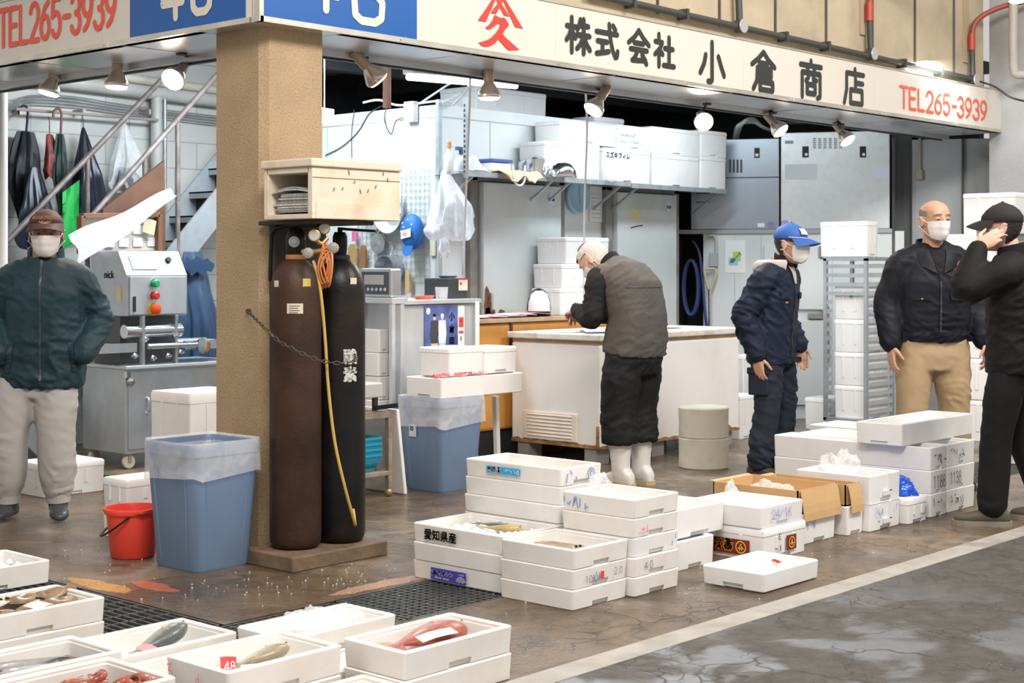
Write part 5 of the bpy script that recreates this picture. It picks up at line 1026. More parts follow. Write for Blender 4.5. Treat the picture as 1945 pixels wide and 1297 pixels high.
for y, z in ((.05, .06), (-.01, .085), (.06, .0), (-.05, .05), (.02, .03)): b.ball(c+V((-.07*sqrt(max(.05, 1-(y/.10)**2-(z/.13)**2)), y, z)), .007, 8, 6)
b.build('white_dots', PAPER, t, c)
drape('plastic_bag', 'large bulging milky plastic bag hung from the shelf corner beside the blue cap', 'plastic bag', BAG_W, PX(845, 322, 3.22), PX(845, 452, 3.22).z, .03, .36, .22, 31, 5, .0)
drape('plastic_bag', 'smaller clear bag hanging on the cold store corner behind the milky one', 'plastic bag', BAG, PY(876, 375, 2.10), PY(876, 418, 2.1).z, .12, .16, .08, 33, 4)
drape('plastic_bag', 'little limp plastic bag hanging below the big milky bag', 'plastic bag', BAG_W, PX(840, 440, 3.29), PX(840, 485, 3.29).z, .05, .09, .06, 34, 3)
b = MB(); b.box(3.338, 3.352, 2.215, 2.27, 1.40, 1.52); o = b.build('switch_plate', mat('switch_cream', (.60, .58, .46), .5), None, (3.345, 2.24, 1.4), bevel=.004); tag(o, 'cream light switch plate on the side of the cold store by its corner', 'switch')
b = MB(); c = PX(781, 214, 3.33); b.box(3.30, 3.354, c.y-.05, c.y+.05, c.z-.07, c.z+.08); o = b.build('socket_box', WHITE_P, None, c, bevel=.006); tag(o, 'white electric socket box high on the side of the cold store', 'socket')
CABK = mat('cable_black', (.03, .03, .035), .5); CABW_ = mat('cable_white', (.74, .75, .76), .4)
def cable(pts, label, m=CABW_, r=.006, nm='cable'): b = MB(); b.tube(pts, r, 7, sm=6); return tag(b.build(nm, m, None, pts[0], smooth=60), label, 'cable')
cable([PX(772, 222, 3.345), PX(752, 230, 3.34), PX(745, 252, 3.345), PX(738, 250, 3.345), PX(730, 225, 3.345), PX(735, 200, 3.345)], 'black cable looping below the socket box', CABK, .004)
cable([PX(618, 295, 3.35), PX(650, 278, 3.35), PX(680, 250, 3.35), PX(702, 215, 3.35), PX(728, 200, 3.34)], 'thin black cable rising along the side of the cold store', CABK, .004)
cable([PX(668, 300, 3.35), PX(668, 250, 3.35), PX(673, 208, 3.35)], 'thin vertical black cable on the side of the cold store', CABK, .003)
cable([PX(690, 205, 3.36)+V((0, 0, .04)), PX(720, 190, 3.4), PX(760, 200, 3.5), PX(830, 192, 3.5), PY(865, 195, 2.3)], 'white cable lying along the top edge of the cold store', CABW_, .009)
cable([PY(800, 195, 2.4), PY(845, 165, 2.0), PY(856, 158, 1.5)], 'white cable running up to the left of the tube lamp', CABW_, .008)
cable([PY(835, 197, 2.3), PY(875, 178, 2.3), PY(880, 192, 2.25), PY(866, 200, 2.2)], 'white cable loop above the cold store corner', CABW_, .008)
cable([PY(862, 197, 2.2), PY(880, 180, 1.9), PY(892, 162, 1.5)], 'thick white cable from the tube lamp to the cold store corner', CABW_, .010)
cable([PY(893, 134, .41), PY(892, 200, .75), PY(886, 350, 1.1), PY(879, 520, 1.5)], 'long white cord from the soffit down to the card reader box', CABW_, .007)
cable([PY(1112, 164, .41), PY(1115, 250, .8), PY(1110, 400, 1.2), PY(1109, 585, 1.70)], 'long white cord from the soffit down behind the bent man', CABW_, .007)
# shelves along the cold store front
ANG = mat('angle_steel', (.38, .42, .44), .5, .5, var=.15, vscale=12); YS = 1.88
def shelf(x0, x1, z, label):
    t = thing('wall_shelf', label, 'shelf', (x0, SY, z), 0, 'steel shelves above the cold store doors'); O = t.location
    b = MB(); b.box(x0, x1, YS, SY-.006, z-.006, z); b.box(x0, x1, YS-.004, YS, z-.025, z+.012); b.build('board', ANG, t, O)
    for x in (x0+.10, x1-.10): b = MB(); b.bar((x, SY-.02, z-.20), (x, YS+.02, z-.02), .016); b.build('bracket', ANG, t, O)
    return t
t = shelf(3.30, 4.36, 1.985, 'steel shelf with pots and cloth at the cold store corner'); b = MB(); b.box(3.31, 3.34, YS+.0, YS+.03, 1.95, 2.52); b.box(3.31, 3.34, 2.15, 2.18, 1.95, 2.52); b.build('upright', ANG, t, t.location); b = MB()
for k in range(14): z = 1.98+.036*k; b.box(3.308, 3.3105, YS+.008, YS+.02, z, z+.02)
b.build('slots', DARKM, t, t.location)
shelf(4.37, 5.20, 1.985, 'steel shelf above the blue clock'); shelf(5.21, 6.55, 1.975, 'steel shelf with big foam boxes above the second store door')
GSH = 'white boxes on the steel shelves'
def onshelf(px0, px1, pt, pb, label, z0=None, dep=.26, m=None, lid=.03, y=YS+.01):
    a, c = PY(px0, pb, y), PY(px1, pt, y); z = a.z if z0 is None else z0; return foam_closed(a.x, c.x, y, y+dep, z, c.z-z, label, GSH, m or FOAM, lid=lid, handle=False)
q = onshelf(1035, 1140, 277, 335, 'white foam box on the shelf beside the steel bowl', 1.986); zt = 1.986+ (PY(1140, 277, YS+.01).z-1.986)
onshelf(1064, 1171, 240, 278, 'white foam box with a blue clip stacked highest above the steel bowl', zt+.001)
b3 = onshelf(1146, 1236, 288, 336, 'white printed carton standing on the shelf left of the big foam boxes', 1.986); zt2 = PY(1236, 288, YS+.01).z
o = onshelf(1174, 1237, 244, 288, 'white printed carton with writing on top of the other carton', zt2+.001)
INKB = mat('ink_violet', (.10, .10, .30), .5)
b = MB(); p = PY(1146, 298, YS+.005); text_mesh(b, 'スズキフィレ', FY((p.x+.03, YS+.004, p.z)), .055, .95, .001); L0 = b3.location; b.build('printed_lettering', INKB, b3, L0)
b = MB(); p = PY(1176, 258, YS+.005); text_mesh(b, 'SEA BASS FILLET', FY((p.x+.02, YS+.004, p.z)), .035, .8, 0); text_mesh(b, 'PRODUCT OF TAIWAN', FY((p.x+.02, YS+.004, p.z-.05)), .028, .8, 0); b.build('printed_lettering', INKB, o, o.location)
q = onshelf(1240, 1328, 300, 344, 'lower white foam box left on the right steel shelf', 1.977); za_ = PY(1328, 300, YS+.01).z
onshelf(1238, 1330, 250, 299, 'upper white foam box left on the right steel shelf', za_+.001)
onshelf(1331, 1379, 301, 344, 'lower white foam box at the right end of the right steel shelf', 1.977, .15); onshelf(1331, 1381, 252, 300, 'upper white foam box at the right end of the right steel shelf', PY(1379, 301, YS+.01).z+.001, .15)
t = thing('steel_bowl', 'upturned shiny steel bowl on the shelf above the blue clock', 'bowl', PY(1066, 336, YS+.05)); c = t.location; c.z = 1.986; t.location = c
b = MB(); b.lathe([(.118, 0), (.12, .005), (.112, .05), (.085, .095), (.045, .118), (.01, .122)], n=32, c=c+V((-.25, .0, 0))) if False else b.lathe([(.118, 0), (.12, .005), (.112, .05), (.085, .095), (.045, .118), (.01, .122)], n=32, c=PY(1066, 336, YS-.06)*1)
b.v = [V((p.x, p.y, p.z-PY(1066, 336, YS-.06).z+1.988)) for p in b.v]; b.build('bowl', CHROME, t, t.location, smooth=60)
for k, (px, r, h, l) in enumerate(((1003, .075, .12, 'steel cooking pot at the back of the corner shelf'), (1020, .085, .14, 'larger steel cooking pot with loop handle at the end of the corner shelf'))):
    c = PY(px, 318, YS+.10+.08*(1-k)); c.z = 1.987; t = thing('cooking_pot', l, 'pot', c); b = MB(); b.lathe([(r, 0), (r, h), (r*.96, h), (r*.95, .01)], n=28, c=c); b.lathe([(r*1.02, h), (r*.8, h+.015), (.012, h+.03)], n=28, c=c); b.build('body', CHROME, t, c, smooth=40); b = MB(); b.tube([c+V((r*.3, -r, .09)), c+V((r*.3, -r-.03, .08)), c+V((r*.3+.05, -r-.03, .08)), c+V((r*.3+.05, -r+.01, .09))], .006, sm=3); b.build('handle', CHROME, t, c, smooth=60)
b = MB(); p0 = PY(945, 308, YS); g = [[V((p0.x+.44*i/14, YS-.05+.22*k/6-.03*(k == 0), 1.987+.035*abs(noise.noise(V((i*.5, k*.8, 3))))+.02*(0 < k < 6)-.06*(k == 0)*abs(sin(i*.5)))) for k in range(7)] for i in range(15)]; b.grid(g, .006)
o = b.build('cloth', mat('cloth_tan', (.66, .52, .33), .8, var=.1), None, (p0.x, YS, 2.0), smooth=70); tag(o, 'crumpled tan cloth hanging over the corner shelf edge', 'cloth')
b = MB(); p = PY(985, 318, YS-.07); b.tube([p+V((-.06, 0, .02)), p+V((-.05, 0, -.09)), p+V((0, 0, -.13)), p+V((.06, 0, -.10)), p+V((.07, 0, .02))], .008, 7, sm=5); o = b.build('rope', mat('rope_white', (.75, .74, .70), .7), None, p, smooth=60); tag(o, 'white rope loop hanging from the tan cloth on the shelf', 'rope')
for k, (px, r, h, col, l) in enumerate(((853, .035, .17, (.80, .80, .78), 'white squeeze bottle with orange cap on the corner shelf'), (876, .035, .13, (.72, .76, .80), 'spray bottle on the corner shelf'))):
    c = PY(px, 312, YS+.09); c.z = 1.987; t = thing('bottle', l, 'bottle', c); b = MB(); b.lathe([(r*.9, 0), (r, .01), (r, h*.7), (r*.4, h*.85), (r*.4, h)], n=18, c=c); b.build('body', mat('bottle_%d' % k, col, .35), t, c, smooth=50); b = MB(); b.lathe([(r*.5, h), (r*.45, h+.04), (.004, h+.05)], n=14, c=c); (b.box(c.x-.05, c.x+.02, c.y-.012, c.y+.012, c.z+h+.03, c.z+h+.055) if k else None); b.build('cap', mat('cap_orange', (.75, .35, .12)) if k == 0 else mat('spray_navy', (.08, .10, .22)), t, c)
b = MB(); p0 = PY(886, 312, YS); g = [[V((p0.x+.30*i/12, YS+.02+.24*k/6, 1.987+.13*sin(pi*(i+.5)/13)*sin(pi*(k+.4)/7)*(1+.6*noise.noise(V((i*.7, k*.7, 9)))))) for k in range(7)] for i in range(13)]; b.grid(g, .003); o = b.build('plastic_bag', BAG_W, None, (p0.x, YS, 2.0), smooth=60); tag(o, 'crumpled white bag heaped on the corner shelf beside the bottles', 'plastic bag')
p0 = PY(935, 290, YS+.1); b = MB(); b.box(p0.x, p0.x+.20, YS+.10, YS+.28, 1.987, 2.08); o = b.build('file_box', PAPER, None, (p0.x, YS, 2.0)); tag(o, 'white file box with a dark blue lid behind the tan cloth', 'file box'); b = MB(); b.box(p0.x-.01, p0.x+.21, YS+.09, YS+.285, 2.086, 2.108); b.build('lid', mat('binder_blue', (.06, .10, .35), .5), o, (p0.x, YS, 2.0))
b = MB(); p = PY(1161, 338, YS-.02); b.ball((p.x, YS+.0-.03, 2.06), (.075, .05, .072), 20, 12); b.v = [q_*1.0+V((0, 0, 0))+.012*V((noise.noise(q_*25), noise.noise(q_*25+V((5, 0, 0))), noise.noise(q_*25+V((9, 0, 0))))) for q_ in b.v]; o = b.build('plastic_bag', BAG, None, (p.x, YS, 1.99), smooth=60); tag(o, 'crumpled clear bag in front of the printed carton on the shelf', 'plastic bag')
# things on the store front
c = PY(1096, 373, SY-.02); t = thing('wall_clock', 'round pale blue wall clock between the two store doors', 'clock', c); Mk = Matrix.Rotation(R(90), 4, 'X').to_3x3().to_4x4()
b = MB(); b.lathe([(.135, -.01), (.14, .02), (.125, .03), (.115, .022)], n=40, M=Mk, c=c); b.build('rim', mat('clock_blue', (.30, .48, .62), .4), t, c, smooth=40); b = MB(); b.lathe([(.116, .018), (.116, .02)], n=40, M=Mk, c=c); b.build('dial', mat('clock_face', (.60, .70, .72), .5), t, c); b = MB(); strokes(b, [[(0, 0), (0, .085)], [(0, 0), (.01, -.06)]], FY(c+V((0, -.022, 0))), .006); b.build('hands', BLACK_INK, t, c)
for k, (x0, x1, y0, y1, l, col) in enumerate(((1047, 1071, 352, 420, 'long yellowed notice between the first store door and the clock', (.62, .60, .52)), (1119, 1148, 355, 421, 'white notice between the clock and the second store door', (.72, .74, .76)), (1052, 1080, 442, 500, 'white notice behind the foam boxes on the desk', (.74, .76, .77)))):
    a, e = PY(x0, y1, SY-.004), PY(x1, y0, SY-.004); b = MB(); b.grid([[V((a.x+(e.x-a.x)*i/4, SY-.007-.004*sin(i), a.z+(e.z-a.z)*q/4)) for i in range(5)] for q in range(5)], .002); o = b.build('notice', mat('notice_%d' % k, col, .7), None, a); tag(o, l, 'notice'); b = MB()
    for q in range(7): z = a.z+(e.z-a.z)*(.12+.11*q); strokes(b, [[(0, 0), ((e.x-a.x)*.6, 0)]], FY((a.x+.02, SY-.0125, z)), .004)
    if k < 2: b.build('notice_text', mat('notice_ink', (.40, .40, .40), .7), o, a)
foam_closed(*(lambda a, e: (a.x, e.x, 2.55, 2.95, 2.491, .23))(PY(905, 220, 2.55), PY(1038, 180, 2.55)), 'large white foam box standing on the cold store roof', None); foam_closed(*(lambda a, e: (a.x, e.x, 2.35, 2.6, 2.491, .07))(PY(1130, 238, 2.35), PY(1186, 226, 2.35)), 'small white box with a blue mark on the cold store roof', None, handle=False)
b = MB(); p = PY(735, 205, 1.9); b.box(p.x-.02, p.x+.02, 1.88, 1.92, p.z, 3.05); o = b.build('hanging_batten', mat('batten', (.24, .11, .06), .6), None, p); tag(o, 'short brown batten hanging from the ceiling above the cold store', 'batten')
# tube lamps
TUBE = mat('tube_glow', (.90, .96, 1.0), .4, emit=6)
def tube_lamp(a, e, label):
    t = thing('tube_lamp', label, 'lamp', (a+e)/2); O = t.location; up = V((0, 0, 1)); b = MB(); b.bar(a+up*.05, e+up*.05, .10, .06); b.build('housing', WHITE_P, t, O, bevel=.004); b = MB(); b.tube([a, e], .022, 12); b.build('tube', TUBE, t, O, smooth=60); b = MB()
    for p in (a.lerp(e, .15), a.lerp(e, .85)): b.tube([p+up*.08, V((p.x, p.y, 3.05))], .005, 6)
    b.build('hanger', GALV, t, O)
tube_lamp(PY(775, 146, 1.5), PY(980, 163, 1.5), 'long glowing tube lamp under the ceiling in front of the cold store')
tube_lamp(PY(560, 222, 2.6), PY(626, 230, 2.6), 'glowing tube lamp half hidden behind the pillar'); tube_lamp(V((1.0, 1.55, 2.62)), V((2.1, 1.55, 2.62)), 'glowing tube lamp over the slicing machine by the pillar')
# ================================================================ right side: ice makers, rack, boxes
ICEL = mat('ice_maker_dark', (.33, .37, .42), .32, .7, var=.06, vscale=3); ICER = mat('ice_maker_pale', (.62, .66, .68), .36, .55, var=.06, vscale=2, dirt=(.55, .52, .42), dscale=14, damt=.5)
def wb_(px0, px1, py0, py1, d0=0, d1=.01): b = MB(); b.box(wx(px0), wx(px1), wz((px0+px1)/2, py1), wz((px0+px1)/2, py0), d0, d1, WO); return b
def machine(label, px0, px1, py0, py1, m):
    t = thing('ice_maker', label, 'ice maker', WO @ V((wx((px0+px1)/2), 1.651, -.3)), 0, 'ice makers on the right wall'); O = t.location; z1 = wz((px0+px1)/2, py0)
    b = MB(); b.box(wx(px0), wx(px1), 1.651, z1, -.72, 0, WO); b.build('case', m, t, O, bevel=.006); return t, O
t, O = machine('darker two part ice maker on the wall beside the shelves', 1312, 1480, 264, 436, ICEL)
b = wb_(1312, 1480, 336.5, 338.5, 0, .003); b.build('seam', DARKM, t, O); b = wb_(1433, 1443, 281, 300, 0, .006); b.build('switch_panel', BLACK, t, O); b = wb_(1435, 1441, 292, 297, .006, .008); b.build('switch_lamp', WHITE_P, t, O)
for k in range(4): b = wb_(1385+7*k, 1389+7*k, 303, 328, 0, .003); b.build('vent', DARKM, t, O)
for y in (359, 366, 383): b = wb_(1322, 1348, y, y+2, 0, .003); b.build('vent', DARKM, t, O)
b = wb_(1439, 1452, 424, 431, 0, .003); b.build('white_label', PAPER, t, O)
def emblem(px, py, t, O): b = MB(); p = WO @ V((wx(px), wz(px, py), .004)); M = frame(p, WU, WN); strokes(b, [arc(0, 0, .030, .022, 0, 360, 16), [(-.012, -.008), (-.005, .008), (.004, -.002), (.014, .008)]], M, .006); b.build('round_emblem', mat('emblem_violet', (.16, .14, .55), .5), t, O)
emblem(1465, 427, t, O)
t, O = machine('pale steel ice maker with louvre slots above the man in the blue cap', 1483, 1690, 250, 435, ICER)
emblem(1491, 424, t, O)
for px in (1530, 1639): b = wb_(px-6, px+6, 278, 299, 0, .006); b.build('switch_panel', BLACK, t, O); b = wb_(px-1, px+4, 291, 296, .006, .008); b.build('switch_lamp', WHITE_P, t, O)
for k in range(6): 
    b = MB(); px = 1544+10*k
    for q in range(6): b.box(wx(px), wx(px+6), wz(px, 282-3.5*q), wz(px, 280-3.5*q), 0, .002, WO)
    b.build('louvre', mat('louvre_dark', (.16, .20, .22), .6), t, O)
b = wb_(1491, 1507, 267, 273, 0, .003); b.build('name_plate', mat('plate_green', (.22, .34, .30), .5), t, O); b = wb_(1491, 1552, 312, 341, 0, .002); b.build('notice_sheet', mat('sheet_grey', (.54, .58, .60), .6), t, O); b = wb_(1662, 1689, 316, 338, 0, .002); b.build('paper_label', mat('label_lilac', (.62, .64, .76), .6), t, O)
b = wb_(1366, 1379, 336, 366, .03, .034); o = b.build('hanging_sheet', mat('sheet_pale', (.50, .54, .60), .6), None, WO @ V((wx(1372), 1.9, .03))); tag(o, 'thin pale sheet taped under the right shelf end on the dark ice maker', 'paper')
for k in range(3): cable([WP(1395+3*k, 262, -.1-.1*k), WP(1402+4*k, 238-2*k, .1), WP(1430, 232-3*k, -.1), WP(1452, 243, -.2-.1*k), WP(1475, 250, -.4)], ('lowest pale hose arching over the ice makers', 'middle pale hose arching over the ice makers', 'outermost pale hose arching over the ice makers')[k], mat('hose_pale', (.48, .53, .50), .6), .016, 'hose')
cable([WP(1470, 235, -.2), WP(1560, 232, -.2), WP(1640, 238, -.2)], 'dark pipe above the pale ice maker', DARKM, .018, 'pipe')
# poster with a shovel
t = wb_(1378, 1416, 456, 518, .001, .004).build('poster', PAPER, None, WO @ V((wx(1397), 1.4, .002))); tag(t, 'white poster with a dark shovel on green and blue squares', 'poster'); O = t.location
wb_(1392, 1407, 478, 496, .004, .005).build('green_square', mat('sq_green', (.45, .65, .06), .5), t, O); wb_(1384, 1402, 489, 504, .0055, .0062).build('blue_square', mat('sq_blue', (.30, .62, .68), .5), t, O)
b = MB(); p = WO @ V((wx(1387), wz(1387, 500), .0068)); M = frame(p, WU, WN); strokes(b, [[(.035, .03), (.085, .085)], [(.075, .095), (.095, .075)]], M, .008); b.add([M @ V(q) for q in ((0, 0, .001), (.03, .005, .001), (.05, .03, .001), (.03, .05, .001), (.0, .03, .001))], [(0, 1, 2, 3, 4)]); b.build('shovel_print', mat('print_grey', (.10, .14, .14), .5), t, O)
# hose, tap, shovel, green tags in the recess
HN = mat('hose_navy', (.04, .06, .17), .4); b = MB(); hp = []
for k in range(3):
    for a in range(0, 360, 30): hp.append(WP(1311+14*cos(R(a+90))+k*1.5, 546+52*sin(R(a-90)), .02-.012*k))
b.tube(hp, .014, 8, sm=3); b.tube([WP(1316, 458, .0), WP(1328, 480, .02), WP(1334, 530, .03), WP(1340, 600, .04), WP(1350, 660, .05)], .013, 8, sm=4); o = b.build('hose', HN, None, WP(1311, 546), smooth=60); tag(o, 'navy hose coiled in the dark recess right of the second store door', 'hose')
t = thing('shovel', 'metal shovel with clear grip hanging beside the navy hose', 'shovel', WP(1348, 560, .06)); O = t.location; b = MB(); b.tube([WP(1337, 512, .06), WP(1360, 512, .06), WP(1353, 540, .06), WP(1348, 550, .06), WP(1343, 540, .06), WP(1337, 512, .06)], .012, 8, sm=3); b.build('grip', mat('grip_straw', (.58, .52, .34), .3), t, O, smooth=60); b = MB(); b.tube([WP(1348, 548, .06), WP(1349, 680, .06)], .014, 8); b.build('shaft', CHROME, t, O, smooth=60)
b = wb_(1349, 1364, 480, 506, 0, .05); b.m = 0; o = b.build('control_box', mat('box_grey', (.40, .42, .43), .5), None, WO @ V((wx(1356), 1.45, 0)), bevel=.004); tag(o, 'small grey control box with a bent pipe beside the recess', 'control box'); b = MB(); b.tube([WP(1345, 448, .03), WP(1354, 447, .03), WP(1360, 455, .03), WP(1360, 482, .03)], .012, 8, sm=4); b.build('bent_pipe', PIPE, o, o.location, smooth=60)
for y in (452, 480): b = MB(); p = PY(1284, y, SY-.03); b.ball(p, (.022, .015, .025)); o = b.build('green_tag', mat('tag_green', (.02, .40, .08), .5), None, p, smooth=60); tag(o, ('upper' if y < 460 else 'lower')+' green tag on the cable right of the second store door', 'tag')
cable([PY(1285, 440, SY-.035), PY(1287, 470, SY-.035), PY(1283, 500, SY-.035), PY(1286, 560, SY-.035)], 'dark cable hanging at the right edge of the cold store', CABK, .005)
b = MB(); p = WP(1748, 330, -.24); b.tube([WP(1747, 258, -.22), WP(1747, 330, -.22)], .012, 8); b.box(p.x-.03, p.x+.03, p.y-.03, p.y+.03, p.z-.05, p.z+.03); o = b.build('hanging_switch', mat('switch_brown', (.34, .30, .22), .6), None, p); tag(o, 'old brown switch on a short conduit between ice maker and right wall', 'switch')
# rack trolley with foam boxes
c0 = D(1645, 505, 11.98); x0, y0 = c0.x, c0.y; x1, y1 = x0+.42, y0+.36
t = thing('rack_trolley', 'tall metal rack trolley with slatted sides holding four foam boxes', 'trolley', (x0, y0, 0)); O = t.location
for x in (x0, x1):
    for y in (y0, y1): b = MB(); b.box(x-.014, x+.014, y-.014, y+.014, .10, 1.39); b.build('post', STEEL, t, O); b = MB(); b.lathe([(.038, -.015), (.042, -.01), (.042, .01), (.038, .015)], n=16, M=Matrix.Rotation(R(90), 4, 'X'), c=(x, y, .043)); b.build('caster', WHITE_P, t, O, smooth=40)
for z in (.09, 1.37): b = MB(); b.box(x0-.014, x1+.014, y0-.014, y1+.014, z, z+.03); b.build('deck', STEEL, t, O)
for k in range(17):
    z = .16+.072*k; b = MB(); b.box(x0, x1, y0-.008, y0+.004, z, z+.035); b.build('slat', STEEL_L, t, O); b = MB()
    if k > 12: b.box(x0-.006, x0+.004, y0, y1, z, z+.03)
    else: b.box(x0-.006, x0+.004, y1-.06, y1, z, z+.035)
    b.build('slat', STEEL, t, O)
for k in range(4): fb_ = foam_closed(x0+.02, x1-.02, y0+.02, y1-.065, .121+.262*k, .26, ('bottom', 'second', 'third', 'topmost')[k]+' white foam box inside the rack trolley', 'white foam boxes in the rack trolley')
b = MB(); L0 = fb_.location; z = .121+.262*3+.17; b.box(x0+.010, x0+.012, y0+.13, y0+.15, z, z+.05); b.box(x0+.010, x0+.012, y0+.09, y0+.12, z+.03, z+.04); b.build('green_red_label', mat('label_green', (.10, .40, .18), .5), fb_, L0)
o = foam_closed(x0-.02, x0+.16, y0-.02, y0+.40, 1.401, .28, 'white foam box tipped on its side on top of the rack trolley', None)
# tower of foam boxes by the right wall
c0 = D(1786, 505, 11.75); x0, y0 = c0.x, c0.y
for k in range(6): dx = .17 if k == 5 else random.uniform(0, .02); foam_closed(x0+dx, x0+dx+.62, y0-.42+dx*-.6, y0+dx*-.6, k*.315, .312, ('lowest', 'second', 'third', 'fourth', 'fifth', 'topmost')[k]+' big white foam box in the tower behind the two men at right', 'tower of big foam boxes')
for k in range(2): foam_closed(*(lambda p: (p.x, p.x+.5, p.y-.45, p.y))(Z(1905, 880)), k*.135, .133, ('lower', 'upper')[k]+' white foam box on the floor behind the legs of the man in black', None, handle=False)
# foam boxes on the floor by the right wall
def fl(px, py, w, dpt, h, l, **k): p = Z(px, py); return foam_closed(p.x, p.x+w, p.y-dpt, p.y, 0, h, l, GB, **k)
fl(1393, 812, .34, .30, .60, 'tall white foam box on the floor behind the man in the blue cap'); fl(1368, 832, .22, .18, .34, 'white foam box on the floor behind the round drums')
fl(1528, 815, .32, .22, .26, 'white foam box with dark mark on the floor left of the rack trolley'); o = fl(1405, 815, .55, .20, .11, 'flat white foam box behind the legs of the man in the blue cap')
b = MB(); p = o.location; b.lathe([(.03, 0), (.03, .002)], n=16, M=Matrix.Rotation(R(90), 4, 'X'), c=p+V((.05, -.106, .06))); b.build('round_label', mat('label_redblue', (.45, .12, .25), .5), o, p)
# conduit over the sign
CON = mat('conduit_dark', (.075, .08, .075), .45, .4); REDC = mat('conduit_red', (.30, .06, .04), .45); YC = -.03
b = MB(); b.tube([PY(1120, -12, YC), PY(1845, 150, YC)], .022, 10); o = b.build('conduit', CON, None, PY(1400, 50, YC), smooth=60); tag(o, 'dark conduit pipe running along the wall above the shop sign', 'conduit'); b = MB()
for px in (1200, 1300, 1490, 1570, 1715, 1785): p = PY(px, 0, YC); d_ = (PY(1845, 150, YC)-PY(1120, -12, YC)); z = PY(1120, -12, YC).z+(p.x-PY(1120, 0, YC).x)/d_.x*d_.z; b.box(p.x-.012, p.x+.012, YC-.03, YC+.045, z-.03, z+.035)
b.build('clip', CON, o, o.location)
for k, (px, py, l) in enumerate(((1405, 50, 'round junction box on the conduit above the middle of the sign'), (1654, 103, 'round junction box on the conduit below the first red hose'), (1848, 152, 'round junction box at the right end of the conduit'))):
    p = PY(px, py, YC); t = thing('junction_box', l, 'junction box', p, 0, 'junction boxes on the conduit'); b = MB(); b.lathe([(.045, -.02), (.045, .03)], n=20, M=Mk, c=p); b.build('box', CON, t, p, smooth=40); b = MB(); b.lathe([(.047, .03), (.044, .036)], n=20, M=Mk, c=p); b.build('cover', mat('cover_pale', (.52, .52, .50), .35, .4), t, p, smooth=40); b = MB(); b.tube([p, p+V((-.02, 0, .30))], .022, 10); b.build('riser_or_shade', CON, t, p, smooth=60)
    if k:
        q = p+V((-.02, 0, .24)); b = MB(); b.tube([q, q+V((0, -.0, .12)), q+V((.03, -.03, .24)), q+V((.14, -.16, .34)), q+V((.30, -.40, .40)), q+V((.55, -.75, .43))], .022, 10, sm=5); o = b.build('flexible_hose', REDC, None, q, smooth=60); tag(o, ('', 'dark red flexible hose bending off the wall above the character store', 'dark red flexible hose bending off the wall at the right end of the sign')[k], 'hose'); b = MB(); b.tube([q+V((0, 0, .0)), q+V((0, 0, .13))], .028, 10); b.build('coupling', mat('coupling_red', (.45, .05, .04), .4), o, q, smooth=60)
        b = MB(); b.box(q.x-.06, q.x+.02, .006, .018, q.z-.10, q.z+.55); o = b.build('wall_batten', mat('batten_tan', (.42, .33, .20), .7), None, q); tag(o, ('', 'tan batten on the wall behind the first red hose', 'tan batten on the wall behind the last red hose')[k], 'batten')
b = MB(); b.tube([D(1925, -10, 12.3), D(1925, 125, 12.3), D(1940, 142, 12.3), D(1990, 142, 12.3)], .035, 10, sm=3); o = b.build('pipe', mat('pipe_beige', (.46, .42, .38), .5), None, D(1925, 60, 12.3), smooth=60); tag(o, 'beige pipe on the grey column at the upper right corner', 'pipe')
cable([PY(1862, 155, -.05), PY(1890, 165, -.2), PY(1920, 185, -.4), PY(1960, 195, -.5)], 'black cable drooping from the conduit end across the grey column', CABK, .008)
# ================================================================ flood lamps under the soffit
BULB = mat('bulb_glow', (1.0, .80, .62), .3, emit=10); BULBC = mat('bulb_silver', (.70, .62, .56), .25, .8); SOCK = mat('lamp_socket', (.42, .34, .28), .4, .5)
def flood(c, top, dirn, label):
    c, top, d_ = V(c), V(top), V(dirn).normalized(); t = thing('flood_lamp', label, 'flood lamp', c, 0, 'flood lamps under the soffit'); M = d_.to_track_quat('Z', 'Y').to_matrix().to_4x4()
    b = MB(); b.lathe([(.062, -.004), (.066, -.012), (.062, -.03), (.040, -.07), (.024, -.095)], n=28, M=M, c=c, cap0=False); b.build('reflector', BULBC, t, c, smooth=50)
    b = MB(); b.lathe([(.060, -.004), (.05, .006), (.02, .011), (.001, .012)], n=28, M=M, c=c); b.build('bulb_face', BULB, t, c, smooth=60)
    b = MB(); b.lathe([(.026, -.09), (.030, -.10), (.030, -.19), (.022, -.20)], n=18, M=M, c=c); b.build('socket', SOCK, t, c, smooth=50)
    e = c-d_*.20; b = MB(); b.tube([e, e+(top-e)*.4+V((.01, 0, .01)), top], .009, 8, sm=3); b.lathe([(.03, -.012), (.03, 0)], n=14, c=top); b.build('bracket', DARKM, t, c, smooth=50)
    l = bpy.data.lights.new('flood_lamp_light', 'SPOT'); l.energy = 26; l.color = (1, .78, .58); l.spot_size = R(115); l.spot_blend = .6; l.shadow_soft_size = .05; o = bpy.data.objects.new('flood_lamp_light', l); COL.objects.link(o); o.parent = t; o.location = d_*.03; o.rotation_euler = d_.to_track_quat('-Z', 'Y').to_euler()
VW = CF                                        # towards the lane
flood(PX(92, 178, .30), PX(96, 136, .30), (-.25, .1, -1), 'warm flood lamp nearest the left frame edge, above the umbrellas')
flood(PX(221, 166, .30), PX(221, 112, .30), (-.05, 0, -1), 'straight hanging flood lamp above the slicing machine'); flood(PX(327, 152, .28), PX(345, 100, .28), (-.75, -.35, -.55), 'brightest flood lamp left of the pillar, facing the lane')
flood(PY(719, 152, .30), PY(690, 108, .34), (.72, -.25, -.75), 'tilted flood lamp right of the pillar, pointing down right'); flood(PY(929, 187, .30), PY(927, 142, .34), (.02, 0, -1), 'straight hanging flood lamp in front of the tube lamp')
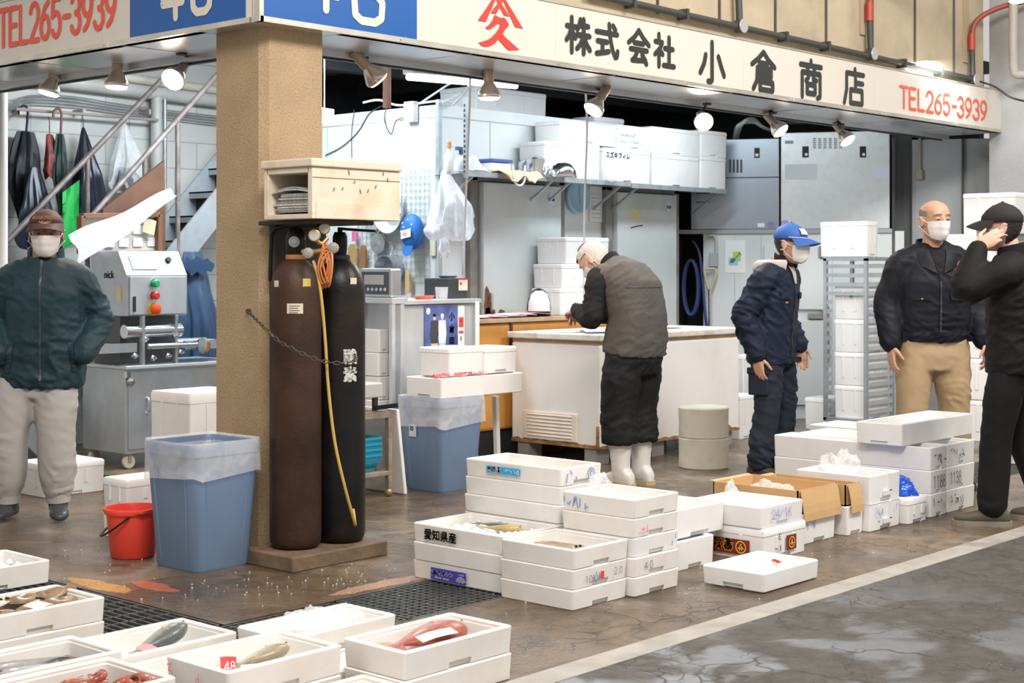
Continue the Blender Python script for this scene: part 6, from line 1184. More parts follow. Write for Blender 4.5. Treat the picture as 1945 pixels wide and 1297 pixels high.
flood(PY(1126, 210, .30), PY(1145, 168, .34), (-.62, .1, -.8), 'flood lamp tilted towards the cold store shelves'); flood(PY(1337, 232, .26), PY(1343, 196, .30), (-.70, -.62, -.35), 'glaring flood lamp aimed straight at the lane')
flood(PY(1484, 250, .28), PY(1468, 213, .32), (.10, -.65, -.75), 'flood lamp in front of the seam between the two ice makers'); flood(PY(1611, 268, .28), PY(1597, 235, .32), (.0, -.62, -.78), 'flood lamp in front of the pale ice maker louvres')
t = thing('lane_lamp', 'lit lamp at the upper right corner of the frame', 'lamp', D(1932, 2, 11)); O = t.location; b = MB(); b.lathe([(.06, 0), (.055, .02), (.02, .06)], n=20, c=O); b.build('reflector', BULBC, t, O, smooth=50); b = MB(); b.lathe([(.058, -.002), (.04, -.012), (.001, -.016)], n=20, c=O); b.build('bulb_face', BULB, t, O); b = MB(); b.tube([O+V((0, 0, .05)), O+V((0, 0, .6))], .008); b.build('cord', DARKM, t, O)
# ================================================================ people
SKIN = mat('skin', (.56, .32, .215), .5, var=.06, vscale=14, sss=.08); SKIN2 = mat('skin_pale', (.62, .38, .27), .5, var=.06, vscale=14, sss=.08)
MASKM = mat('mask_cloth', (.80, .77, .76), .75); HAIRK = mat('hair_black', (.018, .016, .016), .5); HAIRW = mat('hair_white', (.50, .47, .45), .6, var=.1, vscale=60); HAIRG = mat('hair_grey', (.22, .19, .17), .6, var=.2, vscale=60)
def sp(t, k): return (abs(t)**k)*(1 if t >= 0 else -1)
def ell(c, a, bb, n=20, p=2.3): return [V(c)+V(a)*sp(cos(2*pi*j/n), 2/p)+V(bb)*sp(sin(2*pi*j/n), 2/p) for j in range(n)]
def limb(b, pts, radii, k=4, n=14):
    P4 = [V((*p, r)) for p, r in zip(pts, radii)]; out = []; m = len(P4)
    for i in range(m-1):
        p0, p1, p2, p3 = P4[max(i-1, 0)], P4[i], P4[i+1], P4[min(i+2, m-1)]
        for j in range(k): t = j/k; out.append(.5*((2*p1)+(p2-p0)*t+(2*p0-5*p1+4*p2-p3)*t*t+(3*p1-p0-3*p2+p3)*t**3))
    out.append(P4[-1]); q = [o.to_3d() for o in out]; r = [o[3] for o in out]
    d0 = (q[0]-q[1]).normalized(); d1 = (q[-1]-q[-2]).normalized()
    q = [q[0]+d0*r[0]*.85, q[0]+d0*r[0]*.5]+q+[q[-1]+d1*r[-1]*.5, q[-1]+d1*r[-1]*.85]; r = [r[0]*.4, r[0]*.84]+r+[r[-1]*.84, r[-1]*.4]
    b.tube(q, r, n)
def trunk(b, rs, p=2.5):                       # rings: (centre, half width, half depth); lateral axis stays along y
    cs = [V(r[0]) for r in rs]; R_ = []
    for i, r in enumerate(rs):
        t = (cs[min(i+1, len(cs)-1)]-cs[max(i-1, 0)]).normalized(); lat = V((r[3], 1, 0)).normalized() if len(r) > 3 else V((0, 1, 0)); f = lat.cross(t).normalized(); R_.append(ell(cs[i], f*r[2], lat*r[1], 24, p))
    b.rings(R_)
def fuse(b, voxel, sm=5, fac=.5):              # one continuous skin over all the volumes in b
    me = bpy.data.meshes.new('f'); me.from_pydata(b.v, [], b.f); bm = bmesh.new(); bm.from_mesh(me); bmesh.ops.recalc_face_normals(bm, faces=bm.faces); bm.to_mesh(me); bm.free()
    o = bpy.data.objects.new('f', me); COL.objects.link(o); m = o.modifiers.new('r', 'REMESH'); m.mode = 'VOXEL'; m.voxel_size = voxel
    if sm: s = o.modifiers.new('s', 'SMOOTH'); s.factor = fac; s.iterations = sm
    dg = bpy.context.evaluated_depsgraph_get(); dg.update(); out = bpy.data.meshes.new_from_object(o.evaluated_get(dg)); bpy.data.objects.remove(o); bpy.data.meshes.remove(me); return out
def wrinkle(me, amp, fx=(9, 9, 20), seed=0, warp=.5):
    nrm = [v.normal.copy() for v in me.vertices]; s = V((seed*3.1, seed*1.7, seed*.9))
    for v, n in zip(me.vertices, nrm):
        p = v.co; w = noise.noise(p*4+s); q = V((p.x*fx[0], p.y*fx[1], p.z*fx[2]+w*3*warp+p.x*7+p.y*5))+s
        r = 1-abs(noise.noise(q)); r2 = 1-abs(noise.noise(q*2.1+V((4, 2, 7)))); k = max(0, noise.noise(p*3.3-s)+.55)
        v.co = p+n*amp*((r**4-.3)+.45*(r2**4-.3))*k
    me.update()
def finish(nm, me, m, parent, ang=180):
    me.name = nm; me.materials.clear(); me.materials.append(m); shade(me, ang); return link(nm, me, parent)
def bvh(me): return BVHTree.FromPolygons([v.co.copy() for v in me.vertices], [tuple(p.vertices) for p in me.polygons])
def cast(tree, y, z, off=.003, dirv=(-1, 0, 0), x=1.2, fall=.12):
    h = tree.ray_cast(V((x, y, z)), V(dirv)); return (h[0]+V((off, 0, 0))) if h[0] is not None else V((fall, y, z))
def patch(tree, corners, nu, nv, thick=.004, off=.004):   # a piece sewn on the front; corners (y, z) tl tr br bl
    tl, tr, br, bl = [V((*c, 0)) for c in corners]; b = MB(); g = []
    for i in range(nv+1):
        a, c = tl.lerp(bl, i/nv), tr.lerp(br, i/nv); g.append([cast(tree, *a.lerp(c, j/nu).to_2d(), off) for j in range(nu+1)])
    b.grid(g, thick); return b
HR = [(-.118, .060, .010, .020), (-.108, .078, -.008, .036), (-.088, .086, -.036, .052), (-.060, .088, -.058, .062), (-.03, .089, -.078, .069), (0, .089, -.090, .073), (.03, .093, -.095, .076), (.06, .089, -.095, .076), (.085, .074, -.084, .066), (.104, .048, -.060, .048), (.117, .012, -.022, .016)]
def hring(z):
    for a, c in zip(HR, HR[1:]):
        if a[0] <= z <= c[0]: t = (z-a[0])/(c[0]-a[0]); return [a[i]+(c[i]-a[i])*t for i in (1, 2, 3)]
    return list((HR[0] if z < HR[0][0] else HR[-1])[1:])
def hpt(th, z, off=0.):                        # point on the head at angle th from straight ahead
    f, bk, w = hring(z); cx = -.005; c, s = cos(th), sin(th); r = (f-cx) if c >= 0 else (cx-bk)
    return V((cx+sp(c, 2/2.25)*(r+off), sp(s, 2/2.25)*(w+off), z))
def hmat(c, yaw=0, pitch=0, roll=0): return Matrix.Translation(c) @ Matrix.Rotation(R(yaw), 4, 'Z') @ Matrix.Rotation(R(pitch), 4, 'Y') @ Matrix.Rotation(R(roll), 4, 'X')
def add_M(b, src, M): b.add([M @ p for p in src.v], src.f)
def head(b, M, neck):
    h = MB(); h.rings([[hpt(2*pi*j/28, z) for j in range(28)] for z, *_ in HR])
    limb(h, [(.088, 0, .028), (.100, 0, .0), (.107, 0, -.022)], [.008, .010, .013], 3, 10)
    for s in (-1, 1):
        h.ball((.098, s*.012, -.026), (.010, .009, .008), 10, 6); h.ball((-.010, s*.082, -.004), (.020, .008, .033), 12, 8, Matrix.Rotation(R(-12), 4, 'Y').to_3x3().to_4x4()); h.ball((-.004, s*.086, -.026), (.010, .007, .012), 8, 6)
        limb(h, [(.089, s*.012, .036), (.086, s*.032, .042), (.074, s*.052, .036)], [.006, .008, .006], 3, 8); h.ball((.078, s*.031, .012), (.013, .015, .010), 12, 8); h.ball((.060, s*.043, -.022), (.018, .018, .018), 10, 8)
    limb(h, [(.085, -.022, -.066), (.093, 0, -.063), (.085, .022, -.066)], [.004, .007, .004], 3, 8); limb(h, [(.083, -.018, -.076), (.090, 0, -.076), (.083, .018, -.076)], [.004, .008, .004], 3, 8); h.ball((.072, 0, -.104), (.018, .024, .014), 10, 8)
    add_M(b, h, M); limb(b, [neck, V(neck).lerp(M @ V((-.02, 0, -.05)), .5), M @ V((-.015, 0, -.03))], [.062, .055, .056], 4)
def hand(b, wr, d, n, s, curl=.5, spread=1., thumb=.6):
    """wr wrist, d along the hand, n out of the palm, s towards the thumb"""
    wr, d, n = V(wr), V(d).normalized(), V(n).normalized(); n = (n-d*n.dot(d)).normalized(); sg = 1 if V(s).dot(n.cross(d)) > 0 else -1; s = n.cross(d)*sg
    b.rings([ell(wr+d*t+n*o, s*w, n*h, 16, 2.6) for t, w, h, o in ((-.03, .026, .020, 0), (0, .027, .018, 0), (.03, .036, .017, 0), (.06, .041, .015, .001), (.085, .040, .012, .002), (.095, .034, .008, .002))])
    for off, L, back in ((.0300, .074, .002), (.0105, .082, -.004), (-.0095, .076, 0), (-.0285, .060, .010)):
        p = wr+d*(.086-back)+s*off*spread; a = curl*.35; pts = [p-d*.02]; pts.append(p)
        for k, l in enumerate((.45, .31, .24)): v_ = d*cos(a)+n*sin(a)+s*off*.6*(spread-.6); p = p+v_.normalized()*L*l; pts.append(p); a += curl*(.75-.12*k)
        limb(b, pts, [.0085, .0092, .0085, .0080, .0068], 3, 8)
    q = wr+d*.022+s*.026; t1 = (d*.62+s*.72+n*.35).normalized(); t2 = (d*.85+s*.25+n*(.3+thumb*.4)).normalized(); limb(b, [q-t1*.01, q+t1*.036, q+t1*.036+t2*.030, q+t1*.036+t2*.056], [.014, .0115, .0098, .0075], 3, 8)
def eyes(t, body, M, tree):
    for s in (-1, 1):
        o, d = M @ V((.3, s*.031, .010)), (M.to_3x3() @ V((-1, 0, 0))); h = tree.ray_cast(o, d)
        if h[0] is None: continue
        c = h[0]+d*.0005; Mr = M.to_3x3().to_4x4() @ Matrix.Rotation(R(-s*7), 4, 'X'); b = MB(); b.ball(c, (.0028, .0115, .0034), 12, 6, Mr); b.build('eye', mat('eye_dark', (.03, .02, .018), .2), t, smooth=80)
        g = []
        for k in range(6):
            y = s*(.014+.036*k/5); row = []
            for z in (.044-.001*k*k*.25, .037-.001*k*k*.2): o = M @ V((.3, y, z)); h = tree.ray_cast(o, d); row.append((h[0] if h[0] is not None else o+d*.2)-d*.0012)
            g.append(row)
        b = MB(); b.grid(g, .001); b.build('eyebrow', HAIRG, t)
def mask(t, M, m=MASKM):
    b = MB(); g = []
    for i in range(13):
        v_ = i/12; z = .002-.112*v_; row = []
        for j in range(21):
            u = -1+j/10; th = u*R(68-8*abs(v_-.4)); o = .007+.030*math.exp(-(u/.25)**2)*(1-v_)**.45*(1 if v_ > .02 else .8)+.003*(.5+.5*cos(v_*6*pi))*(1-abs(u))+.004*math.exp(-(u/.5)**2)*v_; row.append(M @ hpt(th, z-.006*u*u*(1-v_)+.012*u*u*v_, o))
        g.append(row)
    b.grid(g, .002); mk = b.build('face_mask', m, t, smooth=80)
    for s in (-1, 1):
        for z0, z1 in ((-.012, .022), (-.088, -.034)):
            b = MB(); b.tube([M @ hpt(s*R(65), z0, .008), M @ hpt(s*R(88), (z0+z1)/2+.004, .010), M @ V((-.010, s*.093, z1)), M @ V((-.030, s*.090, z1-.004))], .0022, 6, sm=4); b.build('ear_loop', m, mk, smooth=60)
def hair(t, M, m, cover, off=.007, nm='hair', seed=0):
    b = MB(); nz, nt = 30, 64
    def pt(i, j, o): z = -.085+.2*i/nz; return M @ hpt(2*pi*j/nt, z, o*(1+.5*noise.noise(V((j*.9, i*.9, seed)))))
    for i in range(nz):
        for j in range(nt):
            z = -.085+.2*(i+.5)/nz; th = 2*pi*(j+.5)/nt; th = th if th <= pi else 2*pi-th
            if cover(th, z): b.add([pt(i, j, off), pt(i, j+1, off), pt(i+1, j+1, off), pt(i+1, j, off)], [(0, 1, 2, 3)])
    b.add([M @ V((p.x*1.0, p.y*1.0, .115+off)) for p in (hpt(2*pi*j/16, .113, off) for j in range(16))], [tuple(range(16))]) if cover(1.5, .115) else None
    return b.build(nm, m, t, smooth=80)
def cap(t, M, m, label=None, brim=.075, tip=0., z0=.042, band=None):
    b = MB(); rs = []
    for z, o, k in ((z0-.004, .010, 1), (z0, .014, 1), (z0+.03, .015, 1), (.095, .017, 1), (.112, .020, 1), (.122, .016, .9)): rs.append([(M @ (V((0, 0, .008 if z > .1 else .0))+hpt(2*pi*j/36, min(z, .114), o)*(1))) for j in range(36)])
    rs.append([(M @ V((hpt(2*pi*j/36, .116, .004).x*.6, hpt(2*pi*j/36, .116, .004).y*.6, .134))) for j in range(36)]); b.rings(rs); c = b.build('cap', m, t, smooth=70)
    b = MB(); g = []
    for k in range(6):
        u = k/5; row = []
        for j in range(15): a = R(-72+144*j/14); p = hpt(a, z0+.004, .012); row.append(M @ (p+V((brim*u*cos(a*.85), brim*.15*u*sin(a), -.018*u-tip*u*u-.030*u*(sin(a)**2)))))
        g.append(row)
    b.grid(g, .004); b.build('brim', band or m, c, smooth=70)
    b = MB(); p = M @ V((-.004, 0, .136)); b.ball(p, (.008, .008, .005), 10, 6); b.build('button', m, c); return c
def badge(c, M, w, h, z, m): b = MB(); g = [[M @ (hpt(a, zz, .0215)+V((.004, 0, .004))) for a in (w, w/3, -w/3, -w)] for zz in (z+h, z+h/2, z)]; b.grid(g, .002); return b.build('badge', m, c), g
def collar(t, M, m, r0, r1, h, gap=40, nm='collar', droop=0.):
    b = MB(); g = []
    for z, r in ((0, r0), (h*.6, (r0+r1)/2*.96), (h, r1), (h*1.0, r1+.006), (h*.5-droop, r1+.016)) if droop else ((0, r0), (h*.5, (r0+r1)/2), (h, r1)): g.append([M @ V((r*cos(a), r*1.08*sin(a), z-.02*cos(a)*(1-z))) for a in [R(gap+(360-2*gap)*j/28) for j in range(29)]])
    b.grid(g, .005); return b.build(nm, m, t, smooth=70)
def shoe(b, an, yaw, L=.27, w=.048, h=1.):
    M = Matrix.Translation((an[0], an[1], an[2]-.09)) @ Matrix.Rotation(R(yaw), 4, 'Z'); k = L/.27
    rs = []
    for x, w_, h_ in ((-.088, .012, .045), (-.080, .028, .07), (-.05, .038, .10), (0, .041, .105), (.05, .044, .078), (.10, .048, .060), (.145, .043, .050), (.172, .028, .040), (.182, .012, .026)):
        rs.append([M @ V((x*k, w_*w/.048*sp(cos(2*pi*j/18), .8), .012+max(0, h_*h*(.5+.5*sp(sin(2*pi*j/18), .7))-.0))) for j in range(18)])
    b.rings(rs); return M
def sole(t, M, L, w, m, parent):
    k = L/.27; b = MB(); out = []
    prof = [(-.092, .018), (-.08, .034), (-.04, .040), (.02, .041), (.08, .047), (.13, .047), (.165, .034), (.186, .014)]; pts = [(x*k, y*w/.048) for x, y in prof]+[(x*k, -y*w/.048) for x, y in prof[::-1]]
    b.rings([[M @ V((x, y, z)) for x, y in pts] for z in (0, .026)]); return b.build('sole', m, parent)
def person(label, loc, rot, J, look, dress):
    t = thing('person', label, 'person', loc, rot); g = lambda k: V(J[k]); M = hmat(g('head'), *look); b = MB()
    head(b, M, g('neck')); trunk(b, [(g('pel')-V((0, 0, .06)), .12, .085), (g('pel'), .145, .10), (g('waist'), .125, .09), (g('chest'), .145, .10), (g('neck')-V((0, 0, .06)), .12, .075), (g('neck'), .055, .05)])
    for s in 'LR':
        q = 1 if s == 'L' else -1
        limb(b, [g('neck')+V((0, q*.03, -.05)), g('sh'+s), g('el'+s), g('wr'+s)], [.05, .048, .038, .028], 5); limb(b, [g('hip'+s), g('kn'+s), g('an'+s)], [.075, .05, .035], 5)
        limb(b, [g('an'+s)+V((0, 0, -.02)), g('an'+s)+V((.08, 0, -.06))], [.03, .025], 3)
        H = dress.get('hand'+s)
        if H: hand(b, g('wr'+s)+V(H.get('o', (0, 0, 0))), *H['f'])
    me = fuse(b, .0052, 3, .45); body = finish('body', me, dress.get('skin', SKIN), t); return t, M, bvh(me)
def sleeves(b, J, r, cuff=1.):
    for s in 'LR':
        q = 1 if s == 'L' else -1; sh, el, wr = V(J['sh'+s]), V(J['el'+s]), V(J['wr'+s]); limb(b, [V(J['neck'])+V((0, q*.05, -.065)), sh, sh.lerp(el, .5), el, el.lerp(wr, .6), wr.lerp(el, .04)], [r[0], r[1], r[2], r[3], r[4], r[5]], 5, 18)
def legs(b, J, r, low=(1, 1)):
    for s in 'LR': hp, kn, an = V(J['hip'+s]), V(J['kn'+s]), V(J['an'+s]); limb(b, [hp, hp.lerp(kn, .5), kn, kn.lerp(an, .55), kn.lerp(an, low[0])], r, 5, 18)
def stand(**k):
    J = dict(pel=(0, 0, .90), waist=(0, 0, 1.03), chest=(.005, 0, 1.22), neck=(-.005, 0, 1.395), head=(.035, 0, 1.525), shL=(0, .175, 1.335), shR=(0, -.175, 1.335), elL=(-.03, .235, 1.06), elR=(-.03, -.235, 1.06), wrL=(.05, .24, .83), wrR=(.05, -.24, .83), hipL=(0, .085, .86), hipR=(0, -.085, .86), knL=(.015, .10, .47), knR=(.015, -.10, .47), anL=(-.02, .11, .09), anR=(-.02, -.11, .09)); J.update(k); return J
def zipper(t, tree, z0, z1, m, y=0., w=.006): b = patch(tree, [(y-w, z1), (y+w, z1), (y+w, z0), (y-w, z0)], 1, 24, .003, .003); return b.build('zip', m, t)

# ---- man in the teal jacket
TEAL = mat('jacket_teal', (.015, .040, .052), .55, spec=.25, var=.25, vscale=5); GREYP = mat('sweat_grey', (.40, .385, .37), .9, var=.08, vscale=5); RUBB = mat('boot_dark', (.045, .048, .055), .4); TAN = mat('knit_tan', (.55, .38, .22), .9)
o_ = .05
J = stand(neck=(0, o_, 1.375), head=(.045, o_+.012, 1.495), shL=(0, o_+.175, 1.255), shR=(0, o_-.175, 1.255), pel=(0, o_*.6, .88), waist=(0, o_, 1.02), chest=(.01, o_, 1.2), elL=(-.04, o_+.275, 1.04), elR=(-.04, o_-.275, 1.04), wrL=(.115, o_+.215, .865), wrR=(.115, o_-.215, .865), hipL=(0, .10, .82), hipR=(0, -.075, .82), knL=(.03, .11, .46), knR=(.03, -.13, .46), anL=(0, .115, .09), anR=(0, -.145, .09))
t, M, tr = person('man with teal jacket, maroon cap and white mask, hands in pockets, at the left', Z(68, 985), heading(.10, -1), J, (8, 5, 0), dict(skin=mat('skin_tanned', (.46, .235, .15), .5, var=.07, vscale=14, sss=.08)))
eyes(t, None, M, tr); mask(t, M); hair(t, M, HAIRK, lambda th, z: th > R(80) and -.05 < z < .05 and not (R(82) < th < R(104) and z < .035), .005)
mc = mat('cap_maroon', (.060, .022, .024), .7); c = cap(t, M, mc, brim=.06, tip=.004, z0=.056)
b = MB(); Mt = M @ frame((.1125, -.062, .086), (0, 1, 0), (1, 0, .25)); text_mesh(b, 'AVIATION', Mt, .026, .98, .0006); strokes(b, [arc(.062, -.006, .03, .016, 200, 340, 8), arc(.062, -.006, .018, .010, 200, 340, 8)], Mt, .004); b.build('embroidery', mat('thread_gold', (.48, .28, .10), .6), c)
b = MB(); trunk(b, [((0, o_*.6, .695), .212, .138), ((0, o_*.8, .80), .22, .142), ((0, o_, 1.0), .205, .14), ((.005, o_, 1.2), .205, .14), ((0, o_, 1.29), .165, .115), ((0, o_, 1.375), .085, .085)]); sleeves(b, J, (.075, .080, .078, .074, .068, .060)); me = fuse(b, .011, 4); wrinkle(me, .017, seed=1); finish('jacket', me, TEAL, t); tj = bvh(me)
jz = zipper(t, tj, .71, 1.36, mat('zip_dark', (.02, .04, .05), .4), o_); collar(t, Matrix.Translation((-.01, o_, 1.355)), TEAL, .090, .086, .07, 48)
for q in (-1, 1): b = patch(tj, [(o_+q*.15-.012, .93), (o_+q*.15+.012, .93), (o_+q*.17+.012, .78), (o_+q*.17-.012, .78)], 1, 8, .004, .004); b.build('pocket_welt', TEAL, t)
b = MB(); b.lathe([(.066, 0), (.070, .02), (.064, .06), (.058, .065)], n=24, c=(.0, o_, 1.36)); b.build('turtleneck', TAN, t, smooth=60)
b = MB(); trunk(b, [((0, .02, .64), .165, .11), ((0, .02, .72), .18, .112), ((0, .03, .80), .17, .11), ((0, .03, .92), .15, .10)]); legs(b, J, [.095, .112, .10, .098, .075], (.82,)); me = fuse(b, .012, 5); wrinkle(me, .012, (7, 7, 16), seed=2); finish('trousers', me, GREYP, t)
for s in 'LR':
    kn, an = V(J['kn'+s]), V(J['an'+s]); b = MB(); b.tube([kn.lerp(an, .78), kn.lerp(an, .86), kn.lerp(an, 1.0)], [.072, .066, .062], 20); b.build('cuff', GREYP, t, smooth=60)
    b = MB(); limb(b, [an+V((0, 0, .07)), an+V((0, 0, .03)), an+V((0, 0, -.03))], [.056, .055, .05]); shoe(b, an, 14 if s == 'L' else -14, .265, .05, .95); me = fuse(b, .007, 4); finish('boot', me, RUBB, t)
# ---- bent man at the freezer
VEST = mat('vest_grey', (0.0837, 0.0775, 0.0732), .7, spec=.22, var=.10, vscale=5); SHIRT = mat('shirt_black', (0.0136, 0.0136, 0.0161), .8, spec=.22); PANTK = mat('trousers_black', (0.0099, 0.0105, 0.0118), .65, spec=.22, var=.2, vscale=5); BOOTW = mat('boot_white', (.66, .65, .62), .35, var=.06, vscale=5, dirt=(.38, .33, .27), dscale=6, damt=.6)
J = stand(pel=(-.03, 0, .88), waist=(-.045, 0, 1.0), chest=(.0, 0, 1.19), neck=(.145, 0, 1.315), head=(.265, .02, 1.365), shL=(.095, .185, 1.26), shR=(.095, -.185, 1.26), elL=(.10, .24, 1.015), elR=(.14, -.22, 1.02), wrL=(.315, .135, 1.06), wrR=(.36, -.05, 1.02), hipL=(-.03, .095, .84), hipR=(-.03, -.095, .84), knL=(.0, .105, .47), knR=(.01, -.10, .47), anL=(-.01, .10, .09), anR=(-.01, -.095, .09))
p = Z(1197, 921); t, M, tr = person('white haired man in grey vest and white boots bending over the chest freezer', (p.x, p.y, 0), R(88), J, (12, 52, 0), dict(skin=SKIN2, handL=dict(f=((.8, -.3, -.1), (.1, -.5, -1), (.2, -1, .2), .9)), handR=dict(f=((.8, .4, -.1), (.1, .5, -1), (.2, 1, .2), .9))))
mask(t, M); eyes(t, None, M, tr); hair(t, M, HAIRW, lambda th, z: (z > .075) or (th > R(62) and z > .045) or (th > R(98) and z > -.075), .009)
b = MB(); trunk(b, [((-.03, 0, .80), .212, .158), ((-.045, 0, .90), .208, .158), ((-.06, 0, 1.02), .195, .145), ((-.02, 0, 1.18), .205, .145), ((.055, 0, 1.27), .20, .12), ((.12, 0, 1.325), .115, .085), ((.145, 0, 1.345), .07, .065)]); limb(b, [(.06, .08, 1.25), (.09, .15, 1.255)], [.09, .092]); limb(b, [(.06, -.08, 1.25), (.09, -.15, 1.255)], [.09, .092]); me = fuse(b, .011, 4); wrinkle(me, .011, seed=5); v_ = finish('vest', me, VEST, t); tv = bvh(me)
g = []
for k in range(15): y = -.19+.38*k/14; row = []; [row.append((lambda h: h[0]+V((-.002, 0, .002)) if h[0] is not None else V((-.1, y, z)))(tv.ray_cast(V((-1, y, z)), V((1, 0, 0))))) for z in (1.205, 1.198)]; g.append(row)
b = MB(); b.grid(g, .003); b.build('yoke_seam', mat('seam_dark', (.07, .065, .06), .7), v_)
b = MB(); sleeves(b, J, (.05, .070, .068, .066, .056, .046)); me = fuse(b, .010, 4); wrinkle(me, .009, seed=6); finish('shirt', me, SHIRT, t); collar(t, hmat((.135, 0, 1.325), 0, 42, 0), SHIRT, .072, .068, .05, 8, 'shirt_collar')
b = MB(); trunk(b, [((-.03, 0, .68), .17, .125), ((-.035, 0, .76), .185, .138), ((-.035, 0, .86), .165, .125), ((-.04, 0, .94), .15, .11)]); legs(b, J, [.105, .120, .11, .112, .085], (.40,)); me = fuse(b, .012, 4); wrinkle(me, .014, (8, 8, 15), seed=7); finish('trousers', me, PANTK, t)
for s in 'LR':
    kn, an = V(J['kn'+s]), V(J['an'+s]); b = MB(); limb(b, [kn.lerp(an, .24), kn.lerp(an, .5), kn.lerp(an, .8), an+V((0, 0, -.03))], [.080, .074, .060, .055], 5, 20); shoe(b, an, 4 if s == 'L' else -8, .285, .053, 1.05); me = fuse(b, .007, 3); wrinkle(me, .004, (8, 8, 20), seed=9); w_ = finish('boot', me, BOOTW, t); b = MB(); b.tube([kn.lerp(an, .22), kn.lerp(an, .29)], .085, 22); b.build('boot_band', BOOTW, w_, smooth=60); b = MB(); Mb = Matrix.Translation((an.x, an.y, 0)) @ Matrix.Rotation(R(4 if s == 'L' else -8), 4, 'Z'); sole(t, Mb, .292, .056, mat('sole_tan', (.48, .36, .22), .6), w_)
# ---- man in the blue cap
NAVYJ = mat('jacket_navy', (0.0112, 0.0174, 0.0360), .6, spec=.22, var=.2, vscale=5); DENIM = mat('work_denim', (0.0186, 0.0248, 0.0384), .75, spec=.22, var=.25, vscale=7); HOOD = mat('hood_grey', (.48, .44, .42), .85)
J = stand(neck=(.055, 0, 1.355), head=(.125, 0, 1.465), chest=(.03, 0, 1.18), waist=(-.0, 0, 1.0), shL=(.035, .165, 1.25), shR=(.03, -.17, 1.25), elR=(-.075, -.235, 1.02), wrR=(.0, -.225, .775), elL=(-.03, .225, 1.04), wrL=(.10, .21, .82), knL=(.03, .115, .46), anL=(.0, .125, .09), anR=(-.03, -.12, .09))
p = Z(1466, 908); t, M, tr = person('man in blue cap, navy work jacket and mask standing in profile', (p.x, p.y, 0), heading(.84, -.54), J, (2, 4, 0), dict(skin=SKIN, handR=dict(f=((.12, .02, -1), (.3, 1, 0), (1, 0, 0), .55)), handL=dict(f=((.2, 0, -1), (.2, -1, 0), (1, 0, 0), .7))))
mask(t, M); eyes(t, None, M, tr); hair(t, M, HAIRK, lambda th, z: z > -.075 and (th > R(104) or (th > R(58) and z > .022)) and z < .06, .009)
BC = mat('cap_blue_worn', (.03, .12, .42), .65, var=.08); c = cap(t, M, BC, brim=.085, tip=.006, z0=.036); bd, g = badge(c, M @ Matrix.Rotation(R(-20), 4, 'Z'), .27, .036, .062, mat('badge_pink', (.78, .62, .55), .5))
b = MB(); Mg = frame(V(g[2][0])+(V(g[2][1])-V(g[2][0]))*.2, V(g[2][3])-V(g[2][0]), (V(g[2][3])-V(g[2][0])).cross(V(g[0][1])-V(g[2][1]))) @ Matrix.Translation((.004, .010, .005)); write_strokes(b, '48', Mg, .024, .9, 9); b.build('badge_number', RED, bd)
b = MB(); b.tube([M @ hpt(R(a), .045, .020) for a in range(-80, 81, 10)], .002, 6); b.build('cord', PAPER, c)
for q in (-1, 1): b = MB(); b.tube([M @ V((.100+.008*cos(k), q*.032+.020*cos(k*pi/5), .010+.014*sin(k*pi/5))) for k in range(11)], .0014, 6); b.tube([M @ V((.096, q*.052, .015)), M @ V((.02, q*.084, .018))], .0014, 6); b.build('spectacles', BLACK, t)
b = MB(); trunk(b, [((-.0, 0, .72), .185, .125), ((-.0, 0, .80), .19, .13), ((-.005, 0, .98), .20, .14), ((.02, 0, 1.17), .205, .14), ((.035, 0, 1.29), .17, .11), ((.05, 0, 1.345), .085, .08)]); sleeves(b, J, (.08, .086, .08, .078, .068, .058)); me = fuse(b, .011, 4); wrinkle(me, .018, seed=11); finish('jacket', me, NAVYJ, t); tj = bvh(me)
zipper(t, tj, .73, 1.30, mat('zip_dark2', (.012, .016, .03), .5)); b = patch(tj, [(-.19, .755), (.19, .755), (.19, .725), (-.19, .725)], 16, 2, .004, .005); b.build('hem_band', NAVYJ, t)
for q in (-1, 1):
    b = patch(tj, [(q*.105-.055, 1.165), (q*.105+.055, 1.165), (q*.105+.055, 1.125), (q*.105-.055, 1.125)], 6, 2, .004, .006); f_ = b.build('pocket_flap', NAVYJ, t); b = patch(tj, [(q*.105-.012, 1.11), (q*.105+.012, 1.11), (q*.105+.012, 1.10), (q*.105-.012, 1.10)], 2, 1, .002, .006); b.build('tag', mat('tag_orange', (.62, .28, .08), .5), t)
for s in 'R': el, wr = V(J['el'+s]), V(J['wr'+s]); b = MB(); b.tube([wr.lerp(el, .14), wr.lerp(el, -.02)], [.060, .058], 20); b.build('cuff', NAVYJ, t, smooth=60)
b = MB(); g = []
for k in range(6): u = k/5; g.append([V((.04+(.085+.05*sin(pi*u))*cos(a)-.03*u, (.095+.06*sin(pi*u))*sin(a), 1.335+.05*sin(pi*u)-.135*u*(1 if abs(a-pi) < 1.6 else .9)+.028*(1-u))) for a in [R(35+290*j/30) for j in range(31)]])
b.grid(g, .006); h_ = b.build('hood', HOOD, t, smooth=80); b = patch(tj, [(-.035, 1.33), (.035, 1.33), (.012, 1.22), (-.012, 1.22)], 4, 8, .004, .008); b.build('sweater_front', HOOD, t)
b = MB(); b.tube([M @ V((-.0, 0, -.085)), V((.05, 0, 1.355))], [.060, .066], 20); b.build('neck_band', SHIRT, t, smooth=60)
b = MB(); trunk(b, [((0, 0, .70), .155, .11), ((0, 0, .80), .16, .105), ((0, 0, .90), .15, .10)]); legs(b, J, [.09, .10, .082, .080, .075], (.93,)); me = fuse(b, .011, 4); wrinkle(me, .017, (8, 8, 18), seed=13); finish('trousers', me, DENIM, t)
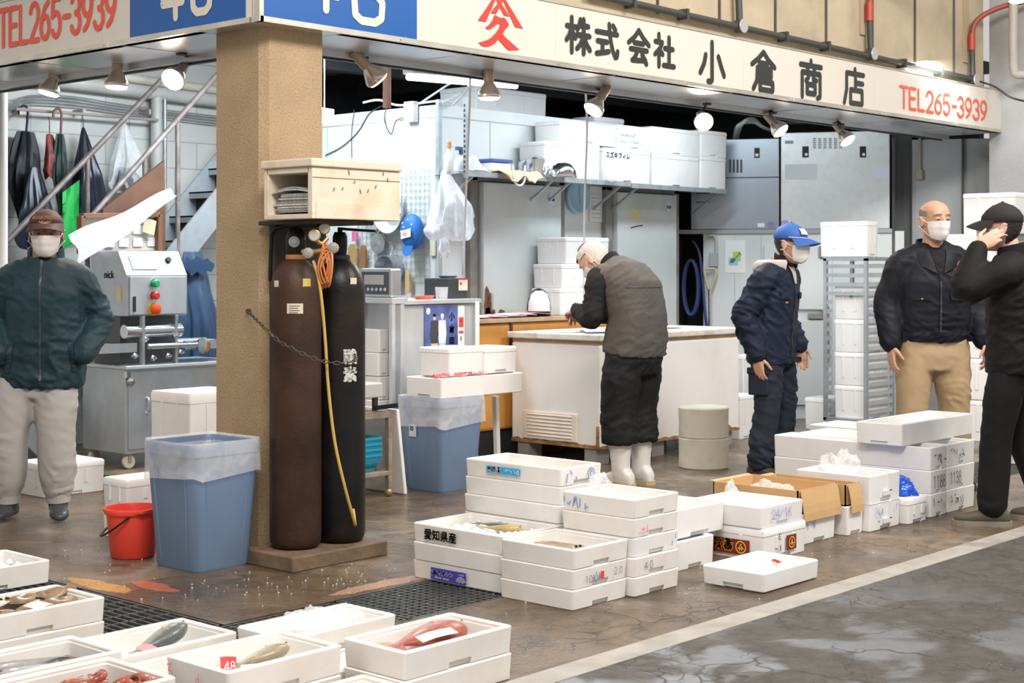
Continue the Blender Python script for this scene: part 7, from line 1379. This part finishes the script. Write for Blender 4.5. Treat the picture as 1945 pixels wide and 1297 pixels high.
b = MB(); hp, kn = V(J['hipR']), V(J['knR']); c_ = hp.lerp(kn, .62)+V((-.015, -.098, 0)); b.box(c_.x-.065, c_.x+.065, c_.y-.014, c_.y+.014, c_.z-.085, c_.z+.07); q_ = b.build('cargo_pocket', DENIM, t, bevel=.008); b = MB(); b.box(c_.x-.07, c_.x+.07, c_.y-.022, c_.y+.012, c_.z+.045, c_.z+.085); b.build('flap', DENIM, q_, bevel=.005)
for s in 'LR': an = V(J['an'+s]); b = MB(); Ms = shoe(b, an, 10 if s == 'L' else -10); me = fuse(b, .008, 3); w_ = finish('shoe', me, mat('shoe_brown', (.06, .05, .04), .5), t); sole(t, Ms, .27, .05, DARKM, w_)
# ---- bald man
COATN = mat('jacket_ink', (0.0087, 0.0099, 0.0161), .6, spec=.22, var=.2, vscale=5); KHAKI = mat('trousers_khaki', (.40, .285, .165), .8, var=.08, vscale=5)
J = stand(neck=(0, 0, 1.415), head=(.04, 0, 1.545), chest=(.01, 0, 1.22), shL=(0, .185, 1.285), shR=(0, -.185, 1.285), elL=(-.02, .265, 1.075), elR=(-.02, -.265, 1.075), wrL=(.06, .285, .845), wrR=(.06, -.265, .83), hipL=(0, .095, .86), hipR=(0, -.095, .86), knL=(.015, .125, .47), knR=(.015, -.125, .47), anL=(0, .145, .09), anR=(0, -.145, .09))
t, M, tr = person('balding man in dark jacket and khaki trousers behind the long fish boxes', D(1771, 505, 9.2)*1.0-V((0, 0, CAMH)), heading(.06, -1), J, (14, 2, 0), dict(skin=SKIN, handL=dict(f=((.15, .05, -1), (-.2, -1, 0), (1, 0, 0), .55)), handR=dict(f=((.15, -.02, -1), (-.2, 1, 0), (1, 0, 0), .5))))
t.scale = (1.03, 1.03, 1.035); mask(t, M); eyes(t, None, M, tr); hair(t, M, HAIRG, lambda th, z: th > R(74) and -.06 < z < .066-.012*(th < R(100)) and not (th < R(106) and z < .028), .004)
b = MB(); trunk(b, [((0, 0, .845), .195, .125), ((0, 0, .90), .205, .135), ((0, 0, 1.02), .215, .145), ((.005, 0, 1.2), .215, .145), ((0, 0, 1.31), .175, .115), ((0, 0, 1.385), .09, .085)]); sleeves(b, J, (.078, .084, .082, .078, .072, .062)); me = fuse(b, .011, 4); wrinkle(me, .013, seed=17); finish('jacket', me, COATN, t); tj = bvh(me)
zipper(t, tj, .86, 1.21, mat('zip_dark3', (.03, .032, .04), .4)); b = patch(tj, [(-.20, .905), (.20, .905), (.20, .85), (-.20, .85)], 16, 3, .004, .005); b.build('hem_band', COATN, t)
b = patch(tj, [(-.045, 1.375), (.045, 1.375), (.006, 1.20), (-.006, 1.20)], 6, 10, .004, .004); b.build('dark_shirt', SHIRT, t)
for q in (-1, 1):
    b = MB(); g = []
    for k in range(5): u = k/4; a, e = V((q*.05, 1.385)).lerp(V((q*.018, 1.24)), u), V((q*.115, 1.355)).lerp(V((q*.105, 1.285)), min(1, u*1.1)); g.append([cast(tj, *a.lerp(e, j/4), .008+.004*sin(j)) for j in range(5)])
    b.grid(g, .005); b.build('collar', COATN, t, smooth=60)
    b = patch(tj, [(q*.11-.058, 1.125), (q*.11+.058, 1.125), (q*.11+.052, 1.088), (q*.11-.052, 1.088)], 6, 3, .004, .006); f_ = b.build('pocket_flap', COATN, t); b = MB(); b.ball(cast(tj, q*.11, 1.095, .010), (.003, .006, .006), 8, 6); b.build('button', BRASS, f_)
b = MB(); pz = cast(tj, .12, 1.27, .006); Mt = frame(pz+V((.004, -.04, -.008)), (0, 1, 0), (1, 0, .1)); text_mesh(b, 'NCSJM', Mt, .018, 1.0, .0005); strokes(b, [arc(.035, .030, .009, .011, 60, 400, 10), [(.035, .045), (.037, .052)]], Mt, .0035); b.build('embroidery', mat('thread_red', (.60, .10, .05), .6), t)
collar(t, Matrix.Translation((-.01, 0, 1.375)), COATN, .09, .085, .055, 62, 'collar_stand')
b = MB(); trunk(b, [((0, 0, .68), .175, .12), ((0, 0, .78), .20, .13), ((0, 0, .86), .178, .112), ((0, 0, .92), .16, .10)]); legs(b, J, [.115, .11, .092, .088, .082], (.93,)); me = fuse(b, .012, 4); wrinkle(me, .010, (7, 7, 15), seed=19); finish('trousers', me, KHAKI, t)
for s in 'LR': an = V(J['an'+s]); b = MB(); Ms = shoe(b, an, 10 if s == 'L' else -10); me = fuse(b, .008, 3); w_ = finish('shoe', me, mat('shoe_black', (.02, .02, .02), .4), t); sole(t, Ms, .27, .05, DARKM, w_)
# ---- man in black at the right edge
BLK = mat('fleece_black', (0.0081, 0.0084, 0.0093), .75, spec=.22, var=.2, vscale=6); CAPK = mat('cap_charcoal', (0.0279, 0.0260, 0.0260), .8, spec=.22)
J = stand(neck=(.01, 0, 1.395), head=(.055, 0, 1.525), chest=(.0, 0, 1.22), shL=(.02, .18, 1.30), shR=(0, -.18, 1.29), elL=(.225, .245, 1.215), wrL=(.165, .155, 1.425), elR=(-.03, -.23, 1.07), wrR=(.06, -.22, .85), hipL=(.01, .095, .86), hipR=(0, -.095, .86), knL=(.075, .12, .48), knR=(-.03, -.11, .47), anL=(.10, .135, .09), anR=(-.17, -.12, .09))
p = Z(1924, 992); t, M, tr = person('man all in black with cap, hand raised to his ear, at the right edge', (p.x, p.y, 0), heading(-.86, .30), J, (0, 0, 0), dict(skin=SKIN2, handL=dict(f=((-.62, -.12, .42), (-.1, -1, -.1), (.1, -.2, 1), .75)), handR=dict(f=((.1, 0, -1), (.2, 1, 0), (1, 0, 0), .6))))
mask(t, M); hair(t, M, HAIRK, lambda th, z: z > -.08 and (th > R(102) or (th > R(66) and z > .03)) and z < .06, .010); cap(t, M, CAPK, brim=.075, tip=.012, z0=.034)
b = MB(); trunk(b, [((0, 0, .775), .20, .135), ((0, 0, .86), .205, .14), ((-.005, 0, 1.02), .195, .135), ((-.005, 0, 1.2), .205, .14), ((0, 0, 1.335), .18, .115), ((.005, 0, 1.39), .085, .085)]); sleeves(b, J, (.085, .086, .082, .078, .066, .050)); me = fuse(b, .011, 4); wrinkle(me, .013, seed=23); finish('jacket', me, BLK, t); collar(t, Matrix.Translation((.0, 0, 1.37)), BLK, .088, .080, .07, 20)
b = MB(); trunk(b, [((0, 0, .69), .16, .11), ((0, 0, .78), .17, .112), ((0, 0, .88), .16, .105)]); legs(b, J, [.09, .098, .082, .080, .076], (.97,)); me = fuse(b, .012, 4); wrinkle(me, .010, (8, 8, 16), seed=25); finish('trousers', me, BLK, t)
for s in 'LR': an = V(J['an'+s]); b = MB(); Ms = shoe(b, an, 8 if s == 'L' else -8, .28, .05, .9); me = fuse(b, .007, 3); w_ = finish('shoe', me, mat('shoe_olive', (.085, .075, .055), .7, var=.15, vscale=20), t); sole(t, Ms, .288, .052, mat('sole_grey', (.24, .22, .18), .6), w_)
# ================================================================ fish, ice, wrappings
def fishmat(nm, back, belly, rough=.28):
    if nm in MATS: return MATS[nm]
    m = mat(nm, back, rough, coat=.3, bump=.15, bscale=160); nt = m.node_tree; b = nt.nodes['Principled BSDF']; tc = nt.nodes.new('ShaderNodeTexCoord'); sx = nt.nodes.new('ShaderNodeSeparateXYZ'); nt.links.new(tc.outputs['Object'], sx.inputs[0])
    n = nt.nodes.new('ShaderNodeTexNoise'); n.inputs['Scale'].default_value = 30; nt.links.new(tc.outputs['Object'], n.inputs['Vector']); ad = nt.nodes.new('ShaderNodeMath'); ad.operation = 'MULTIPLY_ADD'; nt.links.new(n.outputs['Fac'], ad.inputs[0]); ad.inputs[1].default_value = .03; nt.links.new(sx.outputs['Y'], ad.inputs[2])
    r = nt.nodes.new('ShaderNodeValToRGB'); mr = nt.nodes.new('ShaderNodeMapRange'); mr.inputs['From Min'].default_value = -.03; mr.inputs['From Max'].default_value = .055; nt.links.new(ad.outputs[0], mr.inputs['Value']); nt.links.new(mr.outputs[0], r.inputs['Fac'])
    r.color_ramp.elements[0].color = (*belly, 1); r.color_ramp.elements[1].color = (*back, 1); r.color_ramp.elements[0].position = .25; r.color_ramp.elements[1].position = .75; nt.links.new(r.outputs['Color'], b.inputs['Base Color']); return m
BREAM = fishmat('bream_red', (.34, .07, .045), (.60, .34, .28)); MACK = fishmat('fish_silver', (.10, .12, .11), (.62, .60, .54)); SEABASS = fishmat('fish_pale', (.28, .24, .15), (.72, .68, .58)); DARKF = fishmat('fish_dark', (.07, .075, .08), (.32, .31, .31), .2)
FLAT = mat('flatfish_brown', (.24, .155, .085), .35, var=.35, vscale=25, coat=.3); FLATW = mat('flatfish_pale', (.70, .60, .50), .4, coat=.2); SHELLR = mat('shell_red', (.36, .075, .03), .3, var=.5, vscale=30, coat=.3)
PROF = [(0, .05, .05), (.04, .28, .30), (.10, .55, .62), (.20, .85, .95), (.32, 1.0, 1.0), (.45, .97, .9), (.60, .78, .68), (.75, .50, .42), (.86, .27, .22), (.92, .20, .14), (.95, .20, .10)]
def fish(label, c, ang, L, H, Wd, m, group=None, pitch=0., deep=1., cat='fish'):
    t = thing('fish', label, cat, c, ang, group); t.rotation_euler = (0, pitch, ang); b = MB(); n = 18
    b.rings([[V(((u-.5)*L, h*H/2*sp(cos(2*pi*j/n), .9)+.004*sin(u*4), Wd/2+w*Wd/2*sp(sin(2*pi*j/n), .9))) for j in range(n)] for u, h, w in [(p[0], p[1]*deep if p[0] < .5 else p[1], p[2]) for p in PROF]]); b.build('body', m, t, smooth=70)
    z = Wd/2; b = MB(); x = .45*L; b.grid([[V((x-.01+k*L*.045+(.05*L*abs(q)*k/3), q*H*.10*(1+k*1.1), z+.004*sin(k+q*2))) for q in (-2, -1, 0, 1, 2)] for k in range(4)], .002); b.build('tail_fin', m, t, smooth=60)
    b = MB(); b.grid([[V(((-.18+.48*k/7)*L, H/2*(1-abs(k-2)*.07)*.93+q*H*.16*(1 if k < 5 else .6), z)) for q in (0, 1)] for k in range(8)], .002); b.build('dorsal_fin', m, t); b = MB(); b.grid([[V(((-.22+.10*k/3)*L, -.02*H-q*H*.10*(1+k*.3), z+Wd*.46+.004*q)) for q in (0, 1)] for k in range(4)], .002); b.build('pectoral_fin', m, t)
    b = MB(); b.lathe([(.0075, 0), (.006, .003)], n=12, c=(-.41*L, H*.10, Wd*.83)); e = b.build('eye', mat('fish_eye', (.55, .50, .35), .2), t); b = MB(); b.ball((-.41*L, H*.10, Wd*.83+.003), (.004, .004, .002), 8, 5); b.build('pupil', BLACK, e); return t
def flatfish(label, c, ang, L, m, group=None, tilt=(0, 0), bend=.01):
    t = thing('flatfish', label, 'fish', c, 0, group); t.rotation_euler = (tilt[0], tilt[1], ang); n = 30
    def out(s, z): return [V((L/2*s*cos(2*pi*j/n), L*.26*s*sin(2*pi*j/n)*(1-.25*cos(2*pi*j/n)), z+bend*cos(2*pi*j/n)**2)) for j in range(n)]
    b = MB(); b.rings([out(.80, 0), out(.86, .006), out(.74, .013), out(.45, .018), out(.1, .019)]); b.build('body', m, t, smooth=60); b = MB(); b.rings([out(.84, .005), out(.92, .005), out(.98+.0, .004), out(.98, .003), out(.84, .003)]); b.build('fin_fringe', m, t, smooth=60)
    b = MB(); b.grid([[V((L*(.40+.05*k), q*L*.045*(1+k*.8), bend+.005)) for q in (-1, 0, 1)] for k in range(4)], .002); b.build('tail_fin', m, t)
    for q in (-1, 1): b = MB(); b.ball((-L*.34, q*L*.03, .020+bend*.5), (.006, .006, .005), 8, 6); b.build('eye', BLACK, t)
    return t
def ice(label, x0, x1, y0, y1, z, h, seed, n=26):
    b = MB(); b.grid([[V((x0+(x1-x0)*i/n, y0+(y1-y0)*k/n, z+h*(.45+.9*noise.noise(V((i*.16, k*.16, seed))))*sin(pi*(i+.2)/(n+.4))**.4*sin(pi*(k+.2)/(n+.4))**.4+.008*random.random())) for k in range(n+1)] for i in range(n+1)], .004, True)
    for _ in range(90): x, y = random.uniform(x0, x1), random.uniform(y0, y1); s = random.uniform(.004, .010); M = Matrix.Translation((x, y, z+h*.55)) @ Matrix.Rotation(random.random()*6, 4, V((random.random(), random.random(), 1)).normalized()); b.box(-s, s, -s, s, -s, s, M)
    o = b.build('crushed_ice', ICE, None, ((x0+x1)/2, (y0+y1)/2, z)); tag(o, label, 'ice', kind='stuff'); return o
def wrap(label, c, rx, ry, rz, seed, m=BAG, crumple=.35, nm='clear_wrap', cat='plastic wrap', neck=False):
    n, q = 56, 26; b = MB(); rs = []; c = V(c)
    for i in range(q+1):
        a = pi/2*min(.98, i/q*.98); ring = []
        for j in range(n):
            th = 2*pi*j/n; p = V((cos(th)*cos(a), sin(th)*cos(a), sin(a))); k = 1+crumple*(.8*noise.noise(p*2.2+V((seed, 0, 0)))+.35*noise.noise(p*5+V((0, seed, 0)))+.22*(1-2*abs(noise.noise(p*9)))); ring.append(c+V((p.x*rx*k, p.y*ry*k, p.z*rz*max(.2, k))))
        rs.append(ring)
    b.rings(rs, True, False, True)
    if neck: b.rings([[c+V((rr_*cos(2*pi*j/12)*(1+.3*sin(3*j)), rr_*sin(2*pi*j/12), rz+z)) for j in range(12)] for rr_, z in ((.03, -.02), (.018, .01), (.05, .05))], True, False, False)
    o = b.build(nm, m, None, c, smooth=75); return tag(o, label, cat)
def slip(label, c, ang, w, h, m, tilt=(0, 0), print_=None):
    t = MB(); t.grid([[V(((i/3-.5)*w, (k-.5)*h, .004*sin(i*1.3))) for k in (0, 1)] for i in range(4)], .0012); o = t.build('price_tag', m, None); o.location = c; o.rotation_euler = (tilt[0], tilt[1], ang); tag(o, label, 'paper tag')
    if print_: b = MB(); write_strokes(b, print_, Matrix.Translation((-w*.3, -h*.2, .005)), h*.45, .9, 10); b.build('tag_number', PAPER, o)
    return o
rnd = random.Random(77); GFL = 'flatfish heaped in the foreground box'
for k in range(12):
    x, y = -1.86+.40*(k % 4)/3+rnd.uniform(-.02, .02), -.80+.075*(k//4)+rnd.uniform(-.01, .01)
    flatfish('brown flatfish in the heap at the left frame edge', (min(-1.50, max(-1.83, x)), y, .108+.013*(k//4)+.004*(k % 4)), rnd.uniform(-.5, .5)+(pi if k % 3 == 0 else 0), .19, FLATW if k in (3, 9) else FLAT, GFL, (rnd.uniform(-.15, .15), rnd.uniform(-.15, .15)))
slip('white and pink slip lying on the heap of brown flatfish', (-1.62, -.80, .162), .5, .10, .06, mat('slip_pink', (.78, .66, .64), .5), (.15, 0))
ice('crushed ice in the box at the left frame edge', -1.43, -1.0, .23, .53, .03, .05, 3)
for k in range(4): fish('dark silvery fish lying in a row in the box below the flatfish box', (-2.10+.02*k, -1.525+.062*k, .03+.055), .06*k, .42, .085, .06, DARKF, 'dark silvery fish in one box')
ice('crushed ice under the dark silvery fish', -2.26, -1.84, -1.54, -1.32, .03, .07, 5)
ice('crushed ice in the box with the upright fish tail', -1.755, -1.33, -1.44, -1.20, .02, .05, 7)
fish('silver fish raised at one end out of the ice', (-1.48, -1.31, .072), R(8)+pi, .26, .085, .06, MACK, pitch=.20); slip('pink and white tag on the silver fish in the ice', (-1.57, -1.37, .10), .3, .07, .045, mat('slip_red', (.80, .30, .32), .5), (.25, 0))
GRB = 'reddish brown shellfish in one box'
def prawn(label, c, ang, s, grp):
    t = thing('shellfish', label, 'shellfish', c, ang, grp); pts = [V((s*.9*cos(a), s*.55*sin(a), .012+.01*sin(a))) for a in [R(-20+210*i/8) for i in range(9)]]; b = MB(); b.tube(pts, [s*(.10+.24*sin(pi*(i/2+.6)/9.2))*(1 if i % 2 else .86) for i in range(17)], 10, sm=2); b.build('shell', SHELLR, t, smooth=60); b = MB(); e = pts[-1]; b.grid([[e+V((-.012*k, (q-1)*.008*(1+k), 0)) for q in range(3)] for k in range(3)], .002); b.build('tail_fan', SHELLR, t)
    b = MB()
    for q in (-1, 1): b.tube([pts[0], pts[0]+V((.02, -.03*q, .01)), pts[0]+V((.03, -.06, .004+.004*q))], .0012, 5)
    b.build('feeler', SHELLR, t); return t
for k in range(40): prawn('reddish brown shellfish in the pile at the bottom frame edge', (-2.27+.36*rnd.random(), -1.88+.20*rnd.random(), .095+.003*(k % 6)+.011*(k//12)), rnd.random()*6.28, .034+.012*rnd.random(), GRB)
for k in range(2): prawn(('orange shellfish alone in the low box beside the shellfish pile', 'second orange shellfish in the low box, nearer the pen marked box')[k], (-1.60+.07*k, -1.62-.03*k, .03), 1.+k, .05, None)
fish('pale brown fish lying in the box with the red tag', (-1.515, -1.88, .128), R(12)+pi, .27, .068, .046, SEABASS); slip('red and white price tag numbered 48 standing in the pale fish box', (-1.665, -1.915, .152), R(-20), .05, .062, RED, (1.1, .1), '48')
slip('white slip under the pale brown fish', (-1.60, -1.93, .114), .3, .12, .05, PAPER)
fish('red sea bream lying in the right foreground box', (-1.0, -2.08, .118), R(4)+pi, .35, .15, .068, BREAM, deep=1.05); slip('white paper strip laid across the red sea bream', (-1.05, -2.165, .178), R(4), .17, .035, PAPER, (.35, 0))
fish('orange red fish in the lowest box at the bottom frame edge', (-1.50, -2.20, .022), R(10), .30, .09, .05, BREAM); fish('small silver fish in the low box behind the sea bream box', (-1.24, -1.875, .021), R(60), .13, .035, .025, MACK)
wrap('heap of crumpled clear wrap in the foreground box before the wooden block', (-1.13, -1.64, .098), .15, .09, .085, 3, BAG); wrap('loose clear film at the right end of the same foreground box', (-.95, -1.63, .098), .075, .075, .06, 9, BAG)
ice('crushed ice in the box with four black characters', .165, .44, -1.33, -.90, P*2+.03, .028, 11)
fish('yellowish fish on ice in the box with four black characters', (.34, -1.17, P*2+.048), R(120), .20, .045, .03, fishmat('fish_yellow', (.45, .33, .12), (.66, .58, .40))); fish('thin grey fish beside the yellowish one in the same box', (.39, -1.08, P*2+.048), R(100), .17, .03, .025, MACK)
flatfish('large brown flatfish in the front box of the stepped stack', (.255, -1.57, P*2+.036), R(78), .33, mat('flatfish_olive', (.30, .21, .12), .35, var=.3, vscale=25, coat=.3), None, (0, .04), .006)
wrap('clear film over the contents of the box marked 148', (.59, -1.60, P*4+.025), .12, .14, .04, 13); wrap('tuft of clear film standing up behind the box marked 148', (.66, -1.445, P*5+.0), .06, .02, .05, 14, BAG, .5)
wrap('clear film lining the box with 24 in blue pen', (1.57, -1.58, .148+.02), .14, .15, .085, 15); wrap('twist of clear film between cardboard box and blue penned box', (1.70, -1.42, .148+.02), .045, .03, .12, 16, BAG, .4)
wrap('clear bag inside the open cardboard box', (2.0, -1.45, .155), .10, .14, .105, 17, BAG); wrap('clear bag bulging out of the bag topped foam box', (2.52, -1.55, .16), .09, .12, .20, 18, BAG, .45); wrap('bright blue plastic bag on the small lidded foam box', (2.85, -1.62, .137), .085, .15, .115, 19, mat('bag_blue', (.01, .10, .62), .22, coat=.3), .3, 'plastic_bag', 'plastic bag')
wrap('crumpled clear film in the single tray by the lane line', (1.06, -2.0, .022), .08, .06, .065, 21); fish('small grey fish in the single tray by the lane line', (1.0, -2.03, .023), R(160), .13, .03, .02, MACK); slip('red and white tag on the film in the single tray', (1.10, -2.05, .083), .9, .05, .035, RED, (.4, .2), '48')
# ice chips spilled on the floor
b = MB()
for k in range(150):
    x, y = (rnd.gauss(-.15, .28), rnd.gauss(-.62, .16)) if k < 60 else (rnd.uniform(-.6, 2.5), rnd.uniform(-2.2, -.5)) if k < 110 else (rnd.uniform(-.9, -.3), rnd.uniform(-.6, .8))
    s = rnd.uniform(.0010, .0026); M = Matrix.Translation((x, y, s*.6)) @ Matrix.Rotation(rnd.random()*6, 4, 'Z'); b.box(-s, s, -s, s, -s*.6, s*.6, M)
tag(b.build('ice_chips', ICE, None, (0, 0, 0)), 'spilled chips of ice scattered on the wet floor by the wooden block', 'ice', kind='stuff')
